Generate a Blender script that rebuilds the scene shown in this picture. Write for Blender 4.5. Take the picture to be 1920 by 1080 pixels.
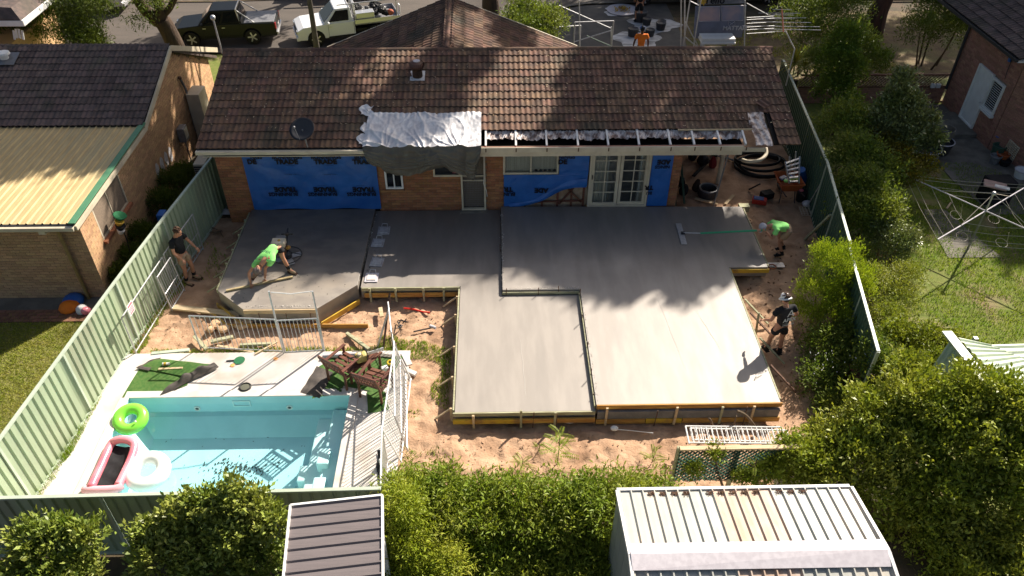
import bpy, math, random
import numpy as np
from mathutils import Vector, Matrix
# ------------------------------------------------------------------ camera, sky, sun, exposure
sc = bpy.context.scene
COL = sc.collection
for o in list(bpy.data.objects): bpy.data.objects.remove(o)
FPX, HC = 1453.25, 13.1
def _n(v): v = np.array(v, float); return v / np.linalg.norm(v)
_zd = _n([950-960, 2293-540, FPX]); _yv = _n([918-960, -665-540, FPX]); _yv = _n(_yv - _zd*_yv.dot(_zd)); _xv = np.cross(_yv, -_zd)
RW = np.array([_xv, _yv, -_zd])            # rows: world axes in camera coordinates
cam = bpy.data.cameras.new('camera'); cam.lens = FPX/1920*36; cam.sensor_width = 36; cam.clip_end = 600; cam.clip_start = .1
camo = bpy.data.objects.new('camera', cam); COL.objects.link(camo)
rt, up, fw = RW[:,0], -RW[:,1], RW[:,2]
camo.matrix_world = Matrix(((rt[0],up[0],-fw[0],0),(rt[1],up[1],-fw[1],0),(rt[2],up[2],-fw[2],HC),(0,0,0,1)))
sc.camera = camo
sc.render.engine = 'CYCLES'
SUN_AZ, SUN_EL = math.radians(39.7), math.radians(37.0)     # azimuth measured from +Y towards +X
w = bpy.data.worlds.new('World'); sc.world = w; w.use_nodes = True
nt = w.node_tree; nt.nodes.clear()
sk = nt.nodes.new('ShaderNodeTexSky'); sk.sky_type = 'NISHITA'; sk.sun_disc = False
sk.sun_elevation = SUN_EL; sk.sun_rotation = SUN_AZ; sk.air_density = 1.0; sk.dust_density = 3.5; sk.ozone_density = .4
bg = nt.nodes.new('ShaderNodeBackground'); bg.inputs[1].default_value = 0.05
ow = nt.nodes.new('ShaderNodeOutputWorld'); nt.links.new(sk.outputs[0], bg.inputs[0]); nt.links.new(bg.outputs[0], ow.inputs[0])
sl = bpy.data.lights.new('sun', 'SUN'); sl.energy = 4.8; sl.angle = math.radians(.55); sl.color = (1, .91, .79)
so = bpy.data.objects.new('sun', sl); COL.objects.link(so)
SD = Vector((math.sin(SUN_AZ)*math.cos(SUN_EL), math.cos(SUN_AZ)*math.cos(SUN_EL), math.sin(SUN_EL)))
so.rotation_euler = SD.to_track_quat('Z', 'Y').to_euler()
sc.view_settings.view_transform = 'Standard'; sc.view_settings.look = 'None'; sc.view_settings.gamma = 1
sc.view_settings.exposure = 1.1; sc.view_settings.use_curve_mapping = False
# ------------------------------------------------------------------ geometry helpers
def P(px, py, z=0.):
    d = RW @ np.array([px-960, py-540, FPX]); t = (z-HC)/d[2]; return Vector((d[0]*t, d[1]*t, HC+d[2]*t))
def PY(px, py, Y):
    d = RW @ np.array([px-960, py-540, FPX]); t = Y/d[1]; return Vector((d[0]*t, d[1]*t, HC+d[2]*t))
def PX(px, py, X):
    d = RW @ np.array([px-960, py-540, FPX]); t = X/d[0]; return Vector((d[0]*t, d[1]*t, HC+d[2]*t))
def ss(t): t = min(1, max(0, t)); return t*t*(3-2*t)
def terr(x, y):
    D = 2.6 - 2.0*ss((x+3)/8); return -D*ss((y-24.5)/9)
def G(px, py):
    d = RW @ np.array([px-960, py-540, FPX]); d = d/np.linalg.norm(d); t = 12.
    while t < 300:
        q = np.array([0,0,HC]) + d*t
        if q[2] < terr(q[0], q[1]): break
        t += .05
    return Vector(q)
V = Vector
def NT(v): return v.normalized()
class MB:
    def __init__(s): s.v=[]; s.f=[]; s.m=[]; s.mi=0
    def add(s, vs, fs):
        b=len(s.v); s.v.extend([tuple(p) for p in vs]); s.f.extend([tuple(b+i for i in f) for f in fs]); s.m.extend([s.mi]*len(fs)); return s
    def box(s, c, d, rot=None):
        hx,hy,hz=d[0]/2,d[1]/2,d[2]/2; c=V(c)
        vs=[V((x,y,z)) for z in(-hz,hz) for y in(-hy,hy) for x in(-hx,hx)]
        if rot is not None:
            if isinstance(rot,(int,float)): rot=Matrix.Rotation(rot,3,'Z')
            vs=[rot@p for p in vs]
        return s.add([c+p for p in vs],[(0,2,3,1),(4,5,7,6),(0,1,5,4),(2,6,7,3),(0,4,6,2),(1,3,7,5)])
    def beam(s, a, b, w, h, up=(0,0,1)):
        a,b=V(a),V(b); d=b-a; L=d.length
        if L<1e-6: return s
        x=d/L; z=V(up)-x*V(up).dot(x)
        if z.length<1e-3: z=V((1,0,0))-x*x.x
        z.normalize(); y=z.cross(x)
        return s.box((a+b)/2,(L,w,h),Matrix((x,y,z)).transposed())
    def tube(s, pts, r, n=8, caps=True):
        pts=[V(p) for p in pts]; R=r if isinstance(r,(list,tuple)) else [r]*len(pts); rings=[]
        ref=None
        for i,p in enumerate(pts):
            t=(pts[min(i+1,len(pts)-1)]-pts[max(i-1,0)])
            if t.length<1e-9: t=V((0,0,1))
            t.normalize()
            if ref is None: ref=V((0,0,1)) if abs(t.z)<.9 else V((1,0,0))
            u=ref-t*ref.dot(t)
            if u.length<1e-4: u=t.orthogonal()
            u.normalize(); w_=t.cross(u); ref=u
            rings.append([p+(u*math.cos(a)+w_*math.sin(a))*R[i] for a in [2*math.pi*k/n for k in range(n)]])
        vs=[q for r_ in rings for q in r_]; fs=[]
        for i in range(len(pts)-1):
            for k in range(n):
                a=i*n+k; b=i*n+(k+1)%n; fs.append((a,b,b+n,a+n))
        if caps: fs.append(tuple(range(n-1,-1,-1))); fs.append(tuple((len(pts)-1)*n+k for k in range(n)))
        return s.add(vs,fs)
    def torus(s, c, R, r, n=28, m=10, rot=None, sx=1, sy=1, sq=1):
        c=V(c); vs=[]
        for i in range(n):
            a=2*math.pi*i/n
            for j in range(m):
                b=2*math.pi*j/m; p=V(((R+r*math.cos(b))*math.cos(a)*sx,(R+r*math.cos(b))*math.sin(a)*sy,r*math.sin(b)*sq))
                if rot is not None: p=rot@p
                vs.append(c+p)
        return s.add(vs,[(i*m+j,((i+1)%n)*m+j,((i+1)%n)*m+(j+1)%m,i*m+(j+1)%m) for i in range(n) for j in range(m)])
    def lathe(s, c, prof, n=16, rot=None):
        c=V(c); vs=[]
        for r,z in prof:
            for k in range(n):
                a=2*math.pi*k/n; p=V((r*math.cos(a),r*math.sin(a),z))
                if rot is not None: p=rot@p
                vs.append(c+p)
        fs=[(i*n+k,i*n+(k+1)%n,(i+1)*n+(k+1)%n,(i+1)*n+k) for i in range(len(prof)-1) for k in range(n)]
        if prof[0][0]>1e-4: fs.append(tuple(range(n-1,-1,-1)))
        if prof[-1][0]>1e-4: fs.append(tuple((len(prof)-1)*n+k for k in range(n)))
        return s.add(vs,fs)
    def ball(s, c, r, n=12, m=8, rot=None):
        r=V(r) if not isinstance(r,(int,float)) else V((r,r,r)); c=V(c); vs=[]
        for i in range(m+1):
            t=math.pi*i/m
            for k in range(n):
                a=2*math.pi*k/n; p=V((r.x*math.sin(t)*math.cos(a),r.y*math.sin(t)*math.sin(a),r.z*math.cos(t)))
                if rot is not None: p=rot@p
                vs.append(c+p)
        return s.add(vs,[(i*n+k,(i+1)*n+k,(i+1)*n+(k+1)%n,i*n+(k+1)%n) for i in range(m) for k in range(n)])
    def prism(s, poly, z0, z1):
        n=len(poly); vs=[(x,y,z0) for x,y in poly]+[(x,y,z1) for x,y in poly]
        ar=sum(poly[i][0]*poly[(i+1)%n][1]-poly[(i+1)%n][0]*poly[i][1] for i in range(n))
        fs=[tuple(range(n-1,-1,-1)),tuple(range(n,2*n))]+[(i,(i+1)%n,(i+1)%n+n,i+n) for i in range(n)]
        if ar<0: fs=[tuple(reversed(f)) for f in fs]
        return s.add(vs,fs)
    def hull(s, a, b):                       # loft between two equal loops, capped
        n=len(a); return s.add(list(a)+list(b),[(i,(i+1)%n,(i+1)%n+n,i+n) for i in range(n)]+[tuple(range(n-1,-1,-1)),tuple(range(n,2*n))])
    def grid(s, fn, nu, nv, thick=0):
        vs=[fn(i/nu,j/nv) for i in range(nu+1) for j in range(nv+1)]
        return s.add(vs,[(i*(nv+1)+j,(i+1)*(nv+1)+j,(i+1)*(nv+1)+j+1,i*(nv+1)+j+1) for i in range(nu) for j in range(nv)])
    def mesh(s, name, mats, off=(0,0,0), smooth=False):
        me=bpy.data.meshes.new(name); o=V(off)
        me.from_pydata([(p[0]-o.x,p[1]-o.y,p[2]-o.z) for p in s.v],[],s.f)
        for m_ in (mats if isinstance(mats,(list,tuple)) else [mats]): me.materials.append(m_)
        if max(s.m,default=0)>0: me.polygons.foreach_set('material_index',s.m)
        if smooth: me.polygons.foreach_set('use_smooth',[True]*len(s.f))
        me.update(); return me
    def build(s, name, mats, parent=None, smooth=False, bevel=0, solid=0, label=None, kind=None):
        off=V((0,0,0)); q=parent
        while q is not None: off+=q.location; q=q.parent
        ob=bpy.data.objects.new(name,s.mesh(name,mats,off,smooth)); COL.objects.link(ob); ob.parent=parent
        if solid: m_=ob.modifiers.new('s','SOLIDIFY'); m_.thickness=solid; m_.offset=-1
        if bevel: m_=ob.modifiers.new('b','BEVEL'); m_.width=bevel; m_.segments=2; m_.limit_method='ANGLE'
        if label: ob['label']=label
        if kind: ob['kind']=kind
        return ob
def tag(o, label, cat, group=None):
    o['label']=label; o['category']=cat
    if group: o['group']=group
    return o
def thing(name, label, cat, loc=(0,0,0), group=None):
    o=bpy.data.objects.new(name,None); COL.objects.link(o); o.location=loc; o.empty_display_size=.1
    return tag(o,label,cat,group)
def struct(name, mb, mats, **k): 
    o=mb.build(name,mats,**k); o['kind']='structure'; return o
def inst(name, mesh, parent, loc, rot=None, scale=None):
    o=bpy.data.objects.new(name,mesh); COL.objects.link(o); o.parent=parent; off=V((0,0,0)); q=parent
    while q is not None: off+=q.location; q=q.parent
    if rot is None: rot=Matrix.Identity(3)
    M4=rot.to_4x4(); M4.translation=V(loc)-off
    if scale: M4=M4@Matrix.Diagonal((*scale,1))
    o.matrix_basis=M4; return o
def text_into(mb, s, origin, xd, yd, size, extr=.0, flip=False, bold=.0, ax='CENTER'):
    cu=bpy.data.curves.new('t','FONT'); cu.body=s; cu.size=size; cu.align_x=ax; cu.align_y='CENTER'; cu.offset=bold; cu.resolution_u=2
    ob=bpy.data.objects.new('t',cu); COL.objects.link(ob); dg=bpy.context.evaluated_depsgraph_get(); me=bpy.data.meshes.new_from_object(ob.evaluated_get(dg))
    xd,yd=V(xd),V(yd)
    if flip: xd,yd=-xd,-yd
    mb.add([V(origin)+xd*v.co.x+yd*v.co.y for v in me.vertices],[tuple(p.vertices) for p in me.polygons])
    bpy.data.objects.remove(ob); bpy.data.curves.remove(cu); bpy.data.meshes.remove(me)
# ------------------------------------------------------------------ materials
def M(name, c1, c2=None, sc_=4., rough=.8, bump=0., bsc=40., metal=0., rand=0., spec=.3, sc2=None, c3=None, stretch=None, trans=0., r2=None, th=(.4,.6), coat=0., rdark=None, coord='Object'):
    m=bpy.data.materials.new(name); m.use_nodes=True; t=m.node_tree; N=t.nodes; L=t.links
    b=N['Principled BSDF']; b.inputs['Roughness'].default_value=rough; b.inputs['Metallic'].default_value=metal; b.inputs['Specular IOR Level'].default_value=spec
    if coat: b.inputs['Coat Weight'].default_value=coat; b.inputs['Coat Roughness'].default_value=.08
    vec=N.new('ShaderNodeNewGeometry').outputs['Position'] if coord=='World' else N.new('ShaderNodeTexCoord').outputs[coord]
    if stretch:
        mp=N.new('ShaderNodeMapping'); mp.inputs['Scale'].default_value=stretch; L.new(vec,mp.inputs[0]); vec=mp.outputs[0]
    def noise(s,d=4,ro=.55):
        n=N.new('ShaderNodeTexNoise'); n.inputs['Scale'].default_value=s; n.inputs['Detail'].default_value=d; n.inputs['Roughness'].default_value=ro; L.new(vec,n.inputs[0]); return n.outputs[0]
    def mix(f,a,bb,mode='MIX'):
        x=N.new('ShaderNodeMix'); x.data_type='RGBA'; x.blend_type=mode
        for i,q in ((0,f),(6,a),(7,bb)):
            if hasattr(q,'is_output'): L.new(q,x.inputs[i])
            elif i==0: x.inputs[0].default_value=q
            else: x.inputs[i].default_value=(*q,1)
        return x.outputs[2]
    def ramp(f,a,bb):
        r=N.new('ShaderNodeMapRange'); r.inputs[1].default_value=a; r.inputs[2].default_value=bb; L.new(f,r.inputs[0]); return r.outputs[0]
    col=c1
    if c2 is not None: n1=noise(sc_); col=mix(ramp(n1,*th),c1,c2)
    if c3 is not None: col=mix(ramp(noise(sc2 or sc_*.2,3),.52,.7),col,c3)
    if rand:
        oi=N.new('ShaderNodeObjectInfo'); ge=N.new('ShaderNodeNewGeometry'); ad=N.new('ShaderNodeMath'); ad.operation='ADD'; L.new(oi.outputs['Random'],ad.inputs[0]); L.new(ge.outputs['Random Per Island'],ad.inputs[1])
        fr=N.new('ShaderNodeMath'); fr.operation='FRACT'; L.new(ad.outputs[0],fr.inputs[0])
        hs=N.new('ShaderNodeHueSaturation'); mr=N.new('ShaderNodeMapRange'); mr.inputs[3].default_value=1-rand; mr.inputs[4].default_value=1+rand; L.new(fr.outputs[0],mr.inputs[0]); L.new(mr.outputs[0],hs.inputs['Value'])
        m2=N.new('ShaderNodeMath'); m2.operation='MULTIPLY'; m2.inputs[1].default_value=7.31; L.new(fr.outputs[0],m2.inputs[0]); f2=N.new('ShaderNodeMath'); f2.operation='FRACT'; L.new(m2.outputs[0],f2.inputs[0])
        mr2=N.new('ShaderNodeMapRange'); mr2.inputs[3].default_value=.5-rand*.045; mr2.inputs[4].default_value=.5+rand*.045; L.new(f2.outputs[0],mr2.inputs[0]); L.new(mr2.outputs[0],hs.inputs['Hue'])
        if hasattr(col,'is_output'): L.new(col,hs.inputs['Color'])
        else: hs.inputs['Color'].default_value=(*col,1)
        col=hs.outputs[0]
    if hasattr(col,'is_output'): L.new(col,b.inputs['Base Color'])
    else: b.inputs['Base Color'].default_value=(*col,1)
    if r2 is not None:
        mr=N.new('ShaderNodeMapRange'); mr.inputs[3].default_value=rough; mr.inputs[4].default_value=r2; L.new(noise(sc_*.7,3),mr.inputs[0]); mr.inputs[1].default_value=.35; mr.inputs[2].default_value=.65; L.new(mr.outputs[0],b.inputs['Roughness'])
    if bump:
        bp=N.new('ShaderNodeBump'); bp.inputs['Strength'].default_value=1; bp.inputs['Distance'].default_value=bump; L.new(noise(bsc,5,.6),bp.inputs['Height']); L.new(bp.outputs[0],b.inputs['Normal'])
    if trans:
        tr=N.new('ShaderNodeBsdfTranslucent'); ms=N.new('ShaderNodeMixShader'); ms.inputs[0].default_value=trans
        if hasattr(col,'is_output'): L.new(mix(1.,col,(1.0,1.0,.45),'MULTIPLY'),tr.inputs[0])
        else: tr.inputs[0].default_value=(col[0],col[1],col[2]*.45,1)
        L.new(b.outputs[0],ms.inputs[1]); L.new(tr.outputs[0],ms.inputs[2]); L.new(ms.outputs[0],N['Material Output'].inputs[0])
    return m
def glassy(name, tint, refl=.04, rough=.02, see=.6):
    m=bpy.data.materials.new(name); m.use_nodes=True; t=m.node_tree; N=t.nodes; L=t.links; N.remove(N['Principled BSDF'])
    tr=N.new('ShaderNodeBsdfTransparent'); tr.inputs[0].default_value=(*tint,1); g=N.new('ShaderNodeBsdfGlossy'); g.inputs['Roughness'].default_value=rough
    fr=N.new('ShaderNodeFresnel'); fr.inputs[0].default_value=1.33 if refl<.05 else 1.5; ms=N.new('ShaderNodeMixShader')
    (L.new(fr.outputs[0],ms.inputs[0]) if refl>.05 else None); ms.inputs[0].default_value=.05; L.new(tr.outputs[0],ms.inputs[1]); L.new(g.outputs[0],ms.inputs[2]); L.new(ms.outputs[0],N['Material Output'].inputs[0])
    return m,g,fr
m_tile=M('tile_brown',(.185,.104,.066),(.105,.066,.050),5,.85,.003,60,rand=.30,c3=(.075,.062,.045),sc2=.9,coord='World',th=(.35,.65))
m_tile2=M('tile_charcoal',(.13,.092,.082),(.085,.066,.062),5,.85,.003,60,rand=.25,c3=(.075,.066,.05),sc2=.9,coord='World')
m_brickO=M('brick_orange',(.38,.17,.08),(.28,.125,.065),30,.9,.002,90,rand=.22)
m_brickP=M('brick_buff',(.55,.35,.19),(.45,.27,.15),30,.9,.002,90,rand=.16)
m_brickR=M('brick_red_brown',(.40,.20,.14),(.30,.15,.11),30,.9,.002,90,rand=.2)
m_mortar=M('mortar',(.20,.155,.115),(.25,.19,.14),20,.95,.002,80)
m_sand=M('sandy_soil',(.50,.325,.21),(.38,.235,.145),3,.95,.02,18,c3=(.27,.16,.095),sc2=1.4,th=(.35,.65))
m_sandd=M('damp_soil',(.22,.125,.07),(.15,.085,.05),3,.95,.02,18,c3=(.11,.065,.04),sc2=.9)
m_dirt=M('earth',(.10,.07,.045),(.06,.05,.03),2,.95,.01,20,c3=(.05,.06,.02),sc2=.6)
m_lawn=M('lawn_soil',(.13,.17,.03),(.18,.19,.05),5,.95,.02,60,th=(.35,.65),c3=(.27,.19,.12),sc2=.9)
m_lawnL=M('lawn_thatch',(.17,.18,.04),(.22,.20,.07),5,.95,.02,60,th=(.35,.65))
m_blade=M('grass_blade',(.26,.31,.03),(.34,.34,.06),2,.6,rand=.3,trans=.35)
m_blade2=M('grass_blade_green',(.19,.31,.025),(.27,.34,.04),2,.6,rand=.3,trans=.35)
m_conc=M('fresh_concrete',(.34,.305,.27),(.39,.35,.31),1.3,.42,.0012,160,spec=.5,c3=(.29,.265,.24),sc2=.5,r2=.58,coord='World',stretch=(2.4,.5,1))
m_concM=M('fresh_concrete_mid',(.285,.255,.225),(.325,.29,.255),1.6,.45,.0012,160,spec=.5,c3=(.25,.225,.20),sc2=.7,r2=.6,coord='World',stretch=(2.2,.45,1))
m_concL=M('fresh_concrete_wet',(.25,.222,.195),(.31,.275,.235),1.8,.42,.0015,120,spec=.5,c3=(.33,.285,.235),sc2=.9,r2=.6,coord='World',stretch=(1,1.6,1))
def wet(m):      # darkens slabs towards the house: wet concrete, with shade painted in as well
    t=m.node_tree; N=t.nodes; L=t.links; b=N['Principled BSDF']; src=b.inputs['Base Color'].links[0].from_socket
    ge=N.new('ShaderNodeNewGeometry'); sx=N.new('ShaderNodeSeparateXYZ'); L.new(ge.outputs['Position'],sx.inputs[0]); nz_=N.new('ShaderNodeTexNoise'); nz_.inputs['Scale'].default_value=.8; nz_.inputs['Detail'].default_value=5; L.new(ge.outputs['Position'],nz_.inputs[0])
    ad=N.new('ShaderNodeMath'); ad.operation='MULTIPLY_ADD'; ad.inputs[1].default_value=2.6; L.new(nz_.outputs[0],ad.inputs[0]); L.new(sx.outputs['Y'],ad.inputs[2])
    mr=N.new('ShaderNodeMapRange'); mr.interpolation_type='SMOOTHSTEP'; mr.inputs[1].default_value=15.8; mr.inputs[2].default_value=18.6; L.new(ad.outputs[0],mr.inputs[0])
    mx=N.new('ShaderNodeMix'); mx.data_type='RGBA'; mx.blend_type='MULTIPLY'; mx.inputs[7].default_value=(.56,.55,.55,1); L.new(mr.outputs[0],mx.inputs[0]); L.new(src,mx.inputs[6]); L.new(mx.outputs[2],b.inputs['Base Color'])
wet(m_conc); wet(m_concM); wet(m_concL)  # on the left slab it paints the shade darker
m_concD=M('wet_concrete_edge',(.17,.165,.16),(.22,.21,.2),6,.8,.006,50,coord='World')
m_concO=M('old_concrete',(.20,.18,.15),(.13,.12,.10),2,.9,.003,50)
m_deck=M('white_pool_deck',(.64,.60,.565),(.58,.54,.50),2.2,.7,.001,60,c3=(.50,.43,.37),sc2=1.3)
m_ply=M('form_board_timber',(.50,.27,.07),(.36,.18,.05),3,.7,.002,30,stretch=(1,8,8),c3=(.55,.36,.08),sc2=2)
m_plyY=M('yellow_form_timber',(.60,.40,.04),(.45,.26,.05),3,.65,.002,30,c3=(.25,.16,.07),sc2=3)
m_pine=M('raw_pine',(.60,.47,.30),(.50,.37,.22),4,.8,.002,40,stretch=(1,6,6))
m_pineG=M('treated_pine',(.42,.42,.27),(.32,.30,.19),4,.85,.002,40,stretch=(1,6,6))
m_steelR=M('rusty_steel',(.10,.06,.045),(.16,.09,.06),20,.7,metal=.3)
m_galv=M('galvanised_steel',(.55,.55,.56),(.45,.45,.46),15,.45,metal=.5)
m_white=M('white_paint',(.78,.78,.76),(.72,.71,.69),3,.45)
m_cream=M('cream_paint',(.60,.53,.40),(.52,.45,.34),3,.5)
m_alu=M('aluminium',(.65,.65,.66),None,rough=.35,metal=.8)
m_greenP=M('pale_green_steel',(.35,.42,.28),(.31,.37,.25),3,.45,.004,2.2,rand=.05,c3=(.29,.31,.22),sc2=.9,stretch=(1,1,.35))
m_greenL=M('light_green_steel',(.46,.52,.42),(.40,.46,.37),3,.4)
m_greenD=M('dark_green_steel',(.05,.10,.07),None,rough=.45)
m_capG=M('green_flashing',(.07,.20,.11),(.09,.22,.12),4,.4)
m_yroof=M('faded_yellow_steel',(.52,.40,.20),(.44,.33,.16),3,.5,.0,stretch=(6,.6,1),c3=(.38,.33,.19),sc2=.5)
m_greyroof=M('grey_steel_roof',(.17,.145,.145),(.15,.13,.13),5,.35,.0,stretch=(.4,8,1))
m_whiteroof=M('off_white_steel_roof',(.40,.405,.37),(.36,.365,.33),2,.4,c3=(.52,.46,.38),sc2=.8,coord='World')
m_stainroof=M('rust_stained_steel_roof',(.46,.37,.30),(.40,.30,.23),5,.5,c3=(.42,.28,.19),sc2=1.6,coord='World',stretch=(1,.4,1))
m_blueT=M('blue_plastic',(.02,.125,.43),(.016,.105,.37),2,.42,.012,3,c3=(.012,.09,.36),sc2=1.2,spec=.5)
m_blackp=M('black_print',(.006,.008,.015),None,rough=.5)
m_tarpg=M('tarp_flap_shade',(.115,.105,.085),(.085,.078,.066),2,.5,.01,12,spec=.4,coord='World')  # shade of the hanging flap put into a darker tarp colour
m_foil=M('silver_tarpaulin',(.76,.75,.75),(.62,.60,.61),3,.5,.012,7,metal=.08,spec=.5,coord='World')
m_sark=M('foil_sarking',(.62,.57,.55),(.20,.14,.12),6,.45,.02,12,metal=.2,coord='World')
m_black=M('black_plastic',(.012,.012,.013),None,rough=.45)
m_dkgrey=M('dark_grey_metal',(.05,.05,.055),None,rough=.5,metal=.3)
m_grey=M('mid_grey_metal',(.25,.25,.26),(.2,.2,.21),8,.5,metal=.4)
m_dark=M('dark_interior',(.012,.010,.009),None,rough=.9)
m_curtain=M('net_curtain',(.80,.74,.64),(.66,.60,.52),3,.9,stretch=(14,14,.3))
m_wood=M('oiled_hardwood',(.16,.065,.04),(.10,.04,.028),6,.6,.001,60,rand=.2,stretch=(1,5,5))
m_pool=M('turquoise_fibreglass',(.42,.70,.75),(.38,.65,.70),1.5,.35,spec=.5)
m_pooll=M('pale_turquoise_fibreglass',(.62,.82,.83),None,rough=.35,spec=.5)
m_turf=M('artificial_turf',(.045,.12,.022),(.08,.15,.035),9,.8,.006,150)
m_turfb=M('turf_backing',(.10,.085,.075),(.07,.06,.055),6,.8,.004,30)
m_green=M('green_vinyl',(.22,.72,.06),None,rough=.25,spec=.5,coat=.3)
m_pink=M('pink_vinyl',(.85,.16,.22),(.85,.28,.34),2,.25,spec=.5,coat=.3)
m_wvinyl=M('white_vinyl',(.85,.85,.85),None,rough=.25,spec=.5,coat=.3)
m_skin=M('skin',(.48,.24,.15),(.42,.2,.12),8,.55)
m_hair=M('brown_hair',(.06,.03,.018),(.10,.055,.03),20,.7,.01,60)
m_tblack=M('black_cotton',(.012,.012,.014),(.018,.018,.02),10,.85,.006,12)
m_hiviz=M('green_shirt',(.30,.80,.22),(.26,.70,.19),6,.8,.008,10)
m_orange=M('orange_shirt',(.85,.22,.02),(.72,.17,.02),6,.8,.008,10)
m_khaki=M('khaki_cotton',(.42,.30,.20),(.34,.24,.16),10,.85,.006,12)
m_cap=M('pale_cap',(.55,.52,.55),(.48,.45,.48),10,.85)
m_boot=M('tan_boots',(.36,.25,.16),(.28,.19,.12),10,.8)
m_bark=M('bark',(.075,.05,.035),(.045,.032,.025),5,.95,.04,9,stretch=(1,1,.3))
m_barkr=M('reddish_bark',(.10,.05,.035),(.05,.03,.022),5,.95,.04,9,stretch=(1,1,.3))
m_stem=M('twig',(.16,.11,.07),(.11,.08,.05),6,.9)
def leafm(n,a,b,tr=.40,rough=.5,spec=.4): spec=spec*.6; a,b=[(min(.6,c[0]*1.30),min(.6,c[1]*1.16),c[2]*.9) for c in (a,b)]; return M(n,a,b,.9,rough,rand=.3,trans=tr,spec=spec)
m_lf1=leafm('leaf_glossy',(.13,.19,.035),(.20,.23,.06),.25,.35,.6)
m_lf2=leafm('leaf_feathery',(.15,.23,.03),(.19,.25,.04))
m_lf3=leafm('leaf_dark',(.11,.175,.04),(.15,.20,.05))
m_lf4=leafm('leaf_bright_conifer',(.20,.30,.03),(.25,.34,.04))
m_lf5=leafm('leaf_gardenia',(.14,.215,.045),(.22,.275,.075),.25,.4,.6)
m_lf6=leafm('leaf_silvery',(.11,.16,.06),(.18,.22,.11),.2,.3,.8)
m_lf7=leafm('leaf_canopy',(.08,.13,.025),(.09,.13,.03))
m_asph=M('asphalt',(.105,.088,.075),(.085,.073,.063),1.2,.85,.003,80,c3=(.12,.10,.085),sc2=.3,stretch=(.3,1.5,1))
m_pave=M('brick_pavers',(.27,.13,.08),(.20,.10,.07),20,.9,rand=.2)
m_glass,g_,_=glassy('window_glass',(.82,.85,.85),.06)
m_cglass=M('car_glass',(.012,.014,.016),None,rough=.08,spec=.8)
m_water,g_,_=glassy('pool_water',(.90,.985,1.0),.04,.06)
nt_=m_water.node_tree; bp_=nt_.nodes.new('ShaderNodeBump'); nz_=nt_.nodes.new('ShaderNodeTexNoise'); nz_.inputs['Scale'].default_value=3; bp_.inputs['Distance'].default_value=.02
gq=nt_.nodes.new('ShaderNodeNewGeometry'); nt_.links.new(gq.outputs['Position'],nz_.inputs[0]); nt_.links.new(nz_.outputs[0],bp_.inputs['Height']); nt_.links.new(bp_.outputs[0],g_.inputs['Normal'])
RND=random.Random(7)
# ------------------------------------------------------------------ ground
def fbm(x,y,s=0):
    return (math.sin(x*1.7+s+1.3*math.sin(y*1.1+s))*.5+math.sin(y*2.3+1.9*math.sin(x*1.3-s))*.35+math.sin(x*4.1+y*3.3+s)*.2+math.sin(x*7.7-y*6.1+2*math.sin(y*3+s))*.12+math.sin(x*15+3*math.sin(y*9+s))*math.sin(y*13+s)*.09)
from mathutils import noise as mn
def nz(x,y,s=0,f=1): return mn.noise((x*f,y*f,s))
mb=MB()
xs=[-260,-160,-100,-60,-40]+[i*1.5-30 for i in range(41)]+[40,60,100,160,260]; ys=[-60,-20]+[i*1.5 for i in range(0,36)]+[60,90,140,220,400]
mb.grid(lambda u,v:(xs[round(u*(len(xs)-1))],ys[round(v*(len(ys)-1))],terr(xs[round(u*(len(xs)-1))],ys[round(v*(len(ys)-1))])-.09),len(xs)-1,len(ys)-1)
# leave the pool excavation open
kf=[i for i,f in enumerate(mb.f) if not (-9.1<sum(mb.v[j][0] for j in f)/4<-2.2 and 7.6<sum(mb.v[j][1] for j in f)/4<12.9)]
mb.f=[mb.f[i] for i in kf]; mb.m=[0]*len(mb.f)
struct('ground',mb,m_dirt,smooth=True)
mb=MB(); mb.grid(lambda u,v:(-13+24*u,1+7.2*v,.03*nz(u*20,v*9,3)-.04),60,24); mb.grid(lambda u,v:(-2.08+11.3*u,8.2+1.0*v,.03*nz(u*20,v*9,3)-.03),60,10); struct('yard_soil',mb,m_dirt,smooth=True)
# sandy soil of the building site, heaped and trampled
def sandh(x,y):
    h=.05*nz(x,y,1,.9)+.04*nz(x,y,2,2.6)+.055*abs(nz(x,y,3,4.5))+.020*nz(x,y,4,12)-.05*max(0,nz(x,y,9,3.1)-.25)
    h+=.035*max(0,nz(x,y,7,3.7))
    if y<10.9 and x>-1.6: h+=.05+.05*nz(x,y,5,2.2)
    if x>6.3 and 12<y<18: h+=.12*ss((x-6.3)/.8)
    return h-.02
def fenceL(y): # x of the left boundary
    pts=[(8.1,-9.28),(9.3,-9.2),(14,-8.77),(16.5,-8.5),(19.8,-8.08),(21.2,-7.9),(25,-7.6)]
    for (a,b),(c,d) in zip(pts,pts[1:]):
        if y<=c: return b+(d-b)*(y-a)/(c-a)
    return pts[-1][1]
def fenceR(y): return 8.0+(y-11.5)*.192
mb=MB(); 
def sg(x0,x1,y0,y1,st):
    nx=int((x1-x0)/st); ny=int((y1-y0)/st)
    mb.grid(lambda u,v:(x0+(x1-x0)*u,y0+(y1-y0)*v,sandh(x0+(x1-x0)*u,y0+(y1-y0)*v)),nx,ny)
sg(-2.08,5.6,9.1,12,.05); sg(5.6,9.2,10.5,12,.06); sg(-9.0,-0.9,13.45,16.2,.05); sg(-2.08,-.9,12.0,13.45,.05); sg(6.0,9.4,12.0,20,.055); sg(-8.4,-6.9,16.2,19.2,.06); sg(4.9,9.8,20,24.5,.12); sg(4.9,6,18.9,20,.1)
sg(-9.3,-8.9,9.0,13.5,.1)
struct('sandy_ground',mb,m_sand,smooth=True)
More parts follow.
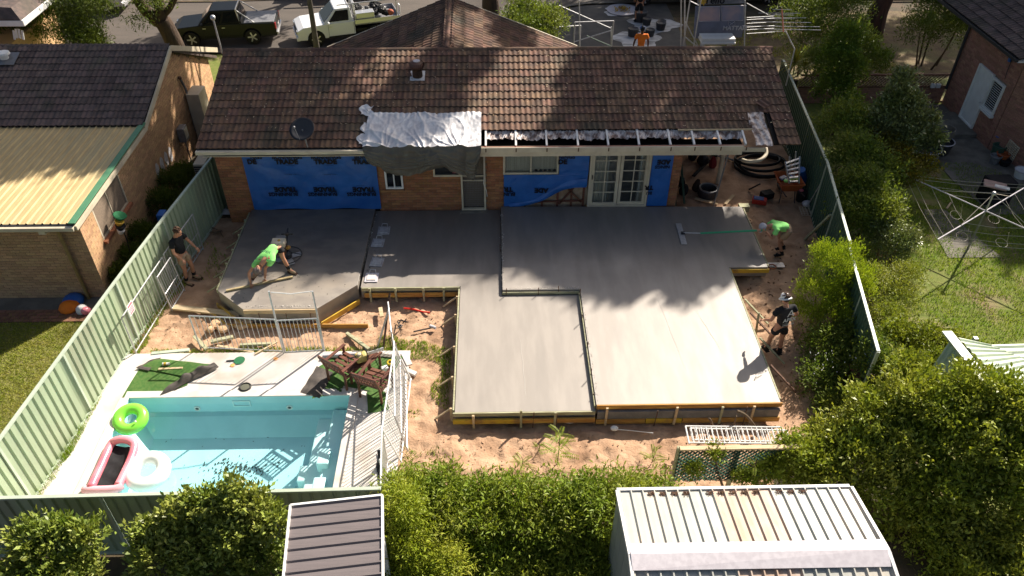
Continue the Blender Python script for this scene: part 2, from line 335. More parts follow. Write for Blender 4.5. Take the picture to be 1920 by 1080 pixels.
mb=MB(); mb.grid(lambda u,v:(5.6+3.8*u,9.0+1.6*v,.03*nz(u*9,v*5,3)-.02),24,10); struct('leafy_soil',mb,m_dirt,smooth=True)
# neighbours' lawns
def blades(name,area,n,mat,h=(.03,.07),seed=1,mask=None,z=0.,kind='stuff'):
    r=np.random.RandomState(seed); x0,x1,y0,y1=area; x=r.uniform(x0,x1,n); y=r.uniform(y0,y1,n)
    if mask: k=np.array([mask(a,b) for a,b in zip(x,y)]); x,y=x[k],y[k]
    n=len(x); a=r.uniform(0,6.28,n); hh=r.uniform(*h,n); w_=.006+.006*r.rand(n); lx=r.normal(0,.022,n); ly=r.normal(0,.022,n)
    zz=np.full(n,z) if not callable(z) else np.array([z(a_,b_) for a_,b_ in zip(x,y)])
    v=np.zeros((n,3,3)); v[:,0]=np.stack([x-np.cos(a)*w_,y-np.sin(a)*w_,zz],1); v[:,1]=np.stack([x+np.cos(a)*w_,y+np.sin(a)*w_,zz],1); v[:,2]=np.stack([x+lx,y+ly,zz+hh],1)
    me=bpy.data.meshes.new(name); me.vertices.add(3*n); me.vertices.foreach_set('co',v.ravel()); me.loops.add(3*n); me.loops.foreach_set('vertex_index',np.arange(3*n)); me.polygons.add(n); me.polygons.foreach_set('loop_start',np.arange(0,3*n,3)); me.materials.append(mat); me.update(); me.validate()
    o=bpy.data.objects.new(name,me); COL.objects.link(o); o['kind']=kind; return o
mb=MB(); mb.grid(lambda u,v:(-24+u*14.72+ (0 if u<1 else 0),7.5+7.6*v,.01*nz(u*9,v*9)),20,20); mb.v=[(min(x,fenceL(y)-.06),y,z) for x,y,z in mb.v]
struct('neighbour_lawn',mb,m_lawnL)
tag(blades('lawn_grass',(-13.4,-8.8,9.0,15.0),52000,m_blade,(.02,.06),3,lambda x,y:x<fenceL(y)-.08 and y<15.05),'short yellow-green lawn grass left of the pale green fence','grass')
mb=MB(); mb.grid(lambda u,v:(8.0+u*11,8+v*18.4,.015*nz(u*20,v*20)-.01),22,36); mb.v=[(max(x,fenceR(y)+.05),y,z) for x,y,z in mb.v]
struct('back_lawn',mb,m_lawn)
def rl(x,y):
    return x>fenceR(y)+.3 and mn.noise((x*.8,y*.8,3))>-.22
tag(blades('lawn_grass',(9.5,17.5,11,22),85000,m_blade2,(.03,.085),5,rl),'patchy green lawn grass around the rotary clothesline','grass')
# brick path strip behind the left house (pieces)
mb=MB(); mb.box((-13.6,15.33,.012),(7.2,.5,.02)); struct('concrete_strip',mb,m_concO)
ps=thing('paver_path','narrow red brick paver path between lawn and buff brick house','path',(-12,14.9,0))
pm=MB().box((0,0,0),(.225,.105,.04)).mesh('paver',m_pave)
k=0
for i in range(13):
    for j in range(4): inst('paver',pm,ps,(-9.75-i*.236-(j%2)*.118,15.02-j*.115+.02,.012+.004*RND.random()),Matrix.Rotation(RND.uniform(-.02,.02),3,'Z'))
# yard paving at the right house
mb=MB(); mb.prism([(14.9,19.0),(19,19.0),(19,26.2),(14.8,26.2),(14.6,23.5),(14.6,21.0)],-.05,.02); struct('paving',mb,m_concO)
mb=MB(); mb.prism([(12.6,16.9),(14.1,16.9),(13.6,19.3),(12.9,19.3)],-.05,.012); struct('paving',mb,m_concO)
mb=MB(); mb.box((16.0,24.5,.09),(1.35,1.7,.14)); st_=thing('door_step','low concrete landing below the white back door','step',(16,24.5,0)); mb.build('slab',m_concO,st_,bevel=.01)
# ------------------------------------------------------------------ street
def strip(name,mat,pl,off):     # polygon sheet draped on the terrain: list of (x, ynear, yfar)
    mb=MB()
    def fn(u,v):
        i=u*(len(pl)-1); k=min(int(i),len(pl)-2); f=i-k; a,b=pl[k],pl[k+1]; x=a[0]+(b[0]-a[0])*f; y=(a[1]+(b[1]-a[1])*f)*(1-v)+(a[2]+(b[2]-a[2])*f)*v
        return (x,y,terr(x,y)+off)
    mb.grid(fn,60,24); return struct(name,mb,mat)
strip('road',m_asph,[(-60,37.0,44.4),(-16,37.6,44.8),(-7,38.0,45.6),(1,38.6,46.6),(12,39,48),(60,40,50)],-.03)
strip('kerb',m_concO,[(-60,36.75,37.0),(-16,37.35,37.6),(-7,37.75,38.0),(1,38.35,38.6),(12,38.75,39),(60,39.75,40)],.06)
strip('kerb',m_concO,[(-60,44.4,44.8),(-16,44.8,45.2),(-7,45.6,46.0),(1,46.6,47),(12,48,48.4),(60,50,50.4)],.08)
strip('footpath',M('pinkish_path',(.42,.33,.27),(.36,.28,.23),2,.9),[(-60,45.2,47),(-16,45.6,47.4),(-7,46.3,48),(1,47.3,49),(60,51,53)],.07)
strip('verge_grass',m_lawn,[(-30,30,36.9),(-16,27,37.35),(-7,26.5,37.75),(-2.6,26.5,38.1),(-1,26.5,38.3)],-.03)
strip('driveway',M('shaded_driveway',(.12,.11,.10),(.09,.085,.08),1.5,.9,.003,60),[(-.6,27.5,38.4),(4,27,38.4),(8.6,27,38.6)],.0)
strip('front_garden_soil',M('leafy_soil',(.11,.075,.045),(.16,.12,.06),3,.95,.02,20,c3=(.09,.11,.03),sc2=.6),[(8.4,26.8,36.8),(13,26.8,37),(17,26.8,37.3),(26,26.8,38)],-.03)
tag(blades('verge_blades',(-13,-5,30,36.5),16000,m_blade,(.06,.14),9,z=lambda x,y:terr(x,y)-.03),'bright grass on the verge beside the parked utes','grass')
tag(blades('weedy_grass',(9,17,27.5,35),16000,m_blade,(.05,.13),19,lambda x,y:mn.noise((x*.6,y*.6,9))>-.05,z=lambda x,y:terr(x,y)-.03),'thin weedy grass in the shaded front garden','grass')
# limewashed slurry patches on the driveway
for k,(px,py,rx,ry) in enumerate([(1195,76,1.0,1.1),(1225,48,1.15,1.0),(1165,22,.9,.55)]):
    c=G(px,py); mb=MB(); pts=[]
    for a in range(36):
        t=a/36*2*math.pi; r=1+.18*math.sin(3*t+k)+.1*math.sin(7*t+2*k); pts.append((c.x+rx*r*math.cos(t),c.y+ry*r*math.sin(t)))
    mb.add([(x,y,terr(x,y)+.012) for x,y in pts],[tuple(range(36))]); o=mb.build('wet_slurry',M('white_slurry%d'%k,(.55,.55,.56),(.25,.25,.25),1.5,.5,stretch=(1,3,1),coord='World',th=(.45,.62))); o['kind']='stuff'; o['label']='pale cement slurry spilt on the shaded driveway'
# ------------------------------------------------------------------ concrete slabs with formwork
def slab(poly,z,label,h=None,mt=None):
    o=MB(); o.prism(poly,z-(h or .34),z); r=o.build('concrete_slab',[mt or m_conc],bevel=.008); return tag(r,label,'concrete slab')
ZL,ZM,ZR=.48,.40,.52
LP=[(-7.07,18.9),(-7.07,15.24),(-6.26,14.51),(-4.43,14.51),(-3.56,15.42),(-3.5,18.9)]
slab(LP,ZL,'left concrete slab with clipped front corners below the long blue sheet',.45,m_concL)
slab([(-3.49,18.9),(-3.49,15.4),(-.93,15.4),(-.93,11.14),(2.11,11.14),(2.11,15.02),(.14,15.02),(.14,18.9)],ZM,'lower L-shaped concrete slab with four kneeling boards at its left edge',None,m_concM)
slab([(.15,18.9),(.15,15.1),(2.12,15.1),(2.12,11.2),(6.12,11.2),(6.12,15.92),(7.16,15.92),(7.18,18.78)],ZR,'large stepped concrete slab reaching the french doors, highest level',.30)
# a rough lip of form-scraped mortar between the levels, and lighter screed streaks
def board(a,b,w,h,mat,label,cat='board',name='formwork_board',grp=None):
    mb=MB(); mb.beam(a,b,w,h); o=mb.build(name,mat,bevel=.004); return tag(o,label,cat,grp)
FB='boards of the slab formwork'
def form(a,b,z,mat,label,h=.09,w=.035): board((a[0],a[1],z),(b[0],b[1],z),w,h,mat,label,'timber board','formwork_board',FB)
F=[((-.97,11.10),(.55,11.10)),((.56,11.10),(2.1,11.10))]
form((-.97,11.115),(2.1,11.115),.36,m_pineG,'pale edge board along the near edge of the low slab',.10)
form((-.97,11.06),(.5,11.06),.20,m_plyY,'ochre board low at the near left corner of the low slab',.13,.05)
form((.52,11.06),(2.1,11.06),.20,m_ply,'brown ochre board low at the near edge of the low slab beside the step',.13,.05)
form((2.13,11.17),(6.15,11.17),.48,m_ply,'long ochre top board along the near edge of the highest slab',.12)
mb=MB(); mb.box((4.13,11.13,.27),(3.96,.06,.24)); tag(mb.build('footing_beam',m_concD),'rough dark concrete beam face under the near edge of the highest slab','concrete beam')
form((2.13,11.09),(3.2,11.09),.10,m_ply,'ochre bottom board left of the yellow one under the highest slab',.14,.03)
form((3.22,11.09),(4.0,11.09),.10,m_plyY,'short bright yellow bottom board under the highest slab',.14,.034)
form((4.02,11.09),(6.15,11.09),.10,m_ply,'ochre bottom board at the near right corner of the highest slab',.14,.03)
form((6.14,11.3),(6.14,15.9),.47,m_pineG,'weathered edge board along the right side of the highest slab',.11)
form((6.2,15.89),(7.2,15.89),.42,m_plyY,'yellow board on the notch face near the bending right worker',.12)
form((7.19,16.0),(7.22,18.7),.45,m_pineG,'weathered edge board beside the wheelbarrow end of the slab',.12)
form((-.96,11.2),(-.96,15.3),.34,m_pineG,'long pale edge board on the left side of the narrow slab',.14)
form((-3.46,15.37),(-.95,15.37),.36,m_pineG,'pale edge board along the front of the kneeling-board slab',.10)
form((-3.4,15.33),(-.97,15.33),.20,m_ply,'brown board low along the front of the kneeling-board slab',.14)
form((-6.24,14.48),(-4.45,14.48),.42,m_pine,'clean cream board across the front face of the clipped slab',.12)
form((-6.9,14.37),(-3.2,14.30),.06,m_ply,'long rusty brown plank on edge in the sand in front of the clipped slab',.14)
form((-3.52,15.2),(-4.35,14.33),.10,m_plyY,'yellow board slanting along the right clipped corner',.16)
form((-7.12,15.1),(-6.3,14.35),.12,m_plyY,'short yellow board slanting along the left clipped corner',.16)
form((-7.35,15.0),(-6.75,14.4),.05,m_plyY,'outer yellow board lying off the left clipped corner',.16)
form((-7.11,18.8),(-7.11,15.3),.40,m_pineG,'weathered board along the left side of the clipped slab',.12)
form((2.09,15.0),(2.09,11.2),.45,m_pineG,'pale lip board down the step between the low and high slabs',.08,.02)
form((.15,15.05),(2.1,15.05),.44,m_pineG,'pale lip board across the inner corner of the step',.08,.02)
# stakes: timber pegs and rebar pins
tm=MB().box((0,0,.28),(.05,.035,.56)).mesh('timber_stake',m_pineG); tm2=MB().box((0,0,.28),(.05,.035,.56)).mesh('timber_stake',m_pine)
rm=MB().tube([(0,0,0),(0,0,.62)],.011,6).mesh('steel_pin',m_steelR)
def stake(mesh,nm,x,y,z,lab,grp,tilt=0,s=1):
    o=bpy.data.objects.new(nm,mesh); COL.objects.link(o); o.location=(x,y,z); o.rotation_euler=(tilt*RND.uniform(-1,1),tilt*RND.uniform(-1,1),RND.uniform(-.1,.1)); o.scale=(1,1,s); tag(o,lab,'stake',grp)
GT,GP='timber stakes holding the formwork','steel pins holding the formwork'
lab=['leftmost timber stake on the near edge of the low slab','timber stake left of the seedling at the near edge','timber stake beside the seedling at the near edge','first pale timber stake on the near edge of the highest slab','pale timber stake in the middle of the near edge of the highest slab','pale timber stake near the forked branch','grey stake at the right end of the near edge']
for (px,m_,z,s),l in zip([(888,tm2,.0,.75),(977,tm,.0,1),(1040,tm,.0,.9),(1136,tm2,.0,1),(1265,tm2,.0,1.0),(1408,tm2,0,1),(1350,tm,0,.95)],lab):
    x=PY(px,790,11.03).x; stake(m_,'timber_stake',x,11.03 if x<2 else 11.07,z,l,GT,.03,s)
for px,l in [(695,'timber stake at the left of the board behind the fence gate'),(743,'cream timber stake second along the kneeling-board slab front'),(795,'timber stake third along the kneeling-board slab front'),(832,'timber stake at the inner corner by the narrow slab')]:
    stake(tm,'timber_stake',PY(px,555,15.29).x,15.29,0,l,GT,.03,.8)
for i,y in enumerate([11.25,12.2,13.2,14.3,15.0]):
    stake(tm2,'timber_stake',-1.01,y,0,['nearest','second','third','fourth','farthest'][i]+' timber stake on the left side of the narrow slab',GT,.04,.72)
    mb=MB(); mb.beam((-1.38,y+.05,.02),(-1.0,y+.12,.3),.04,.03); tag(mb.build('brace',m_pine),['nearest','second','third','fourth','farthest'][i]+' slanted timber brace against the left side of the narrow slab','brace','braces of the narrow slab')
for i,(x,y,h) in enumerate([(.75,11.03,.75),(1.26,11.02,.7),(3.4,11.03,.8),(5.35,11.03,.95),(2.08,14.85,1.15),(2.08,14.0,1.05),(2.08,13.05,1.05),(2.08,12.15,1.1),(2.09,11.5,.85),(1.6,15.03,1.05),(1.05,15.03,1.),(.22,15.03,1.0),(.12,16.9,1.05)]):
    stake(rm,'steel_pin',x,y,0,['rusty pin right of the seedling','rusty pin near the step corner','rusty pin behind the timber stakes','tall leaning rusty pin near the slab corner','rusty pin at the top of the step','second rusty pin down the step','third rusty pin down the step','fourth rusty pin down the step','last rusty pin at the foot of the step','right rusty pin on the inner corner lip','middle rusty pin on the inner corner lip','left rusty pin on the inner corner lip','thin pin on the upper step edge'][i],GP,.06,h)
for i,(x,y) in enumerate([(-5.85,14.40),(-5.2,14.40),(-4.6,14.40)]):
    stake(rm,'steel_pin',x,y,0,['left','middle','right'][i]+' steel pin on the front face of the clipped slab',GP,.04,.7)
for i,y in enumerate([15.6,16.2,16.8,17.5,18.2]):
    mb=MB(); mb.beam((-7.55,y+.1,.06),(-7.1,y,.42),.045,.03); tag(mb.build('brace',m_pineG),['nearest','second','third','fourth','farthest'][i]+' short timber brace beside the left side of the clipped slab','brace','braces of the clipped slab')
    stake(tm,'timber_stake',-7.16,y+.2,0,['nearest','second','third','fourth','farthest'][i]+' timber peg on the left side of the clipped slab',GT,.03,.85)
for i,(y,z) in enumerate([(14.6,.35),(14.1,.3),(13.2,.3),(12.3,.3)]):
    mb=MB(); mb.beam((6.2,y,.55),(6.75,y-.45,.12),.045,.03); tag(mb.build('brace',m_steelR if i%2 else m_pineG),['farthest','second','third','nearest'][i]+' brace on the right side of the highest slab','brace','braces of the highest slab')
stake(tm,'timber_stake',6.4,13.9,0,'upright peg beside the man in the APEX shirt',GT,.1,1.2)
# mortar crumbs along slab edges and dropped splashes
def crumbs(name,fn,n,r0,r1,mat,lab,seed=3):
    r=random.Random(seed); mb=MB()
    for i in range(n):
        p=V(fn(r)); s=r.uniform(r0,r1); q=[p+V((r.uniform(-1,1),r.uniform(-1,1),r.uniform(-.4,.9)))*s for _ in range(5)]
        mb.add(q,[(0,1,2),(0,2,3),(0,3,1),(1,4,2),(2,4,3),(3,4,1)])
    o=mb.build(name,mat); o['kind']='stuff'; o['label']=lab; return o
def onseg(a,b,w,z): return lambda r:(lambda t:(a[0]+(b[0]-a[0])*t+r.gauss(0,w),a[1]+(b[1]-a[1])*t+r.gauss(0,w),z))(r.random())
m_crumb=M('mortar_crumbs',(.62,.58,.53),(.45,.42,.38),20,.9)
for a,b,z in [((2.14,15.1),(2.16,11.3),ZR+.005),((.17,15.12),(.17,18.5),ZR+.005),((.3,15.14),(2.1,15.14),ZR+.005),((-6.2,14.6),(-4.5,14.6),ZL+.005),((-3.55,15.6),(-3.45,18.6),ZM+.07)]:
    crumbs('mortar_crumbs',onseg(a,b,.022,z),130,.006,.02,m_crumb,'crumbly mortar scraped along the slab edge',int(abs(a[0]*10)))
m_splash=M('wet_splash',(.10,.09,.08),None,rough=.6)
crumbs('mortar_splashes',lambda r:(r.uniform(-6.6,-3.8),r.uniform(14.8,16.1),ZL+.003),70,.006,.022,m_splash,'dark splashes of wet mortar on the clipped slab')
crumbs('mortar_splashes',lambda r:(r.gauss(-3.3,.07),r.uniform(15.5,18.6),ZM+.003),60,.006,.03,m_splash,'dark splashes at the slab joint beside the kneeling boards')
# thin joint ridges left by the bull float
m_ridge=M('float_ridge',(.50,.47,.44),None,rough=.6)
for i,(x0,y0,x1,y1,z) in enumerate([(.55,13.4,.62,11.6,ZM),(4.0,15.1,4.25,12.2,ZR),(4.9,14.2,5.2,12.8,ZR)]):
    mb=MB(); mb.tube([(x0+(x1-x0)*t+.006*math.sin(t*19),y0+(y1-y0)*t,z+.0005) for t in [k/20 for k in range(21)]],[.001+.004*math.sin(math.pi*k/20) for k in range(21)],4); mb.build('float_mark',m_ridge,kind='stuff',label='faint raised float line on the drying concrete')
# ------------------------------------------------------------------ builders for roofs and walls
def tile_mesh(mat,wd=.3,L=.345):
    mb=MB(); n=10; pr=[(wd*i/n,.012+.013*math.cos(4*math.pi*i/n)) for i in range(n+1)]
    f=[(x+.002 if i==0 else x,0,z+.022) for i,(x,z) in enumerate(pr)]; b=[(x,L,z-.006) for x,z in pr]; lo=[(x,.004,z-.008) for x,z in pr]
    mb.add(f+b+lo,[(i,i+1,n+2+i,n+1+i) for i in range(n)]+[(2*(n+1)+i,2*(n+1)+i+1,i+1,i) for i in range(n)]); return mb,mb.mesh('tile',mat)
def tile_roof(parent,O,u,v,W,L,mat,nobj,skip=None,gauge=.31,wd=.3,seed=1,deck=True):
    O,u,v=V(O),NT(V(u)),NT(V(v)); n=u.cross(v); R=Matrix((u,v,n)).transposed(); mb0,me=tile_mesh(mat,wd); r=random.Random(seed); cnt=0; big=MB()
    for j in range(int(round(L/gauge))):
        for i in range(int(round(W/wd))):
            if skip and skip(i*wd,j*gauge): continue
            q=R@(Matrix.Rotation(r.gauss(0,.006),3,'Z')@Matrix.Rotation(r.gauss(0,.006),3,'X')); p=O+u*(i*wd)+v*(j*gauge+r.gauss(0,.002))+n*(.02+abs(r.gauss(0,.002)))
            if cnt<nobj: inst('tile',me,parent,p,q); cnt+=1
            else: big.add([p+q@V(a) for a in mb0.v],mb0.f)
    if big.v: big.build('tiles',mat,parent,kind='stuff')
    if not deck: return
    d=MB(); a=O+n*.0; d.hull([a,a+u*W,a+u*W+v*L,a+v*L],[a-n*.05,a+u*W-n*.05,a+u*W+v*L-n*.05,a+v*L-n*.05]); d.build('roof_deck',m_dark,parent)
def ridge_caps(parent,a,b,mat,ln=.37,w=.13,drop=.075):
    a,b=V(a),V(b); d=(b-a); n=int(d.length/ln); d.normalize(); s=V((0,0,1)).cross(d).normalized(); up=d.cross(s)
    if up.z<0: up=-up
    prof=[(-w,-drop),(-w*.62,-.012),(-w*.3,.022),(0,.034),(w*.3,.022),(w*.62,-.012),(w,-drop)]
    mb=MB(); vs=[]; 
    for t,k in ((0,1.08),(ln+.02,1.0)): vs+=[(t,y*k,z*k) for y,z in prof]
    m_=len(prof); mb.add(vs,[(i,i+1,m_+i+1,m_+i) for i in range(m_-1)]+[tuple(range(m_))]); me=mb.mesh('ridge_tile',mat)
    for i in range(n): inst('ridge_tile',me,parent,a+d*(i*ln)+up*(.045+RND.uniform(-.003,.003)),Matrix((d,s,up)).transposed()@Matrix.Rotation(RND.gauss(0,.01),3,'Z'))
def wall(parent,O,u,W,H,n,mat,nobj,holes=(),inside=None,thick=.11,name='brickwork',z_off=0.):
    """face bricks on a mortar wall; O bottom-left, u along, n outward normal"""
    O,u,n=V(O),NT(V(u)),NT(V(n)); up=V((0,0,1)); R=Matrix((u,n,up)).transposed(); bw,bh=.23,.076; cw,ch=.24,.086
    xs=sorted({0,W,*[a for h in holes for a in h[:2]]}); zs=sorted({0,H,*[a for h in holes for a in h[2:]]})
    mo=MB()
    if inside is None:
        for x0,x1 in zip(xs,xs[1:]):
            for z0,z1 in zip(zs,zs[1:]):
                if x1-x0<1e-4 or z1-z0<1e-4 or any(h[0]-1e-5<=x0 and x1<=h[1]+1e-5 and h[2]-1e-5<=z0 and z1<=h[3]+1e-5 for h in holes): continue
                mo.box(O+u*((x0+x1)/2)+up*((z0+z1)/2)-n*(thick/2+.008),(x1-x0,thick,z1-z0),R)
        mo.build('mortar_wall',m_mortar,parent)
    bm=MB().box((0,0,0),(bw,.03,bh)).mesh('brick',mat); big=MB(); cnt=0; r=random.Random(int(W*100))
    for j in range(int(H/ch)):
        z=j*ch+ch/2
        for i in range(-1,int(W/cw)+2):
            x0=i*cw+(.12 if j%2 else 0); x1=x0+bw; x0=max(x0,0); x1=min(x1,W)
            segs=[(x0,x1)]
            for h in holes:
                if h[2]-.02<z<h[3]+.02:
                    ns=[]
                    for a,b in segs:
                        if b<=h[0] or a>=h[1]: ns.append((a,b)); continue
                        if a<h[0]-.01: ns.append((a,h[0]))
                        if b>h[1]+.01: ns.append((h[1],b))
                    segs=ns
            for a,b in segs:
                if b-a<.03: continue
                if inside and not inside((a+b)/2,z): continue
                c=O+u*((a+b)/2)+up*z-n*(.015-r.uniform(0,.0035))
                if b-a>.22 and cnt<nobj and r.random()<.9: inst('brick',bm,parent,c,R); cnt+=1
                else: big.box(c,(b-a,.03,bh),R)
    if big.v: big.build(name,mat,parent,kind='stuff')
def ribs(parent,O,u,v,W,L,mat,name='roof_sheet',cover=.76,nr=4,rh=.03,rw=.035,sag=0):
    O,u,v=V(O),NT(V(u)),NT(V(v)); n=u.cross(v); x=0; k=0
    while x<W-.02:
        c=min(cover,W-x); p=[]; pitch=cover/nr
        for i in range(int(math.ceil(c/pitch-1e-6))):
            a=i*pitch; p+=[(a,rh),(a+rw*.5,rh),(a+rw,0)]; e=min(a+pitch,c)
            if e-a>rw*2: p+=[(a+pitch*.5,0.002),(e-rw*.5,0)] if e==a+pitch else [(e,0)]
        if abs(c-cover)<1e-6: p.append((c,rh))
        p=[q for i_,q in enumerate(p) if q[0]<=c+1e-6]
        mb=MB(); m_=len(p); o=O+u*x+n*(.001*(k%2))
        mb.add([o+u*a+n*b for a,b in p]+[o+u*a+n*b+v*L for a,b in p],[(i,i+1,m_+i+1,m_+i) for i in range(m_-1)])
        mb.build(name,mat,parent,solid=.004); x+=cover; k+=1
def frame_rect(mb,O,u,W,H,t=.05,d=.06,n=(0,-1,0)):
    O,u=V(O),V(u); up=V((0,0,1)); R=Matrix((u,V(n),up)).transposed()
    mb.box(O+u*(t/2)+up*(H/2),(t,d,H),R); mb.box(O+u*(W-t/2)+up*(H/2),(t,d,H),R); mb.box(O+u*(W/2)+up*(t/2),(W-2*t,d,t),R); mb.box(O+u*(W/2)+up*(H-t/2),(W-2*t,d,t),R); return mb
# ------------------------------------------------------------------ main house
YW=18.95
H0=thing('main_house','long single-storey brick house with brown tiled roof behind the slabs','house',(0,20,0))
RE,RR=V((-7.95,18.4,2.74)),V((-7.95,22.25,3.84)); rv=NT(RR-RE); RL=(RR-RE).length
def onroof(x,s,h=0): return V((x,RE.y,RE.z))+rv*s+V((0,-rv.z,rv.y))*h
def skipm(x,s):
    X=-7.95+x+.15; j=round(s/.31)
    if -3.42<X<-.36 and j<4: return True
    if -.4<X<7.05 and j<2: return True
    if 7.0<X<7.55 and j<4: return True
    if 7.55<X<7.8 and j<1: return True
    return False
tile_roof(H0,RE,(1,0,0),rv,16.2,RL,m_tile,300,skipm,deck=False)
for xa_,xb_,s0_ in ((-7.95,-3.45,0),(-3.45,-.36,1.26),(-.36,7.0,.66),(7.0,7.55,1.26),(7.55,8.25,.05)):
    b_=MB(); q=[onroof(xa_,s0_,0),onroof(xb_,s0_,0),onroof(xb_,RL,0),onroof(xa_,RL,0)]; b_.hull(q,[onroof(p.x,(p-onroof(p.x,0,0)).length,-.04) for p in q]); b_.build('roof_deck',m_dark,H0)
b_=MB(); b_.hull([V((-7.95,22.3,3.83)),V((8.25,22.3,3.83)),V((8.25,26.3,1.9)),V((-7.95,26.3,1.9))],[V((-7.95,22.3,3.75)),V((8.25,22.3,3.75)),V((8.25,26.3,1.82)),V((-7.95,26.3,1.82))]); b_.build('far_roof_slope',m_tile,H0)
for gx_ in (8.2,-7.9):
    b_=MB(); gq=[(18.55,2.66),(22.25,3.72),(26.2,1.88),(22.25,2.2)]; b_.hull([V((gx_,y,z)) for y,z in gq],[V((gx_-.03,y,z)) for y,z in gq]); b_.build('gable_panel',m_cream,H0)  # unseen roof ends, added to keep sun from leaking through the attic
ridge_caps(H0,(-7.98,22.27,3.84),(8.3,22.27,3.84),m_tile)
# front wing with its own ridge
wl=NT(V((4.2,0,1.7))); wr=NT(V((-4.2,0,1.7)))
tile_roof(H0,(-5.6,25.4,2.6),(0,-1,-.15),wl,3.15,4.53,m_tile,0,seed=3); tile_roof(H0,(2.8,22.4,2.15),(0,1,.15),wr,3.05,4.53,m_tile,0,seed=4)
ridge_caps(H0,(-1.4,22.3,3.86),(-1.4,25.45,4.32),m_tile)
b_=MB(); b_.beam((-5.6,25.45,2.58),(-1.4,25.45,4.24),.04,.16); b_.beam((2.8,25.45,2.58),(-1.4,25.45,4.24),.04,.16); b_.build('bargeboard',m_cream,H0)
b_=MB(); b_.prism([(-7.7,19.2),(5.2,19.2),(5.2,26),(-7.7,26)],-1.6,2.4); b_.build('inner_walls',m_dark,H0)
# walls
wall(H0,(-7.75,YW,.0),(1,0,0),.85,2.48,(0,-1,0),m_brickO,60)
wall(H0,(-3.36,YW,.3),(1,0,0),3.6,2.15,(0,-1,0),m_brickO,240,holes=[(.24,.74,.85,1.75),(1.61,2.38,1.24,2.05),(2.38,3.08,.12,2.15)])
wall(H0,(4.99,YW-.02,.3),(1,0,0),.27,2.15,(0,-1,0),m_brickO,0)
b_=MB(); b_.box((-5.15,YW+.06,1.2),(3.6,.1,2.4)); b_.build('board_wall',m_dark,H0)
b_=MB(); b_.box((1.45,YW+.12,1.2),(2.42,.08,2.4)); b_.build('lining_board',M('lining_board',(.40,.32,.24),(.30,.2,.13),4,.9),H0)
for x in (.3,.85,1.35,1.8,2.2,2.55): b_=MB(); b_.box((x,YW+.05,1.0),(.06,.05,1.2)); b_.build('stud',m_wood,H0)
for x0,z0,x1,z1 in ((1.85,.55,2.25,1.1),(2.1,1.05,2.5,.6),(.9,.62,2.55,.66)): b_=MB(); b_.beam((x0,YW+.01,z0),(x1,YW+.01,z1),.03,.05); b_.build('strut',m_wood,H0)
b_=MB(); b_.box((4.66,YW+.06,1.3),(.66,.08,2.3)); b_.box((5.2,21,1.2),(.12,3.9,2.4)); b_.build('side_wall',m_brickO,H0)
# gutters, fascia, bared rafters and sarking
b_=MB(); b_.box((-5.7,18.33,2.685),(4.5,.12,.10)); b_.box((-5.7,18.42,2.63),(4.5,.03,.13)); b_.build('gutter',m_cream,H0,bevel=.01)
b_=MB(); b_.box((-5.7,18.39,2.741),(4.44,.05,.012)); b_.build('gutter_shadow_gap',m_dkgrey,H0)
b_=MB(); b_.box((3.15,18.40,2.545),(7.1,.04,.15)); b_.build('fascia',m_cream,H0,bevel=.006)
b_=MB(); b_.box((3.15,18.36,2.70),(7.1,.10,.15)); b_.build('gutter',m_cream,H0,bevel=.012)
b_=MB(); b_.box((3.15,18.36,2.782),(7.1,.012,.012)); b_.build('lead_edge',M('red_primer',(.35,.06,.04),None),H0)
b_=MB(); b_.box((7.05,18.5,2.56),(.6,.04,.12)); b_.build('fascia_stub',m_cream,H0)
b_=MB(); b_.box((-4.9,18.72,2.50),(5.9,.58,.02)); b_.box((2.5,18.8,2.42),(5.5,.3,.02)); b_.build('soffit',m_cream,H0)
for i,px in enumerate((911,967,1024,1082,1138,1195,1253,1297,1345,1392)):
    x=PY(px,262,18.75).x; b_=MB(); b_.beam((x,18.42,2.765),(x,19.05,2.92),.05,.07); b_.build('rafter',m_white,H0); b_=MB(); b_.box((x,18.30,2.71),(.03,.012,.11)); b_.build('gutter_clip',m_steelR,H0)
b_=MB(); b_.box((6.2,18.96,2.93),(2.4,.06,.03)); b_.build('batten',m_pine,H0)
xr=[PY(p,262,18.75).x for p in (911,967,1024,1082,1138,1195,1253,1297,1345,1392)]
for a,b in zip(xr,xr[1:]):
    s_=RND.uniform(.06,.13); q=RND.uniform(.35,.6)
    b_=MB(); b_.grid(lambda u,v:(a+.03+(b-a-.06)*u,19.0-.28*v*(1.3-.5*math.sin(math.pi*u))-.02*math.sin(u*17+a*3),2.905-.04*v-(.02+s_*.9)*v*math.sin(math.pi*u)**.7*(1+.25*math.sin(u*9+a*5))+.016*math.sin(u*31+a)*v+.012*math.sin(u*57+v*9)),26,10)
    b_.build('sarking',m_sark,H0)
b_=MB(); b_.box((3.2,18.85,2.56),(7.2,.5,.02)); b_.box((3.2,18.62,2.478),(7.2,.42,.012)); b_.build('eave_shadow_board',m_dark,H0)  # added dark boards: shade behind the fascia, blocking stray sun at the eave
# pvc post carrying the open end and prop
b_=MB(); b_.tube([(7.05,20.9,0),(7.05,20.9,2.6)],.07,12); b_.build('post',m_cream,H0)
pr=thing('steel_prop','thin grey steel prop holding up the open roof end','prop',(6.45,19.2,0)); b_=MB(); b_.tube([(6.45,19.15,.0),(6.6,19.1,2.45)],.022,8); b_.build('pole',m_grey,pr); b_=MB(); b_.box((6.45,19.15,.01),(.14,.14,.01)); b_.build('base_plate',m_grey,pr)
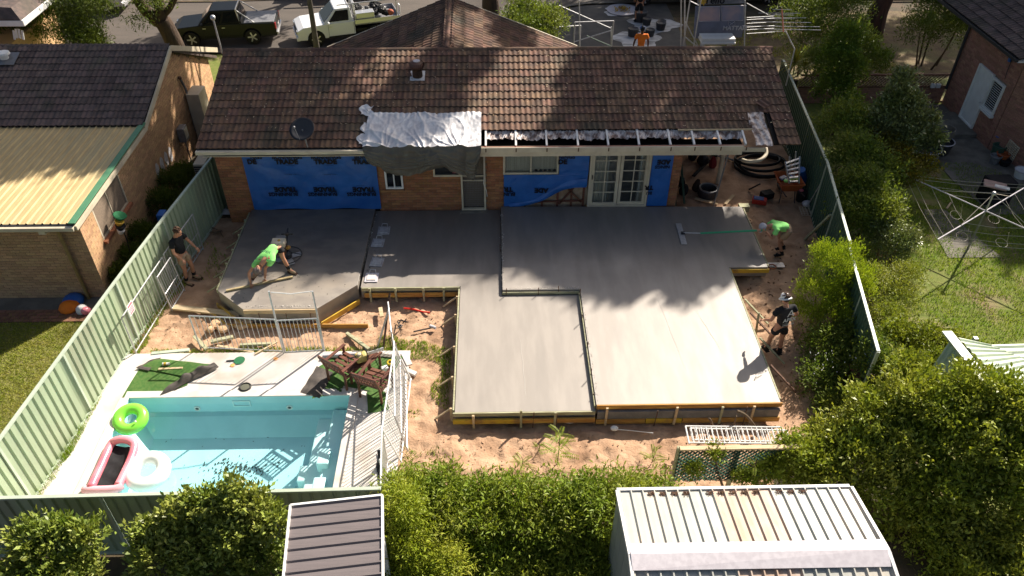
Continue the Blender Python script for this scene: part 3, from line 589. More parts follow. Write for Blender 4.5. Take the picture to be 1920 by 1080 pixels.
# openings
def window(parent,O,W,H,fr,cols=2,back=m_curtain,t=.05,n=(0,-1,0),u=(1,0,0),glass=None):
    O,u,n=V(O),V(u),V(n); R=Matrix((u,n,V((0,0,1)))).transposed()
    f=frame_rect(MB(),O,u,W,H,t,.07,n).build('window_frame',fr,parent)
    for i in range(cols):
        w_=(W-2*t)/cols; c=O+u*(t+w_*(i+.5))+V((0,0,H/2))
        b_=MB(); b_.box(c-n*(.005),(w_-.03,.006,H-2*t-.02),R); b_.build('pane',glass or m_glass,f)
        if i: b_=MB(); b_.box(O+u*(t+w_*i)+V((0,0,H/2)),(.035,.05,H-2*t),R); b_.build('mullion',fr,f)
    b_=MB(); b_.box(O+u*(W/2)+V((0,0,H/2))-n*.10,(W,.01,H),R); b_.build('curtain',back,parent); return f
window(H0,(-3.12,YW-.03,1.15),.5,.9,m_white,2,m_dark)
b_=MB(); b_.box((-2.87,YW-.06,1.11),(.56,.12,.05)); b_.build('window_sill',m_brickO,H0)
window(H0,(-1.75,YW-.03,1.54),.77,.8,m_cream,1,m_dkgrey); b_=MB(); b_.box((-1.15,YW+.03,1.68),(.12,.04,.14)); b_.build('red_ornament',m_pink,H0)
window(H0,(.22,YW-.03,1.60),1.56,.85,m_cream,2,m_curtain)
b_=MB(); [b_.ball((1.15+.13*i,YW+.02,1.68),(.05,.03,.03),8,5) for i in range(5)]; b_.build('sill_ornaments',m_dkgrey,H0)
# screen door
dd=frame_rect(MB(),(-.98,YW-.05,.42),(1,0,0),.70,2.02,.05,.08).build('door_frame',m_cream,H0)
b_=MB(); b_.box((-.63,YW+.03,1.43),(.62,.01,1.9)); b_.build('door_leaf',M('flyscreen',(.16,.13,.11),(.12,.1,.08),60,.8),dd)
b_=MB(); b_.box((-.63,YW-.03,1.55),(.6,.03,.03)); b_.box((-.63,YW-.03,1.40),(.6,.03,.03)); b_.build('door_rail',m_cream,dd)
b_=MB()
for i in range(13):
    for j in range(12): b_.beam((-.9+i*.045,YW-.01,.5+j*.075),(-.9+i*.045+.012,YW-.01,.54+j*.075),.006,.01)
b_.build('screen_grille',m_grey,dd,kind='stuff')
b_=MB(); b_.box((-.63,YW-.10,.37),(.80,.22,.09)); b_.build('door_sill',m_concO,H0,bevel=.01)
b_=MB(); b_.tube([(-.3,18.5,2.5),(-.32,18.85,1.55),(-.34,18.83,1.35),(-.26,18.84,1.1),(-.24,18.85,.9)],.008,5); b_.build('hanging_cord',m_white,H0)
# french doors
fx0,fx1,fz=2.66,4.38,.50
ff=frame_rect(MB(),(fx0,YW-.04,fz),(1,0,0),fx1-fx0,2.0,.05,.12).build('french_door_frame',m_cream,H0)
b_=MB(); b_.box(((fx0+fx1)/2,YW-.06,fz-.02),(1.78,.16,.03)); b_.build('threshold',m_ply,H0)
for k in range(2):
    x0=fx0+.05+k*.82; yy=YW-.05+k*.03; W_=.80
    lf=frame_rect(MB(),(x0,yy,fz+.05),(1,0,0),W_,1.9,.085,.04).build('door_leaf',m_cream,H0)
    b_=MB(); b_.box((x0+W_/2,yy,fz+1.0),(.025,.03,1.72)); [b_.box((x0+W_/2,yy-.001,fz+.135+1.73*j/5),(W_-.17,.03,.022)) for j in range(1,5)]; b_.build('glazing_bars',m_cream,lf)
    for i in range(2):
        for j in range(5):
            q=MB(); q.box((x0+.085+(W_-.17)*(i+.5)/2,yy+.008,fz+.135+1.73*(j+.5)/5),((W_-.17)/2-.03,.004,.32)); q.build('pane',m_glass,H0)
    if k==0: b_=MB(); b_.box((x0+.04,yy-.03,fz+1.0),(.02,.03,.14)); b_.build('handle',m_black,lf)
b_=MB(); 
for k,(a,b) in enumerate(((fx0+.08,fx0+.80),(fx0+1.42,fx0+1.68))): b_.grid(lambda u,v:(a+(b-a)*u,YW+.09+.018*math.sin(u*36),fz+.05+1.9*v),30,1)
b_.build('curtain',m_curtain,H0)
b_=MB(); 
for a,b in ((fx0+.56,fx0+.86),(fx0+.9,fx0+1.45)):
    n_=int((b-a)/.055); 
    for i in range(-36,n_+1):
        for s_ in (1,-1):
            xa=a+i*.055; za=fz+.05 if s_>0 else fz+1.95
            t0=max(0,(a-xa)/1.0); t1=min(1.9,(b-xa)/1.0)
            if t1>t0: b_.beam((xa+t0,YW+.055,za+s_*t0),(xa+t1,YW+.055,za+s_*t1),.004,.009)
b_.build('security_grille',m_grey,H0,kind='stuff')
b_=MB(); b_.box(((fx0+fx1)/2,YW+.2,1.5),(1.75,.01,2.0)); b_.build('dim_room',M('dim_room',(.16,.14,.12),(.09,.08,.07),2,.9),H0)
b_=MB(); b_.box((fx0+.545,YW+.06,1.5),(.035,.02,1.9)); b_.box((fx0+1.47,YW+.06,1.5),(.05,.02,1.9)); b_.build('security_door_stile',m_white,H0)
# roof things
lit=random.Random(5)
def chips(name,fn,n,mat,label,s0=.008,s1=.026,seed=5):
    r=random.Random(seed); mb=MB()
    for i in range(n):
        p,N_=fn(r); s=r.uniform(s0,s1); a=r.uniform(0,6.28); t=V((math.cos(a),math.sin(a),r.uniform(-.3,.3))); t=NT(t-N_*t.dot(N_)); b=N_.cross(t)
        mb.add([p-t*s,p+b*s*.35+N_*.003,p+t*s,p-b*s*.35+N_*.004],[(0,1,2,3)])
    o=mb.build(name,mat); o['kind']='stuff'; o['label']=label; return o
m_chip=M('pale_dry_leaves',(.62,.50,.36),(.42,.27,.15),30,.8,rand=.3)
rn=V((0,-rv.z,rv.y))
chips('leaf_litter',lambda r:(onroof(r.uniform(-7.8,8.2),r.uniform(.7,3.95),.058),rn),800,m_chip,'pale dry leaves scattered over the brown tiled roof',.012,.04)
def rp(px,py,h=.05):      # point on the main roof seen at a pixel
    d=P(px,py,0)-V((0,0,HC)); o=V((0,0,HC)); pt=onroof(0,0,h); t=(pt-o).dot(rn)/d.dot(rn); return o+d*t
c=rp(783,142); wb=thing('roof_ventilator','brown spinning turbine vent near the ridge of the main roof','vent',c)
b_=MB(); b_.box(c+V((0,0,.0)),(.42,.42,.012),Matrix((V((1,0,0)),rv,rn)).transposed()); b_.build('flashing',m_foil,wb)
b_=MB(); b_.lathe(c,[(.15,-.02),(.14,.2),(.16,.21)],20); b_.build('neck',m_barkr,wb)
b_=MB()
for i in range(22):
    a=2*math.pi*i/22; q=[]
    for t,zz in ((.14,.21),(.205,.27),(.22,.33),(.19,.40),(.10,.445)): q.append((t,zz))
    for k in range(4):
        (r0,z0),(r1,z1)=q[k],q[k+1]; b_.add([c+V((r0*math.cos(a),r0*math.sin(a),z0)),c+V((r0*.9*math.cos(a+.3),r0*.9*math.sin(a+.3),z0)),c+V((r1*.9*math.cos(a+.3),r1*.9*math.sin(a+.3),z1)),c+V((r1*math.cos(a),r1*math.sin(a),z1))],[(0,1,2,3)])
b_.build('vanes',M('brown_vent_steel',(.13,.065,.05),None,rough=.5),wb); b_=MB(); b_.lathe(c,[(.1,.43),(.1,.455),(0,.46)],16); b_.build('cap',m_cap,wb)
c=rp(577,276); sd=thing('satellite_dish','dark grey satellite dish on a bent mast at the left eave','satellite dish',c)
top=PY(567,243,c.y-.05); b_=MB(); b_.tube([c,c+(top-c)*.7,top],.02,8); b_.build('mast',m_grey,sd)
Rd=V((-.1,-.55,.82)).to_track_quat('Z','Y').to_matrix()
b_=MB(); b_.lathe(top,[(0,-.05),(.14,-.035),(.26,.0),(.33,.04),(.335,.045),(.26,.012),(.14,-.02),(0,-.03)],28,Rd); b_.build('dish',m_dkgrey,sd,smooth=True)
b_=MB(); b_.tube([top+Rd@V((0,-.3,.02)),top+Rd@V((-.05,-.15,.38))],.01,6); b_.ball(top+Rd@V((-.05,-.15,.4)),.035); b_.build('receiver_arm',m_grey,sd)
# foil patches by the gap and loose tile
b_=MB(); a=rp(1430,214); b_.grid(lambda u,v:(6.98+.47*u+.01*math.sin(v*9),0,0) and onroof(7.02+.45*u+.02*math.sin(v*7),1.3*v-.05+.02*math.sin(u*5),.05+.012*math.sin(u*14+v*9)),12,20); b_.build('foil_patch',m_sark,H0)
for k,(px,py) in enumerate(((687,207),(683,262),(690,240))):
    c=rp(px,py,.08); b_=MB(); 
    b_.grid(lambda u,v:c+V((1,0,0))*(.34*(u-.5)+.05*math.sin(7*v+k))+rv*(.4*(v-.5)+.05*math.sin(6*u+k))+rn*(.02*math.sin(u*11+k)*math.cos(v*9)),8,8); b_.build('foil_scrap',m_foil,H0)
_,tm_=tile_mesh(m_tile); c=rp(1432,205,.11); lt=bpy.data.objects.new('loose_tile',tm_); COL.objects.link(lt); lt.matrix_world=Matrix.Translation(c)@(Matrix((V((1,0,0)),rv,rn)).transposed()@Matrix.Rotation(.6,3,'Z')).to_4x4(); tag(lt,'loose roof tile lying askew near the right end of the roof','roof tile')
# silver tarpaulin over the roof hole, hanging down the wall
TL=[(0,2.42),(.08,2.25),(.17,2.06),(.26,1.97),(.36,1.95),(.45,2.02),(.55,2.12),(.63,2.20),(.70,2.20),(.76,2.08),(.86,1.98),(.92,1.83),(.955,1.80),(.975,2.0),(1,2.25)]
def crease(x,y,k): # sharp random folds fanning across the sheet
    return (1-abs(2*((x*k[0]+y*k[1]+k[2]*mn.noise((x*.7,y*.7,k[3])))%1)-1))**3
def tarp_roof(u,v):
    X0,X1=-3.47,-.37; t=v; s=1.30*(1-t)-.03; x=X0+(X1-X0)*u-.05*t*(1-u)
    h=.07+.010*math.cos(2*math.pi*x/.15)*max(0,1-t*4)+.05*mn.noise((x*1.4,s*1.2,2))+.055*crease(x,s,(.8,.7,1.6,1))*(.25+t)+.045*crease(x,s,(-1.1,1.2,1.9,5))*(.4+.6*t)+.018*crease(x,s,(2.3,1.1,1.9,12))*max(0,mn.noise((x,s,3))+.35)+.016*crease(x,s,(-2.9,2.2,1.9,15))*max(0,mn.noise((x,s,8))+.3)*math.sin(math.pi*min(1,t+.15))+.010*mn.noise((x*9,s*7,4))+.008*mn.noise((x*19,s*6,7))
    for xa_,sa_,k_ in ((-2.9,-.1,1),(-1.9,-.25,2),(-1.0,-.1,3),(-2.2,1.5,4)):
        r_=math.hypot(x-xa_,s-sa_); an=math.atan2(s-sa_,x-xa_); h+=.05*max(0,1-r_/1.35)*min(1,r_*4)*(1-abs(2*((an*2.1+.7*mn.noise((an*2,r_*1.5,k_)))%1)-1))**2.5
    return onroof(x,s,h)+V((0,-.03*t*t,0))
def zlow(u):
    for (a,b),(c_,d_) in zip(TL,TL[1:]):
        if a<=u<=c_: return b+(d_-b)*ss((u-a)/(c_-a))
def tarp_flap(u,v):
    p0=tarp_roof(u,1.); t=v; zl=zlow(u); z=p0.z+(zl-p0.z)*t; x=p0.x+.16*(.5-u)*ss(t)+.015*mn.noise((u*9,t*3,3))
    hang=abs(math.sin(math.pi*(u*2.15+.12)))      # pinned at the gutter clips, swags between
    y=p0.y-.03*min(1,t*5)-.09*math.sin(math.pi*min(1,t*.9))*(.5+hang*.9)+.012*math.sin(t*40+6*hang+9*mn.noise((u*3,t*2,1)))*(.3+t)+(.03*mn.noise((u*14,t*5,8))+.045*crease(u*3,t*.6,(1.0,.9*(1 if u<.45 else -1),1.2,3)))*min(1,t*6)
    return V((x,min(y,18.86),z))
b_=MB(); b_.grid(tarp_roof,150,60); b_.mi=1; b_.grid(tarp_flap,150,70); o=b_.build('tarpaulin',[m_foil,m_tarpg],smooth=True); tag(o,'crumpled silver tarpaulin covering the roof hole, its dark grey end sagging over the wall','tarpaulin')
# ------------------------------------------------------------------ blue printed plastic on the walls
def blue(name_label,x0,x1,z0f,z1,texts,nu=60,seed=0,fold=None,y0=YW-.055):
    root=thing('plastic_sheet',name_label,'plastic sheet',((x0+x1)/2,y0,.5))
    def fn(u,v):
        x=x0+(x1-x0)*u; zl=z0f(x) if callable(z0f) else z0f; z=zl+(z1-zl)*v
        d=.012*math.sin(x*5+2*math.sin(z*3+seed))+.010*nz(x,z,seed,3)+.006*nz(x,z,seed+3,9)+.010*(1-abs(2*((x*.5+z*.9+.5*nz(x,z,seed+5,.8))%1)-1))**6+.008*(1-abs(2*((x*.9-z*1.3+.6*nz(x,z,seed+8,.9))%1)-1))**8
        e=min(v,1-v,u,1-u)
        return V((x,y0-.012+d*min(1,e*14),z))
    b_=MB(); b_.grid(fn,nu,36); b_.build('sheet',m_blueT,root,smooth=True)
    if texts:
        t_=MB()
        for s,px,py,sz,fl,bo in texts:
            o=PY(px,py,y0-.050); text_into(t_,s,o,(1,0,0),(0,0,1),sz,flip=fl,bold=bo)
        q=t_.v; t_.build('print',m_blackp,root)
    return root
T=[]
for px in (538,611,684): T+=[('BUNNINGS',px,295,.165,False,.006),('TRADE',px-1,304,.20,False,.012),('_________',px+6,309,.05,False,.002),('~ bunnings trade ~',px+8,327,.055,False,0)]
T+=[('NGS',480,295,.165,False,.006),('DE',472,304,.20,False,.012)]
for px in (533,607,680): T+=[('TRADE',px+2,355,.20,True,.012),('BUNNINGS',px-2,364,.165,True,.006),('_________',px-4,349,.05,True,.002)]
T=[t for t in T if not (t[1]>676 and not t[4])]+[('BUNN',680,295,.165,False,.006),('TRAD',679,304,.20,False,.012)]
blue('wide blue printed plastic sheet left of the silver tarpaulin',-6.98,-3.32,lambda x:.50+.02*math.sin(x*4),2.36,T,110,1)
def zl2(x): 
    t=(x-.24)/(2.64-.24); return .53+.04*t+.62*ss((t-.18)/.72)
T=[('TR',953,355,.20,True,.012),('BUN',955,364,.165,True,.006),('TRADE',1012,358,.20,True,.012),('NINGS',1063,295,.165,False,.006),('DE',1055,304,.20,False,.012)]
r2_=blue('blue plastic sheet with a rolled diagonal hem left of the french doors',.24,2.62,zl2,1.59,[t for t in T if t[2]>340 and t[1]<1000],80,4)
b_=MB(); b_.grid(lambda u,v:(1.80+.83*u,YW-.07+.012*nz(u*4,v*6,2)+.004*math.sin(v*30),1.58+.85*v),16,16); b_.build('sheet',m_blueT,r2_,smooth=True)
t_=MB(); text_into(t_,'NINGS',PY(1063,295,YW-.095),(1,0,0),(0,0,1),.155,bold=.004); text_into(t_,'DE',PY(1055,304,YW-.095),(1,0,0),(0,0,1),.2,bold=.012); text_into(t_,'ADE',PY(1015,357,YW-.098),(1,0,0),(0,0,1),.20,flip=True,bold=.012); t_.build('print',m_blackp,r2_)
b_=MB(); b_.grid(lambda u,v:V((.4+2.2*u,YW-.075-.03*math.sin(math.pi*v)-.012*math.sin(u*17+v*4),zl2(.4+2.2*u)-.02+(.10+.20*u)*v+.015*math.sin(u*11))),60,12); b_.build('rolled_hem',m_blueT,r2_,smooth=True)
blue('narrow blue plastic strip between the french doors and the brick pier',4.40,4.99,.50,2.38,[('ADE',1245,304,.19,True,.012),('NINGS',1242,313,.14,True,.004),('TR',1217,352,.19,True,.012),('BU',1217,362,.14,True,.004)],20,7)
# ------------------------------------------------------------------ left neighbour's house
LX=-10.08
H1=thing('neighbour_house','buff brick house with charcoal tiles and a faded yellow metal rear roof','house',(-13,19,0))
def gz(y): # underside of the roof along the gable
    return 2.47 if y<20 else (2.47+(y-20)*(3.42-2.47)/3.2 if y<23.2 else 3.42-(y-23.2)*(3.42-1.85)/3.2)
b_=MB(); gp=[(15.61,0),(15.61,2.45),(20,2.45),(23.2,3.4),(26.4,1.85),(26.4,-1.2)]
b_.hull([V((LX-.02,y,z)) for y,z in gp],[V((LX-.14,y,z)) for y,z in gp]); b_.build('gable_wall',m_mortar,H1)
W1=[PX(207,430,LX),PX(241,380,LX),PX(181,365,LX),PX(220,319,LX)]
wy0,wy1=16.35,18.1; wz0=(W1[0].z+W1[1].z)/2; wz1=2.35
wall(H1,(LX,15.6,0),(0,1,0),10.8,3.5,(1,0,0),m_brickP,130,holes=[(wy0-15.6,wy1-15.6,wz0-0,wz1)],inside=lambda a,z: z<gz(15.6+a)-.02)
wall(H1,(-14.3,15.6,0),(1,0,0),4.22,2.45,(0,-1,0),m_brickP,170,holes=[(.0,1.62,1.0,1.95)])
window(H1,(LX-.05+.02,wy0,wz0),wy1-wy0,wz1-wz0,m_cream,2,M('grey_blind',(.10,.13,.15),(.13,.16,.18),2,.4),n=(1,0,0),u=(0,1,0))
b_=MB(); b_.box((LX+.03,(wy0+wy1)/2,wz0-.05),(.14,wy1-wy0+.1,.08)); b_.build('window_sill',m_brickO,H1)
window(H1,(-14.25,15.57,1.02),1.55,.9,m_white,1,m_white)
b_=MB(); b_.box((-13.4,15.53,.96),(1.7,.14,.07)); b_.build('window_sill',m_brickP,H1)
b_=MB(); b_.box((-15,19,1.2),(9.4,6.6,2.3)); b_.build('inner_walls',m_dark,H1)
# roofs
VX=-9.93
ribs(H1,(VX-9.3,15.25,2.56),(1,0,0),(0,1,.004),9.3,4.85,m_yroof,cover=.76,nr=4,rh=.03,rw=.04)
tv=V((0,3.2,1.0)); tile_roof(H1,(VX-9.0,20.0,2.60),(1,0,0),tv,9.0,3.40,m_tile2,170,gauge=.285,seed=9)
ridge_caps(H1,(VX-9,23.25,3.58),(VX+.02,23.25,3.58),m_tile2)
b_=MB(); b_.hull([V((VX-9,23.25,3.52)),V((VX,23.25,3.52)),V((VX,26.9,1.75)),V((VX-9,26.9,1.75))],[V((VX-9,23.25,3.42)),V((VX,23.25,3.42)),V((VX,26.9,1.65)),V((VX-9,26.9,1.65))]); b_.build('far_roof_slope',m_tile2,H1)
b_=MB(); b_.beam((VX+.03,20,2.52),(VX+.03,23.2,3.56),.04,.16); b_.beam((VX+.03,23.2,3.56),(VX+.03,27.0,1.92),.04,.16); b_.beam((VX+.03,15.2,2.47),(VX+.03,20.1,2.50),.05,.12); b_.build('bargeboard',m_cream,H1)
b_=MB(); b_.beam((VX-.04,15.2,2.60),(VX-.04,20.15,2.63),.17,.03); b_.build('verge_flashing',m_capG,H1,bevel=.006)
b_=MB(); b_.box((VX-4.65,15.17,2.48),(9.3,.12,.10)); b_.build('gutter',m_cream,H1,bevel=.01)
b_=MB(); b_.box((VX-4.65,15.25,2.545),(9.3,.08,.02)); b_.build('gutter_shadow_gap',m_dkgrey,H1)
b_=MB(); x=PY(100,415,15.5).x; b_.tube([(x-.02,15.2,2.42),(x,15.5,2.3),(x,15.53,.0)],.045,8); b_.build('downpipe',M('ochre_downpipe',(.33,.23,.09),(.27,.18,.07),5,.6),H1)
b_=MB(); b_.box((PY(72,418,15.2).x,15.2,2.38),(.16,.10,.10)); b_.build('gutter_outlet',m_cream,H1)
m_ppatch=M('white_paint_patch',(.62,.60,.62),(.5,.47,.46),12,.8)
for (px,py) in ((296,320),(304,308),(312,298),(320,289)):
    c=PX(px,py,LX+.006); b_=MB(); b_.add([(LX+.006,c.y+.13*math.cos(a)*(1+.1*math.sin(5*a)),c.z+.24*math.sin(a)+.03*math.cos(a)) for a in [k*math.pi/10 for k in range(20)]],[tuple(range(20))]); b_.build('paint_patch',m_ppatch,H1)
# fittings on the gable
hs=thing('water_heater','tall beige water heater box against the buff gable wall','water heater',(-9.85,24.0,0)); b_=MB(); b_.box((-9.82,23.95,.95),(.42,.72,1.75)); b_.build('cabinet',m_cream,hs,bevel=.02); b_=MB(); b_.box((-9.60,23.95,.6),(.02,.3,.5)); b_.build('louvre',m_dkgrey,hs)
c=PX(370,262,-9.5); ac=thing('air_conditioner','cream outdoor air conditioner unit with dark grille between the two houses','air conditioner',(-9.0,20.5,0)); 
q=PY(373,270,20.6); b_=MB(); b_.box((q.x,20.6,.9),(.34,.9,.72)); b_.build('casing',m_cream,ac,bevel=.02); b_=MB()
b_.box((q.x,20.145,.88),(.30,.012,.62)); b_.build('fan_opening',m_black,ac)
for k in range(9): b_=MB(); b_.box((q.x,20.13,.62+k*.065),(.30,.012,.012)); b_.build('grille_bar',m_cream,ac)
b_=MB(); b_.box((q.x,20.6,.45),(.3,.8,.06)); b_.box((q.x,20.3,.2),(.05,.05,.45)); b_.box((q.x,20.9,.2),(.05,.05,.45)); b_.build('bracket',m_grey,ac)
mx=thing('meter_box','grey electricity meter box on the buff gable wall','meter box',PX(343,250,LX+.1)); q=PX(343,250,LX+.13); b_=MB(); b_.box(q,(.22,.36,.48)); b_.build('box',m_grey,mx,bevel=.02); b_=MB(); b_.box(q+V((.115,0,.02)),(.01,.26,.32)); b_.build('door',m_alu,mx); b_=MB(); b_.tube([q-V((0,0,.24)),q-V((0,0,1.1))],.02,6); b_.build('conduit',m_grey,mx)
cp=thing('conduit_pipe','grey conduit snaking down the buff gable wall from a rusty cap','pipe',PX(337,145,LX+.05)); b_=MB(); pts=[PX(337,146,LX+.06),PX(347,165,LX+.06),PX(355,190,LX+.06),PX(357,205,LX+.06),PX(368,245,LX+.06)]; b_.tube(pts,.04,8); b_.build('pipe',m_grey,cp); b_=MB(); b_.ball(pts[0],.06); b_.build('cap',m_steelR,cp)
# skylight / vent at far left of the tiled roof, mast on the gable
c=V((PY(10,112,22.6).x,22.6,3.5)); vp=thing('vent_pipe','white capped roof vent on grey flashing at the left photo edge','vent',c); b_=MB(); b_.box(c,(.7,.55,.02),Matrix.Rotation(.3,3,'X')); b_.build('flashing',m_grey,vp); b_=MB(); b_.lathe(c,[(.12,0),(.12,.12),(.2,.14),(.18,.2),(0,.22)],16); b_.build('cap',m_white,vp)
a=PY(417,100,26.0); t=PY(399,33,26.0); ms=thing('service_mast','thin grey service mast with rounded head beside the buff gable','mast',a); b_=MB(); b_.tube([a,(a+t)/2,t],.03,8); b_.build('pole',m_galv,ms); b_=MB(); b_.ball(t,.09,10,6); b_.build('head',m_galv,ms)
# far corner of another building
c=PY(20,90,27.5)
H3=thing('far_building','brick building corner with a white eave at the far left','building',(c.x-2,28.5,0))
b_=MB(); b_.box((c.x-3.0,29.5,-.2),(5.6,4,4.0)); b_.build('wall',m_brickP,H3)
q=PY(45,43,27.3); b_=MB(); b_.box((q.x-3,29.3,q.z+.05),(6.2,4.4,.22)); b_.build('eave',m_white,H3,bevel=.03)
b_=MB(); b_.hull([V((q.x+.05,27.1,q.z+.16)),V((q.x-6,27.1,q.z+.16)),V((q.x-6,31,q.z+.16)),V((q.x+.05,31,q.z+.16))],[V((q.x-.3,27.4,q.z+.5)),V((q.x-6,27.4,q.z+.9)),V((q.x-6,31,q.z+.9)),V((q.x-.3,31,q.z+.5))]); b_.build('roof',m_tile2,H3)
q=PY(35,60,27.4); fl=thing('wall_lamp','white slatted fitting fixed to the far building corner','lamp',q)
for k in range(4): b_=MB(); b_.box(q+V((-.15+.1*k,-.08,-.05*abs(k-1.5))),(.07,.03,.34),Matrix.Rotation(.25,3,'Y')); b_.build('slat',m_white,fl)
# ------------------------------------------------------------------ right neighbour's house
H2=thing('brick_cottage','red-brown brick house with a white back door and tiled roof at the right edge','house',(18,24,0))
RX=16.7
dy0,dy1=24.05,25.0
wall(H2,(RX,26.35,0),(0,-1,0),3.43,3.25,(-1,0,0),m_brickR,180,holes=[(26.35-dy1,26.35-dy0,.15,2.15),(2.32,3.05,1.05,2.1)])
wa=V((.30,-.954,0)); 
wall(H2,(RX+.01,22.9,0),wa,6.,3.25,(-.954,-.30,0),m_brickR,90)
b_=MB(); b_.prism([(16.95,26.3),(16.95,22.9),(18.9,17.2),(24,17.2),(24,26.3)],-.1,3.2); b_.build('inner_walls',m_dark,H2)
rd=NT(V((.93,0,.37)))
tile_roof(H2,(16.28,28.3,3.28),(0,-1,0),rd,5.6,4.0,m_tile2,60,seed=12)
b_=MB(); b_.box((16.26,25.5,3.22),(.1,5.6,.10)); b_.build('gutter',m_dkgrey,H2,bevel=.01); b_=MB(); b_.box((16.45,25.5,3.17),(.3,5.6,.03)); b_.build('soffit',m_white,H2)
b_=MB(); b_.tube([(16.63,26.3,3.15),(16.63,26.3,.6)],.05,8); b_.build('downpipe',m_dkgrey,H2)
df=frame_rect(MB(),(RX-.03,dy1,.15),(0,-1,0),dy1-dy0,2.0,.05,.08,(-1,0,0)).build('door_frame',m_white,H2)
b_=MB(); b_.box((RX+.01,(dy0+dy1)/2,1.13),(.04,dy1-dy0-.1,1.86)); b_.build('door',m_white,df); b_=MB(); b_.ball((RX-.06,dy0+.12,1.1),.03); b_.build('handle',m_alu,df)
b_=MB(); b_.box((RX-.12,(dy0+dy1)/2,.07),(.3,dy1-dy0+.05,.12)); b_.build('door_sill',m_brickP,H2)
wf=frame_rect(MB(),(RX-.03,24.03,1.05),(0,-1,0),.73,1.05,.06,.07,(-1,0,0)).build('window_frame',m_white,H2)
b_=MB(); b_.box((RX+.05,23.66,1.57),(.01,.6,.95)); b_.build('pane',m_cglass,wf)
for k in range(13): b_=MB(); b_.box((RX+.01,23.66,1.14+k*.07),(.012,.6,.012)); b_.build('louvre',m_white,wf)
b_=MB(); b_.box((RX-.06,23.66,1.0),(.14,.8,.07)); b_.build('window_sill',m_white,H2)
cb=thing('wall_cable','dark cable hanging with a blue clip down the brick cottage wall','cable',(16.6,22.9,2.8)); b_=MB(); pts=[PX(x,y,RX-.04) for x,y in ((1909,80),(1903,95),(1896,115),(1888,135),(1884,148))]; b_.tube(pts,.012,6); b_.build('cable',m_dkgrey,cb); b_=MB(); b_.box(PX(1893,112,RX-.06),(.05,.1,.12)); b_.build('clip',m_blueT,cb)
# boundary wall with lattice at the far end of the right yard
BW=thing('lattice_wall','low dark brick garden wall topped with wooden lattice','wall',(13,26.4,0))
wall(BW,(11.2,26.4,0),(1,0,0),5.45,.62,(0,-1,0),m_brickR,120)
b_=MB(); b_.box((13.9,26.38,1.12),(5.5,.07,.05)); b_.box((13.9,26.38,.66),(5.5,.07,.05)); b_.build('rail',m_wood,BW)
m_lat=M('dark_lattice',(.11,.055,.035),(.08,.04,.03),5,.8)
for s_,yy in ((1,26.37),(-1,26.395)):
    for k in range(46):
        x0=11.0+k*.125; a=(x0,.68) if s_>0 else (x0+.4,.68); e=(x0+.4,1.09) if s_>0 else (x0,1.09)
        if x0>16.2: continue
        b_=MB(); b_.beam((a[0],yy,a[1]),(e[0],yy,e[1]),.008,.035,up=(0,1,0)); b_.build('lath',m_lat,BW)
for i,px in enumerate((1750,1760)):
    q=PY(px,167,26.2); b_=MB(); b_.box((q.x,26.3,.72),(.16,.10,.16)); tag(b_.build('block',m_white,bevel=.02),['left','right'][i]+' of two pale blocks on the lattice wall','block')
q=PY(1790,166,26.2); b_=MB(); b_.ball((q.x,26.3,.72),(.14,.1,.1)); tag(b_.build('ornament',m_greenP),'pale green rounded ornament on the lattice wall','ornament')
# ------------------------------------------------------------------ colorbond style steel fences
def steel_fence(label,pts,h,mat,cap,n_side,span=2.36,step=0,pitch=.20):
    L=sum((V(b)-V(a)).length for a,b in zip(pts,pts[1:])); c=(V(pts[0])+V(pts[-1]))/2
    F=thing('steel_fence',label,'fence',(c.x,c.y,0))
    for a,b in zip(pts,pts[1:]):
        a,b=V((*a[:2],a[2] if len(a)>2 else 0)),V((*b[:2],b[2] if len(b)>2 else 0)); d=(b-a); D=d.length; k=max(1,round(D/span)); u=d/D; uh=NT(V((u.x,u.y,0))); n=V((-uh.y,uh.x,0)); up=V((0,0,1))
        for i in range(k):
            s=a+u*(D*i/k); w_=D/k; z0=.03; pr=[]; x=.03
            while x<w_-.03-pitch*.5: pr+=[(x,.0),(x+pitch*.62,.0),(x+pitch*.70,.034),(x+pitch*.90,.034)]; x+=pitch
            pr.append((w_-.03,0)); mb=MB(); m_=len(pr)
            mb.add([s+u*x+n*y+up*(z0) for x,y in pr]+[s+u*x+n*y+up*(h-.02) for x,y in pr],[(j,j+1,m_+j+1,m_+j) for j in range(m_-1)])
            mb.build('sheet',mat,F,solid=.003)
            mb=MB(); mb.box(s+up*(h/2),(.055,.06,h),math.atan2(u.y,u.x)); mb.build('post',cap,F)
            mb=MB(); mb.beam(s+up*h-u*.0,s+u*w_+up*h,.065,.04); mb.build('top_rail',cap,F); mb=MB(); mb.beam(s+up*.05,s+u*w_+up*.05,.05,.06); mb.build('bottom_rail',cap,F)
    return F
steel_fence('long pale green corrugated steel fence left of the pool',[(-9.28,8.1),(-9.2,9.3),(-8.77,14.0)],1.8,m_greenP,m_greenL,1)
steel_fence('green steel fence section running up beside the buff brick house',[(-8.77,14.0),(-8.5,16.5),(-8.08,19.8),(-7.85,21.4)],1.8,m_greenP,m_greenL,1)
steel_fence('pale green steel fence across the near side of the pool',[(-9.28,8.12),(-2.05,8.2)],1.8,m_greenP,m_greenL,1)
steel_fence('dark green steel fence along the right boundary of the site',[(fenceR(11.5),11.5),(fenceR(15.2),15.2)],1.72,m_greenD,m_greenL,-1)
steel_fence('taller dark green steel fence beside the carport end of the house',[(fenceR(15.2),15.2),(fenceR(19),19),(fenceR(26.2)-.55,26.2)],1.82,m_greenD,m_greenL,-1)
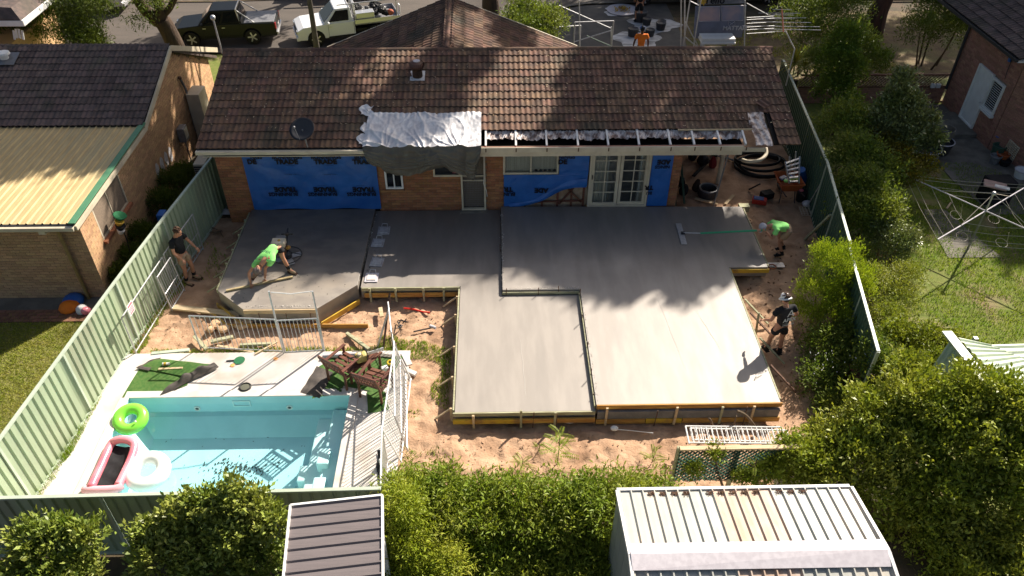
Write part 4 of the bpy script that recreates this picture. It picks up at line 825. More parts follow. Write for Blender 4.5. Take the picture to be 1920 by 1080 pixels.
# ------------------------------------------------------------------ pool
PL=thing('swimming_pool','turquoise fibreglass pool with corner steps sunk in the white deck','pool',(-5.8,10,0))
zb=-.74; X0,X1,Y0,Y1=-8.276,-3.324,8.454,11.996
b_=MB()
def q4(*p): b_.add([V(a) for a in p],[(0,1,2,3)])
zl=-.42
q4((X0,Y1,.07),(X0,Y1,zl),(X1,Y1,zl),(X1,Y1,.07)); q4((X0,Y1,zl),(X0+.15,Y1-.12,zl-.03),(X1-.15,Y1-.12,zl-.03),(X1,Y1,zl)); q4((X0+.15,Y1-.12,zl-.03),(X0+.5,Y1-.52,zb),(X1-.7,Y1-.52,zb),(X1-.6,Y1-.12,zl-.03))
q4((X1-.6,Y1-.12,zl-.03),(X1-.7,Y1-.52,zb),(X1-.012,Y1-.52,zb),(X1-.012,Y1-.12,zl-.03)); q4((X0,Y0,.07),(X0,Y0,zl),(X0,Y1,zl),(X0,Y1,.07)); q4((X0,Y0,zl),(X0+.15,Y0,zl-.03),(X0+.15,Y1-.12,zl-.03),(X0,Y1,zl)); q4((X0+.15,Y0,zl-.03),(X0+.5,Y0,zb),(X0+.5,Y1-.52,zb),(X0+.15,Y1-.12,zl-.03))
q4((X1,Y1,.07),(X1,Y1,zl),(X1,Y0,zl),(X1,Y0,.07)); q4((X0,Y0,.07),(X1,Y0,.07),(X1,Y0,zb),(X0,Y0,zb))
q4((X0+.01,Y0,zb),(X1-.01,Y0,zb),(X1-.01,Y1-.05,zb),(X0+.01,Y1-.05,zb)); q4((X1-.01,Y0,zb),(X1-.01,Y0,zl),(X1-.01,Y1,zl),(X1-.01,Y1,zb))
b_.build('shell',m_pool,PL)
b_=MB(); b_.box((X1-.22,10.2,zl-.12),(.44,3.5,.36)); b_.build('bench',m_pooll,PL,bevel=.03)
b_=MB(); b_.box((X1-.60,10.1,zl-.22),(.34,3.4,.3)); b_.build('step',m_pooll,PL,bevel=.03)
b_=MB(); b_.box((X0+.30,9.4,-.30),(.6,1.9,.34)); b_.build('bench',m_pooll,PL,bevel=.05)
for y,x,z in ((10.3,X1-.82,-.56),(9.3,X1-.80,-.56),(10.5,X1-.40,-.24),(9.75,X1-.38,-.24)):
    b_=MB(); b_.box((x,y,z-.1),(.26,.42,.3)); b_.build('tread_block',m_pooll,PL,bevel=.03)
for px,py in ((370,766),(543,764)):
    q=PY(px,py,Y1-.01); b_=MB(); b_.torus(q,.055,.02,16,6,Matrix.Rotation(math.pi/2,3,'X')); b_.build('return_jet',m_white,PL); b_=MB(); b_.lathe(q,[(.05,0),(.04,.005),(0,.01)],12,Matrix.Rotation(math.pi/2,3,'X')); b_.build('jet_eye',m_dkgrey,PL)
q=PY(453,755,Y1); b_=MB(); frame_rect(b_,(q.x-.2,Y1-.012,q.z-.11),(1,0,0),.4,.18,.025,.02); b_.build('skimmer_frame',m_pooll,PL)
b_=MB(); b_.grid(lambda u,v:(X0+.002+(X1-X0-.004)*u,Y0+.002+(Y1-Y0-.004)*v,-.16),2,2); o=b_.build('water',m_water); o['kind']='structure'
chips('floating_leaves',lambda r:((lambda a,b:(V((-5.75+a,10.62+b,zb+.012)),V((0,0,1))))(r.gauss(0,.38),r.gauss(0,.13))),150,M('soggy_leaf',(.03,.035,.025),None),'dark leaves sunk on the pool floor',.02,.05,4)
chips('floating_leaves',lambda r:((lambda a,b:(V((a,b,zb+.012)),V((0,0,1))))(r.uniform(-7.6,-4.2),r.uniform(9,11.6))),80,m_dkgrey,'scattered dark leaves on the pool floor',.012,.03,8)
# white deck with coping, around the pool opening
DX0,DX1,DY0,DY1=-9.26,-2.08,8.24,13.42
b_=MB()
for (a,b,c,d) in ((DX0,DX1,Y1+.004,DY1),(DX0,X0-.004,DY0,Y1+.004),(X1+.004,DX1,DY0,Y1+.004),(X0-.004,X1+.004,DY0,Y0-.004)):
    b_.prism([(a,c),(b,c),(b,d),(a,d)],-.5,.06)
b_.v=[(max(x,-9.16 if y<9 else (-9.10 if y<11 else -9.16)) if z>0 else x,y,z) for x,y,z in b_.v]
struct('pool_deck',b_,m_deck)
b_=MB()
for a,b in (((X0-.1,Y1+.09),(X1+.1,Y1+.09)),((X0-.09,Y0),(X0-.09,Y1)),((X1+.09,Y0),(X1+.09,Y1))): b_.beam((*a,.07),(*b,.07),.2,.03)
b_.build('coping',m_deck,PL,bevel=.01)
# ------------------------------------------------------------------ sheds and roofs in the foreground
# grey carport roof
a,b,c,d=P(545,949,2.5),P(717,930,2.5),P(697,1080,2.5),P(510,1080,2.5)
cs=thing('carport','dark grey ribbed steel carport roof with white edging in the near yard','carport',(a+b+c+d)/4-V((0,0,2.5)))
u=NT(b-a); v=V((-u.y,u.x,0)); W_=(b-a).length; Ld=3.2
b_=MB()
ribs(cs,a-v*Ld+u*W_*0,v,-u,Ld,W_,m_greyroof,cover=.78,nr=4,rh=.025,rw=.05) if False else None
nrm=V((0,0,1)); kk=0; x=0
while x<Ld:
    c0=a-v*x; w2=.195; mb=MB(); p=[(0,.028),(.02,.028),(.035,0),(.10,.002),(.175,0),(.195,.028)]
    mb.add([c0-v*q+V((0,0,z)) for q,z in p]+[c0-v*q+V((0,0,z))+u*W_ for q,z in p],[(i,len(p)+i,len(p)+i+1,i+1) for i in range(len(p)-1)]); mb.build('roof_rib_sheet',m_greyroof,cs,solid=.003); x+=w2
for p0,p1 in ((a,b),(a,a-v*Ld),(b,b-v*Ld)): mb=MB(); mb.beam(p0+V((0,0,0)),p1+V((0,0,0)),.035,.08); mb.build('edge_trim',m_white,cs)
for p0 in (a-v*.2,b-v*.2-u*.1): mb=MB(); mb.box((p0.x,p0.y,1.2),(.08,.08,2.4)); mb.build('post',m_white,cs)
# white shed
z1_=2.2; e0,e1=P(1160,922,z1_),P(1575,922,z1_); r0,r1=P(1182,1044,2.45),P(1648,1044,2.45)
sh=thing('garden_shed','off-white ribbed steel shed roof with a broad ridge cap, near right','shed',(4,7,0))
vv=V((0,(e0.y-r0.y),z1_-2.45)); Ls=vv.length
x=e0.x; k=0
while x<e1.x+.03:
    for sgn,o_ in ((1,V((x,r0.y,2.45))),(-1,V((x,r0.y-.0,2.45)))):
        mb=MB(); w2=.195; st_=m_stainroof if 8<=k<=12 else m_whiteroof; dv=vv if sgn>0 else V((0,-vv.y*1.2,vv.z*1.2)); p=[(0,.036),(.018,.036),(.032,0),(.1,.002),(.170,0),(.195,.036)]
        vs=[o_+V((q,0,z)) for q,z in p]; mb.add(vs+[a_+dv for a_ in vs],[(i,i+1,len(p)+i+1,len(p)+i) for i in range(len(p)-1)]); mb.build('roof_rib_sheet',st_,sh,solid=.003)
    x+=w2; k+=1
xe=x
mb=MB(); mb.hull([V((e0.x-.02,r0.y+.22,2.46)),V((xe,r0.y+.22,2.46)),V((xe,r0.y,2.53)),V((e0.x-.02,r0.y,2.53))],[V((e0.x-.02,r0.y+.22,2.45)),V((xe,r0.y+.22,2.45)),V((xe,r0.y-.24,2.45)),V((e0.x-.02,r0.y-.24,2.47))]); mb.build('ridge_cap',m_cap,sh)
mb=MB(); mb.beam((e0.x-.03,e0.y+.03,z1_),(xe,e0.y+.03,z1_),.05,.07); mb.build('gutter',m_white,sh)
for xx in (e0.x-.03,xe+.03): mb=MB(); mb.beam((xx,e0.y,z1_),(xx,r0.y,2.47),.05,.08); mb.beam((xx,r0.y,2.47),(xx,r0.y-1.5,2.2),.05,.08); mb.build('verge_trim',m_white,sh)
for xx in (e0.x,xe):
    for j in range(8): mb=MB(); y0=r0.y-1.3+j*(e0.y-r0.y+1.3)/8; w3=(e0.y-r0.y+1.3)/8; mb.box((xx,y0+w3/2,1.12),(.03,w3-.012,2.2)); mb.build('wall_panel',m_whiteroof,sh)
mb=MB(); mb.box(((e0.x+xe)/2,e0.y-.02,1.08),(xe-e0.x,.03,2.12)); mb.build('back_wall',m_whiteroof,sh)
chips('gutter_litter',lambda r:(V((e0.x+.25+.195*r.choice([2,3,4,5,7,8,9,10,11,13,14,15])+r.uniform(-.16,-.04),e0.y-.05-abs(r.gauss(0,.03)),z1_+.025+abs(r.gauss(0,.012)))),V((0,0,1))),1400,M('brown_leaf_litter',(.10,.05,.035),(.16,.09,.05),30,.9,rand=.3),'brown leaf litter caught at the shed gutter',.008,.022,6)
# green corrugated hip roof at the right
gr=thing('green_shed','pale green corrugated hip roof showing between shrubs at the right','shed',(10.6,10.3,0))
za,zb_=2.1,2.5; A=P(1775,622,2.2); Cc=P(1920,640,2.0); 
A0=V((9.35,11.6,2.2)); D0=V((9.6,9.4,2.0)); 
def sheet_between(p00,p10,p01,p11,n,amp,mat,root):
    for k in range(n):
        mb=MB(); t0,t1=k/n,(k+1)/n
        def f(u,v): 
            t=t0+(t1-t0)*u; a_=V(p00).lerp(V(p10),t); b2=V(p01).lerp(V(p11),t); return a_.lerp(b2,v)+V((0,0,amp*math.sin(2*math.pi*u*5)))
        mb.grid(f,30,1); mb.build('roof_sheet',mat,root)
m_gr=M('pale_green_corrugated',(.42,.50,.36),(.36,.43,.31),3,.4)
sheet_between(P(1785,650,2.15),P(1862,728,2.3),P(1795,635,2.2),P(1900,745,2.2),2,.015,m_gr,gr)
sheet_between(P(1795,632,2.25),P(1905,740,2.35),P(1855,646,2.15),P(1990,700,2.2),2,.018,m_gr,gr)
sheet_between(P(1857,646,2.15),P(1950,760,2.2),P(1960,643,2.1),P(2050,760,2.1),2,.018,m_gr,gr)
sheet_between(P(1780,640,2.2),P(1850,735,2.2),P(1740,700,1.7),P(1800,790,1.7),2,.018,m_gr,gr)
mb=MB(); mb.beam(P(1775,622,2.25),P(1862,732,2.4),.2,.04); mb.build('ridge_cap',m_greenL,gr)
for p in (P(1800,690,1.1),P(1900,690,1.0)): mb=MB(); mb.box((p.x,p.y,1.0),(.08,.08,2.0)); mb.build('post',m_greenL,gr)
# ------------------------------------------------------------------ pool fence panels and posts
def panel(label,A,B,h,nb,mat=m_galv,lean=(0,0,0),group='galvanised pool fence panels',rb=.008,mid=None,name='pool_fence',bh=0.06,extra=None):
    A,B=V(A),V(B); up=V((lean[0],lean[1],h)); F=thing(name,label,'pool fence',(A+B)/2,group); u=NT(B-A)
    for p in (A,B): b_=MB(); b_.tube([p,p+up],.018,8); b_.build('post',mat,F)
    for t,nm in ((bh,'bottom_rail'),(1.0,'top_rail')): b_=MB(); b_.tube([A+up*t,B+up*t],.017,8); b_.build(nm,mat,F)
    if mid: b_=MB(); b_.tube([A+up*mid,B+up*mid],.012,6); b_.build('middle_rail',mat,F)
    for i in range(1,nb): p=A.lerp(B,i/nb); b_=MB(); b_.tube([p+up*bh,p+up],rb,5); b_.build('bar',mat,F)
    if extra: extra(F)
    return F
def sign(F):
    q=PX(243,578,-8.45); u=V((.05,1,0)).normalized(); b_=MB(); b_.box(q+V((.03,0,0)),(.26,.006,.3),Matrix((u,V((1,0,0)),V((0,0,1)))).transposed()); b_.build('warning_sign',m_white,F)
    for k,(zo,hh) in enumerate(((.10,.05),(.03,.02),(-.01,.02),(-.05,.02),(-.10,.035))): b_=MB(); b_.box(q+V((.036,0,zo)),(.2,.004,hh),Matrix((u,V((1,0,0)),V((0,0,1)))).transposed()); b_.build('sign_print',m_pink,F)
panel('pool fence panel with a red and white warning sign beside the pale green fence',(-8.62,13.46,.02),(-8.43,15.75,.02),1.15,17,extra=sign)
panel('pool fence panel with a middle rail behind the man in black, against the green fence',(-8.40,15.8,.02),(-8.2,17.6,.02),1.2,13,mid=.5)
panel('short dense fence gate leaning beside the warning sign panel',(-8.25,15.0,.02),(-8.18,15.8,.02),1.1,9,mid=.5,lean=(-.08,0,0),name='pool_gate')
panel('long front pool fence panel behind the patio, left of the gate',P(377,655),P(532,662),1.1,17,lean=(0,-.02,0))
gx=panel('front pool fence gate with two tall posts',P(536,664),P(607,660),1.1,10,lean=(0,-.02,0),name='pool_gate')
for i,(bx,by,tx,ty) in enumerate(((533,666,504,546),(609,660,586,546))):
    a=P(bx,by); t=PY(tx,ty,a.y-.02); b_=MB(); b_.tube([a,t],.022,8); b_.build('tall_post',m_galv,gx)
b_=MB(); b_.tube([PY(508,548,P(533,666).y),PY(546,551,P(533,666).y),PY(585,546,P(609,660).y)],.012,6); b_.build('tie_strap',m_white,gx)
panel('pool fence panel standing edge-on at the right of the patio, near the garden seats',(-1.98,12.45,.04),(-2.0,10.1,.04),1.1,26,mat=m_white,rb=.008,lean=(-.30,0,0))
panel('pool fence panel at the near right corner of the deck',(-2.30,10.1,.06),(-2.16,8.6,.06),1.15,15,mat=m_white,rb=.009)
panel('second pool fence panel leaning behind the edge-on one',(-2.12,12.6,.05),(-1.90,10.4,.05),1.0,20,mat=m_galv,lean=(-.20,.1,0),rb=.007,mid=.5)
panel('pool fence panel standing edge-on in the sand beyond the garden seats',(-2.58,14.0,.0),(-2.40,12.95,.0),1.1,10,mat=m_galv)
for i,(a,b) in enumerate((((-2.9,13.6,0),(-2.55,13.9,1.0)),((-2.75,13.5,0),(-2.6,14.5,.95)))): b_=MB(); b_.beam(a,b,.05,.02); tag(b_.build('leaning_bar',m_steelR if i else m_galv),['pale','rusty'][i]+' bar propped against the edge-on fence in the sand','bar')
panel('white slatted fence panel lying tilted behind the green lattice',P(1292,832,.55),P(1475,834,.55),.05,19,mat=m_white,lean=(0,.42,0),group='white fence panels by the lattice',rb=.012)
panel('second white fence panel behind the tilted one',P(1299,826,.48),P(1482,830,.48),.03,22,mat=m_white,lean=(0,.30,0),group='white fence panels by the lattice',rb=.010)
# ------------------------------------------------------------------ things on the deck
zd=.066
def turf(label,poly_fn,nu,nv,folds):
    T=thing('artificial_turf',label,'artificial turf',poly_fn(.5,.5)); b_=MB(); b_.grid(poly_fn,nu,nv); b_.build('turf',m_turf,T,smooth=True)
    for f,n1,n2 in folds: b_=MB(); b_.grid(f,n1,n2); b_.build('folded_backing',m_turfb,T,smooth=True)
    return T
def bil(a,b,c,d): return lambda u,v:(V(a).lerp(V(b),u)).lerp(V(d).lerp(V(c),u),v)
A,B,C_,D=P(229,745,zd),P(305,742,zd),P(352,672,zd),P(268,688,zd)
def t1(u,v):
    bot=P(229,745,zd).lerp(P(300,742,zd),min(1,u*1.6)) if u<.62 else P(300,742,zd).lerp(P(352,722,zd),(u-.62)/.38)
    top=P(262,690,zd).lerp(P(352,690,zd),u); q=bot.lerp(top,v); return q+V((0,0,.004+.006*math.sin(u*9+v*4)))
def t1b(u,v):
    bot=P(262,690,zd+.02).lerp(P(345,706,zd+.02),u); top=P(298,672,zd+.02).lerp(P(405,684,zd+.02),u); q=bot.lerp(top,v)
    return q+V((0,0,.012+.02*math.sin(math.pi*v)+.006*math.sin(u*14)-(.012 if v>.99 else 0)))
def f1(u,v):
    a=P(300,743,zd).lerp(P(410,690,zd),u); a+=V((.03*math.sin(u*9),-.04*math.sin(u*math.pi),0)); b=P(338,712,zd).lerp(P(400,682,zd),u); q=a.lerp(b,v); return q+V((0,0,.03+.16*math.sin(math.pi*v)*(.35+.65*math.sin(math.pi*u))*(1+.35*math.sin(u*16+v*5))))
def f1b(u,v):
    a=P(255,692,zd).lerp(P(280,697,zd),u); b=P(285,676,zd).lerp(P(304,672,zd),u); return a.lerp(b,v)+V((0,0,.035+.01*math.sin(v*9)))
T1=turf('offcut of artificial turf with its dark backing folded over, on the white deck',t1,16,12,[(f1,30,12),(f1b,6,10)])
b_=MB(); b_.grid(t1b,20,12); b_.build('turf_flap',m_turf,T1,smooth=True)
def t2(u,v):
    bot=P(617,718,zd).lerp(P(716,738,zd),u) if 1 else 0; top=P(640,665,zd).lerp(P(757,668,zd),u); q=bot.lerp(top,v); return q+V((0,0,.004+.008*math.sin(u*11+v*3)))
T2=turf('large piece of artificial turf under the wooden garden seats',t2,26,20,[(lambda u,v:(P(563,737,zd).lerp(P(600,748,zd),u)).lerp(P(594,688,zd).lerp(P(625,700,zd),u),v)+V((0,0,.02+.05*math.sin(math.pi*u)*math.sin(math.pi*v)+.012*math.sin(v*14))),14,14)])
for (a,b,c,d) in (((585,748),(640,738),(650,700),(612,690)),((688,735),(690,776),(730,768),(722,735)),((596,690),(640,705),(655,668),(622,672))):
    b_=MB(); b_.grid(lambda u,v:(P(*a,zd).lerp(P(*b,zd),u)).lerp(P(*d,zd).lerp(P(*c,zd),u),v)+V((0,0,.01+.012*math.sin(u*7+v*9))),12,12); b_.build('turf_flap',m_turf,T2,smooth=True)
b_=MB(); b_.beam(P(699,662,zd+.03),P(718,694,zd+.03),.012,.01); b_.build('seam_strip',m_turfb,T2)
def bench(label,A,B,depth,seath=.43,backh=.86,ns=9,nseat=4,dirn=None):
    """A,B: feet of the back legs; the seat lies on the far side"""
    A,B=V(A),V(B); u=NT(B-A); f=V((-u.y,u.x,0)) if dirn is None else V(dirn); W_=(B-A).length; T=thing('garden_bench',label,'bench',(A+B)/2+f*depth/2)
    def part(n,a,b,w_,h,m=m_wood): b_=MB(); b_.beam(a,b,w_,h); b_.build(n,m,T,bevel=.004)
    z=V((0,0,1)); lean=-f*.14
    for p in (A,B): part('leg',p,p+z*seath,.055,.05); part('back_post',p+z*seath,p+z*backh+lean,.055,.04); part('leg',p+f*depth,p+f*depth+z*.62,.055,.055); part('armrest',p+z*.63-f*.05,p+f*(depth+.06)+z*.64,.07,.03); part('side_rail',p+z*.36,p+f*depth+z*.36,.03,.06)
    part('top_rail',A+z*backh+lean-u*.03,B+z*backh+lean+u*.03,.035,.08); part('lower_back_rail',A+z*(seath+.1)+lean*.2,B+z*(seath+.1)+lean*.2,.03,.05); part('front_rail',A+f*depth+z*.38,B+f*depth+z*.38,.03,.07)
    for i in range(1,ns): t=i/ns; p=A+u*W_*t; part('back_slat',p+z*(seath+.1)+lean*.2,p+z*(backh-.02)+lean*.97,.035,.016)
    part('lattice_rail',A+z*(seath+.24)+lean*.55,B+z*(seath+.24)+lean*.55,.012,.03)
    for i in range(nseat+1): q=f*(.04+(depth-.06)*i/nseat)+z*(seath+.012*abs(i-2)/2); part('seat_slat',A+q-u*.02,B+q+u*.02,.085 if depth<.6 else .1,.022)
    return T
Lb=P(572,715,zd); Rb=P(655,735,zd)
BA=P(619,714,zd); BB=P(648,733,zd)
bench('left wooden garden armchair of the corner set, seen from behind',P(617,713,zd),P(651,732,zd),.58,ns=7)
bench('right wooden garden armchair of the corner set, half hidden by the white pool fence',P(676,744,zd),P(716,757,zd),.52,ns=8)
q=P(668,722,zd); ct=thing('corner_table','slatted wooden corner table between the two garden armchairs, a chainsaw on it','table',q+V((.05,.25,0)))
for k in range(6): b_=MB(); b_.beam(q+V((-.15+.09*k,-.02+.05*k,.44)),q+V((.10+.09*k,.52+.02*k,.44)),.075,.022); b_.build('table_slat',m_wood,ct)
for dx,dy in ((-.1,.05),(.3,.2),(.1,.5),(.5,.55)): b_=MB(); b_.beam(q+V((dx,dy,0)),q+V((dx,dy,.43)),.05,.05); b_.build('leg',m_wood,ct)
cs_=PY(672,705,12.75); c0=P(668,722,zd)+V((.14,.33,.455)); ch=thing('chainsaw','yellow chainsaw with a pale guide bar on the wooden corner table','chainsaw',c0)
R_=Matrix.Rotation(.45,3,'Z'); b_=MB(); b_.box(c0+V((0,0,.11)),(.26,.2,.2),R_); b_.build('body',M('saw_yellow',(.55,.45,.16),(.42,.34,.12),8,.5),ch,bevel=.04)
b_=MB(); b_.lathe(c0+V((-.03,-.03,.2)),[(.05,0),(.05,.05),(.03,.06),(0,.06)],12); b_.build('fuel_cap',m_cream,ch); b_=MB(); b_.box(c0+R_@V((.33,.02,.13)),(.42,.012,.09),R_); b_.build('guide_bar',m_white,ch,bevel=.004)
b_=MB(); b_.tube([c0+R_@V((.1,-.13,.1)),c0+R_@V((.12,-.1,.3)),c0+R_@V((.12,.1,.3)),c0+R_@V((.1,.13,.1))],.014,6); b_.build('front_handle',m_black,ch); b_=MB(); b_.tube([c0+R_@V((-.12,0,.18)),c0+R_@V((-.3,0,.2)),c0+R_@V((-.3,0,.06)),c0+R_@V((-.12,0,.05))],.016,6); b_.build('rear_handle',m_black,ch)
c=P(722,696,zd); b_=MB(); b_.box(c+V((0,0,.07)),(.16,.12,.14),.4); tag(b_.build('white_tub',m_white,bevel=.02),'small white tub on the turf beside the right armchair','tub')
c=P(726,690,zd)+V((.05,.12,0)); rr=thing('tape_roll','yellow roll of tape on the turf','tape',c); b_=MB(); b_.torus(c+V((0,0,.06)),.05,.025,18,8,Matrix.Rotation(.4,3,'X')); b_.build('roll',M('yellow_tape',(.75,.55,.05),None),rr); b_=MB(); b_.torus(c+V((0,0,.06)),.022,.012,12,6,Matrix.Rotation(.4,3,'X')); b_.build('core',m_dkgrey,rr)
c=P(460,727,zd); sk_=thing('skimmer_lid','round dark skimmer lid lying on the white deck','lid',c); b_=MB(); b_.torus(c+V((0,0,.02)),.12,.022,26,8); b_.build('rim',m_black,sk_); b_=MB(); b_.lathe(c,[(.11,.012),(.1,.03),(0,.036)],20); b_.build('lid',M('grey_green_lid',(.12,.12,.09),None),sk_)
c=P(449,676,zd); rk=thing('racket','dark green plastic racket lying on the white deck','racket',c); b_=MB(); b_.lathe(c,[(.0,.0),(.125,.0),(.13,.012),(0,.013)],22); b_.build('head',M('racket_green',(.03,.16,.07),None),rk); b_=MB(); b_.beam(c+V((-.12,0,.01)),c+V((-.30,-.02,.01)),.03,.02); b_.build('grip',m_dkgrey,rk)
c=P(312,684,zd+.05); bt=thing('spray_can','small yellow and white spray can lying on the turf offcut','can',c); Rx=Matrix.Rotation(math.pi/2,3,'Y'); b_=MB(); b_.lathe(c+V((-.08,0,.03)),[(.032,0),(.032,.15),(.018,.17),(0,.17)],12,Rx); b_.build('can',m_white,bt); b_=MB(); b_.lathe(c+V((-.05,0,.03)),[(.0335,0),(.0335,.06)],12,Rx); b_.build('band',m_plyY,bt)
b_=MB(); b_.box(P(320,691,zd+.05),(.55,.05,.03),.05); tag(b_.build('batten',m_pine),'short cream batten lying on the turf offcut','batten')
for i,(px,py) in enumerate(((517,673),(436,685))): c=P(px,py,zd); b_=MB(); b_.lathe(c,[(0,0),(.05,0),(.055,.01),(0,.014)],7); tag(b_.build('orange_peel',M('orange_scrap%d'%i,(.8,.38,.12),None)),['orange scrap on the sunny deck near the gate','orange scrap on the deck beside the racket'][i],'scrap')
c=P(618,667,zd+.05); b_=MB(); b_.tube([P(605,668,zd+.05),P(668,664,zd+.05)],.055,12); tag(b_.build('white_tube',m_cap),'pale grey tube lying behind the left armchair','tube')
c=P(718,862,zd); b_=MB(); b_.grid(lambda u,v:P(713,846,zd+.02).lerp(P(715,905,zd+.02),v)+V((.14*(u-.5)+.02*math.sin(v*9),0,.05*math.sin(math.pi*u)*(1+.3*math.sin(v*17)))),8,22); tag(b_.build('black_bag',m_tblack,smooth=True),'narrow black rolled bag at the fence foot near the deck corner','bag')
b_=MB(); b_.box(P(714,866,zd+.12),(.07,.09,.12),.2); tag(b_.build('white_bottle',m_white,bevel=.02),'white bottle on the black rolled bag','bottle')
# ------------------------------------------------------------------ inflatables
c=P(247,790,-.02); gf=thing('swim_ring','lime green swim ring at the pool corner','swim ring',c); b_=MB(); b_.torus(c+V((0,0,.08)),.25,.125,40,16,Matrix.Rotation(.25,3,'X')@Matrix.Rotation(.1,3,'Y')); b_.build('ring',m_green,gf,smooth=True); b_=MB(); b_.lathe(c+V((.2,-.17,.18)),[(.02,0),(.015,.03),(0,.03)],8); b_.build('valve',m_white,gf)
c=P(279,888,-.02); wf_=thing('swim_ring','large white swim ring at the near left pool corner','swim ring',c); b_=MB(); b_.torus(c+V((0,0,.08)),.31,.15,44,16,Matrix.Rotation(.12,3,'X')); b_.build('ring',m_wvinyl,wf_,smooth=True); b_=MB(); b_.lathe(c+V((-.2,.25,.2)),[(.02,0),(.015,.03),(0,.03)],8); b_.build('valve',m_white,wf_)
c=P(212,872,.05); pf=thing('pool_lounger','pink inflatable lounger with a black mesh seat over the pool edge','pool float',c)
def fp(px,py,z=.14): return P(px,py,z)
pts=[fp(170,915),fp(190,872),(fp(207,835)),fp(218,826,.2),fp(232,824,.22),fp(246,828,.2),fp(252,838,.16),fp(245,862),fp(232,890),fp(222,910)]
def cat(pts,n=6,closed=False):
    out=[]; m_=len(pts)
    for i in range(m_ if closed else m_-1):
        p0,p1,p2,p3=[pts[(i+k)%m_] if closed else pts[min(max(i+k,0),m_-1)] for k in (-1,0,1,2)]
        for j in range(n): t=j/n; out.append(.5*((2*p1)+(p2-p0)*t+(2*p0-5*p1+4*p2-p3)*t*t+(3*p1-p0-3*p2+p3)*t**3))
    if not closed: out.append(pts[-1])
    return out
b_=MB(); b_.tube(cat(pts),.085,12); b_.build('tube',m_pink,pf,smooth=True)
b_=MB(); b_.tube(cat([fp(158,918,.1),fp(175,919,.13),fp(215,917,.13),fp(229,910,.13)]),.085,12); b_.build('end_tube',M('pale_pink_vinyl',(.85,.40,.46),None,rough=.25,coat=.3),pf,smooth=True)
b_=MB(); b_.grid(lambda u,v:(fp(176,912,.10).lerp(fp(222,908,.10),u)).lerp(fp(212,834,.13).lerp(fp(248,836,.13),u),v)+V((0,0,-.05*math.sin(math.pi*u)+.008*math.sin(v*20+u*5))),12,20); b_.build('mesh_seat',m_tblack,pf,smooth=True)
# ------------------------------------------------------------------ site clutter in the sand
def plank(label,a,b,w_,h,mat=m_pine,z=.03,nm='plank',cat_='plank'):
    A_=P(*a,z) if len(a)==2 else V(a); B_=P(*b,z) if len(b)==2 else V(b); mb=MB(); mb.beam(A_,B_,w_,h); return tag(mb.build(nm,mat,bevel=.004),label,cat_)
plank('wide cream plank lying in the sand by the clipped slab',(326,576),(450,590),.17,.05,m_pine,.12)
plank('greenish plank sloping across the sand under the fence',(364,630),(388,655),.09,.04,m_pineG,.1)
plank('thick weathered plank lying behind the front fence panel',(395,641),(437,632),.10,.07,m_pineG,.08)
plank('grey round post lying behind the front fence gate',(450,647),(508,645),.07,.07,m_pineG,.06)
plank('long thin plank half buried in grass behind the fence',(407,648),(475,660),.06,.03,m_pine,.05)
plank('pale batten at the grass edge of the deck',(478,664),(520,641),.04,.03,m_pine,.08)
plank('curved pale post lying alone in the sunny sand',(650,625),(692,655),.08,.07,m_pineG,.08)
plank('short cream offcut standing on the sand near the slab',(713,577),(716,594),.10,.04,m_pine,.14)
plank('pale green board end at the left edge of the sand',(284,663),(355,656),.09,.04,m_greenL,.06)
plank('grey board resting at the grass edge by the turf',(660,660),(735,668),.10,.02,m_concO,.08)
plank('pale stone kerb piece in grass right of the garden seats',(757,662),(768,685),.14,.05,m_deck,.06,'kerb_piece','stone')
plank('pale brick lying at the right of the fence corner',(762,694),(780,702),.11,.07,m_deck,.06,'brick_piece','brick')
plank('long weathered timber leaning against the dark fence',P(1508,450,.1),P(1557,403,1.35),.09,.05,m_pineG)
m_sandst=M('sandstone',(.60,.40,.24),(.50,.32,.18),8,.9)
for i,(px,py,s) in enumerate(((407,608,.2),(420,616,.17),(455,606,.24),(466,605,.12),(395,618,.10))):
    c=P(px,py,.06); r=random.Random(i); b_=MB(); b_.lathe(c,[(s*.8,-.05),(s,.0),(s*.85,.05),(s*.5,.07),(0,.075)],7,Matrix.Rotation(r.random()*3,3,'Z')); tag(b_.build('stone_slab',m_sandst),['pinkish stone slab at the left of the fenced pile','broken stone slab in the middle of the fenced pile','largest stone slab right in the fenced pile','small pale stone beside the largest slab','dark small stone left of the fenced pile'][i],'stone')
b_=MB(); pts=[P(x,y,.05) for x,y in ((757,578),(775,580),(790,584),(806,586))]; b_.tube(cat(pts),.022,8); tag(b_.build('red_bar',M('red_tool_paint',(.6,.03,.02),None,rough=.4)),'red bar lying in the sand near the slab corner','bar')
lv=thing('hand_tool','grey hammer-headed tool lying in the sand','tool',P(795,620,.05)); b_=MB(); b_.tube([P(775,622,.05),P(812,614,.07)],.018,8); b_.build('handle',m_dkgrey,lv); b_=MB(); b_.tube([P(806,611,.09),P(817,615,.09)],.04,10); b_.build('head',m_cap,lv)
c=P(758,608,.05); b_=MB(); [b_.tube([c+V((RND.uniform(-.2,.2),RND.uniform(-.2,.2),.02)) ,c+V((RND.uniform(-.15,.15),RND.uniform(-.3,.1),.1))],.015,5) for _ in range(7)]; tag(b_.build('twisted_wire',m_dkgrey),'tangle of dark wire in the sand beside the edge-on fence','wire')
b_=MB(); b_.tube(cat([P(1150,805,.12),P(1180,807,.12),P(1225,812,.13)]),.01,5); tag(b_.build('white_cable',m_white),'thin white cable on the sand below the high slab','cable')
b_=MB(); c=P(1152,803,.13); b_.ball(c,(.09,.07,.05),9,6); tag(b_.build('paper_scrap',m_white),'crumpled white paper on the sand below the high slab','paper')
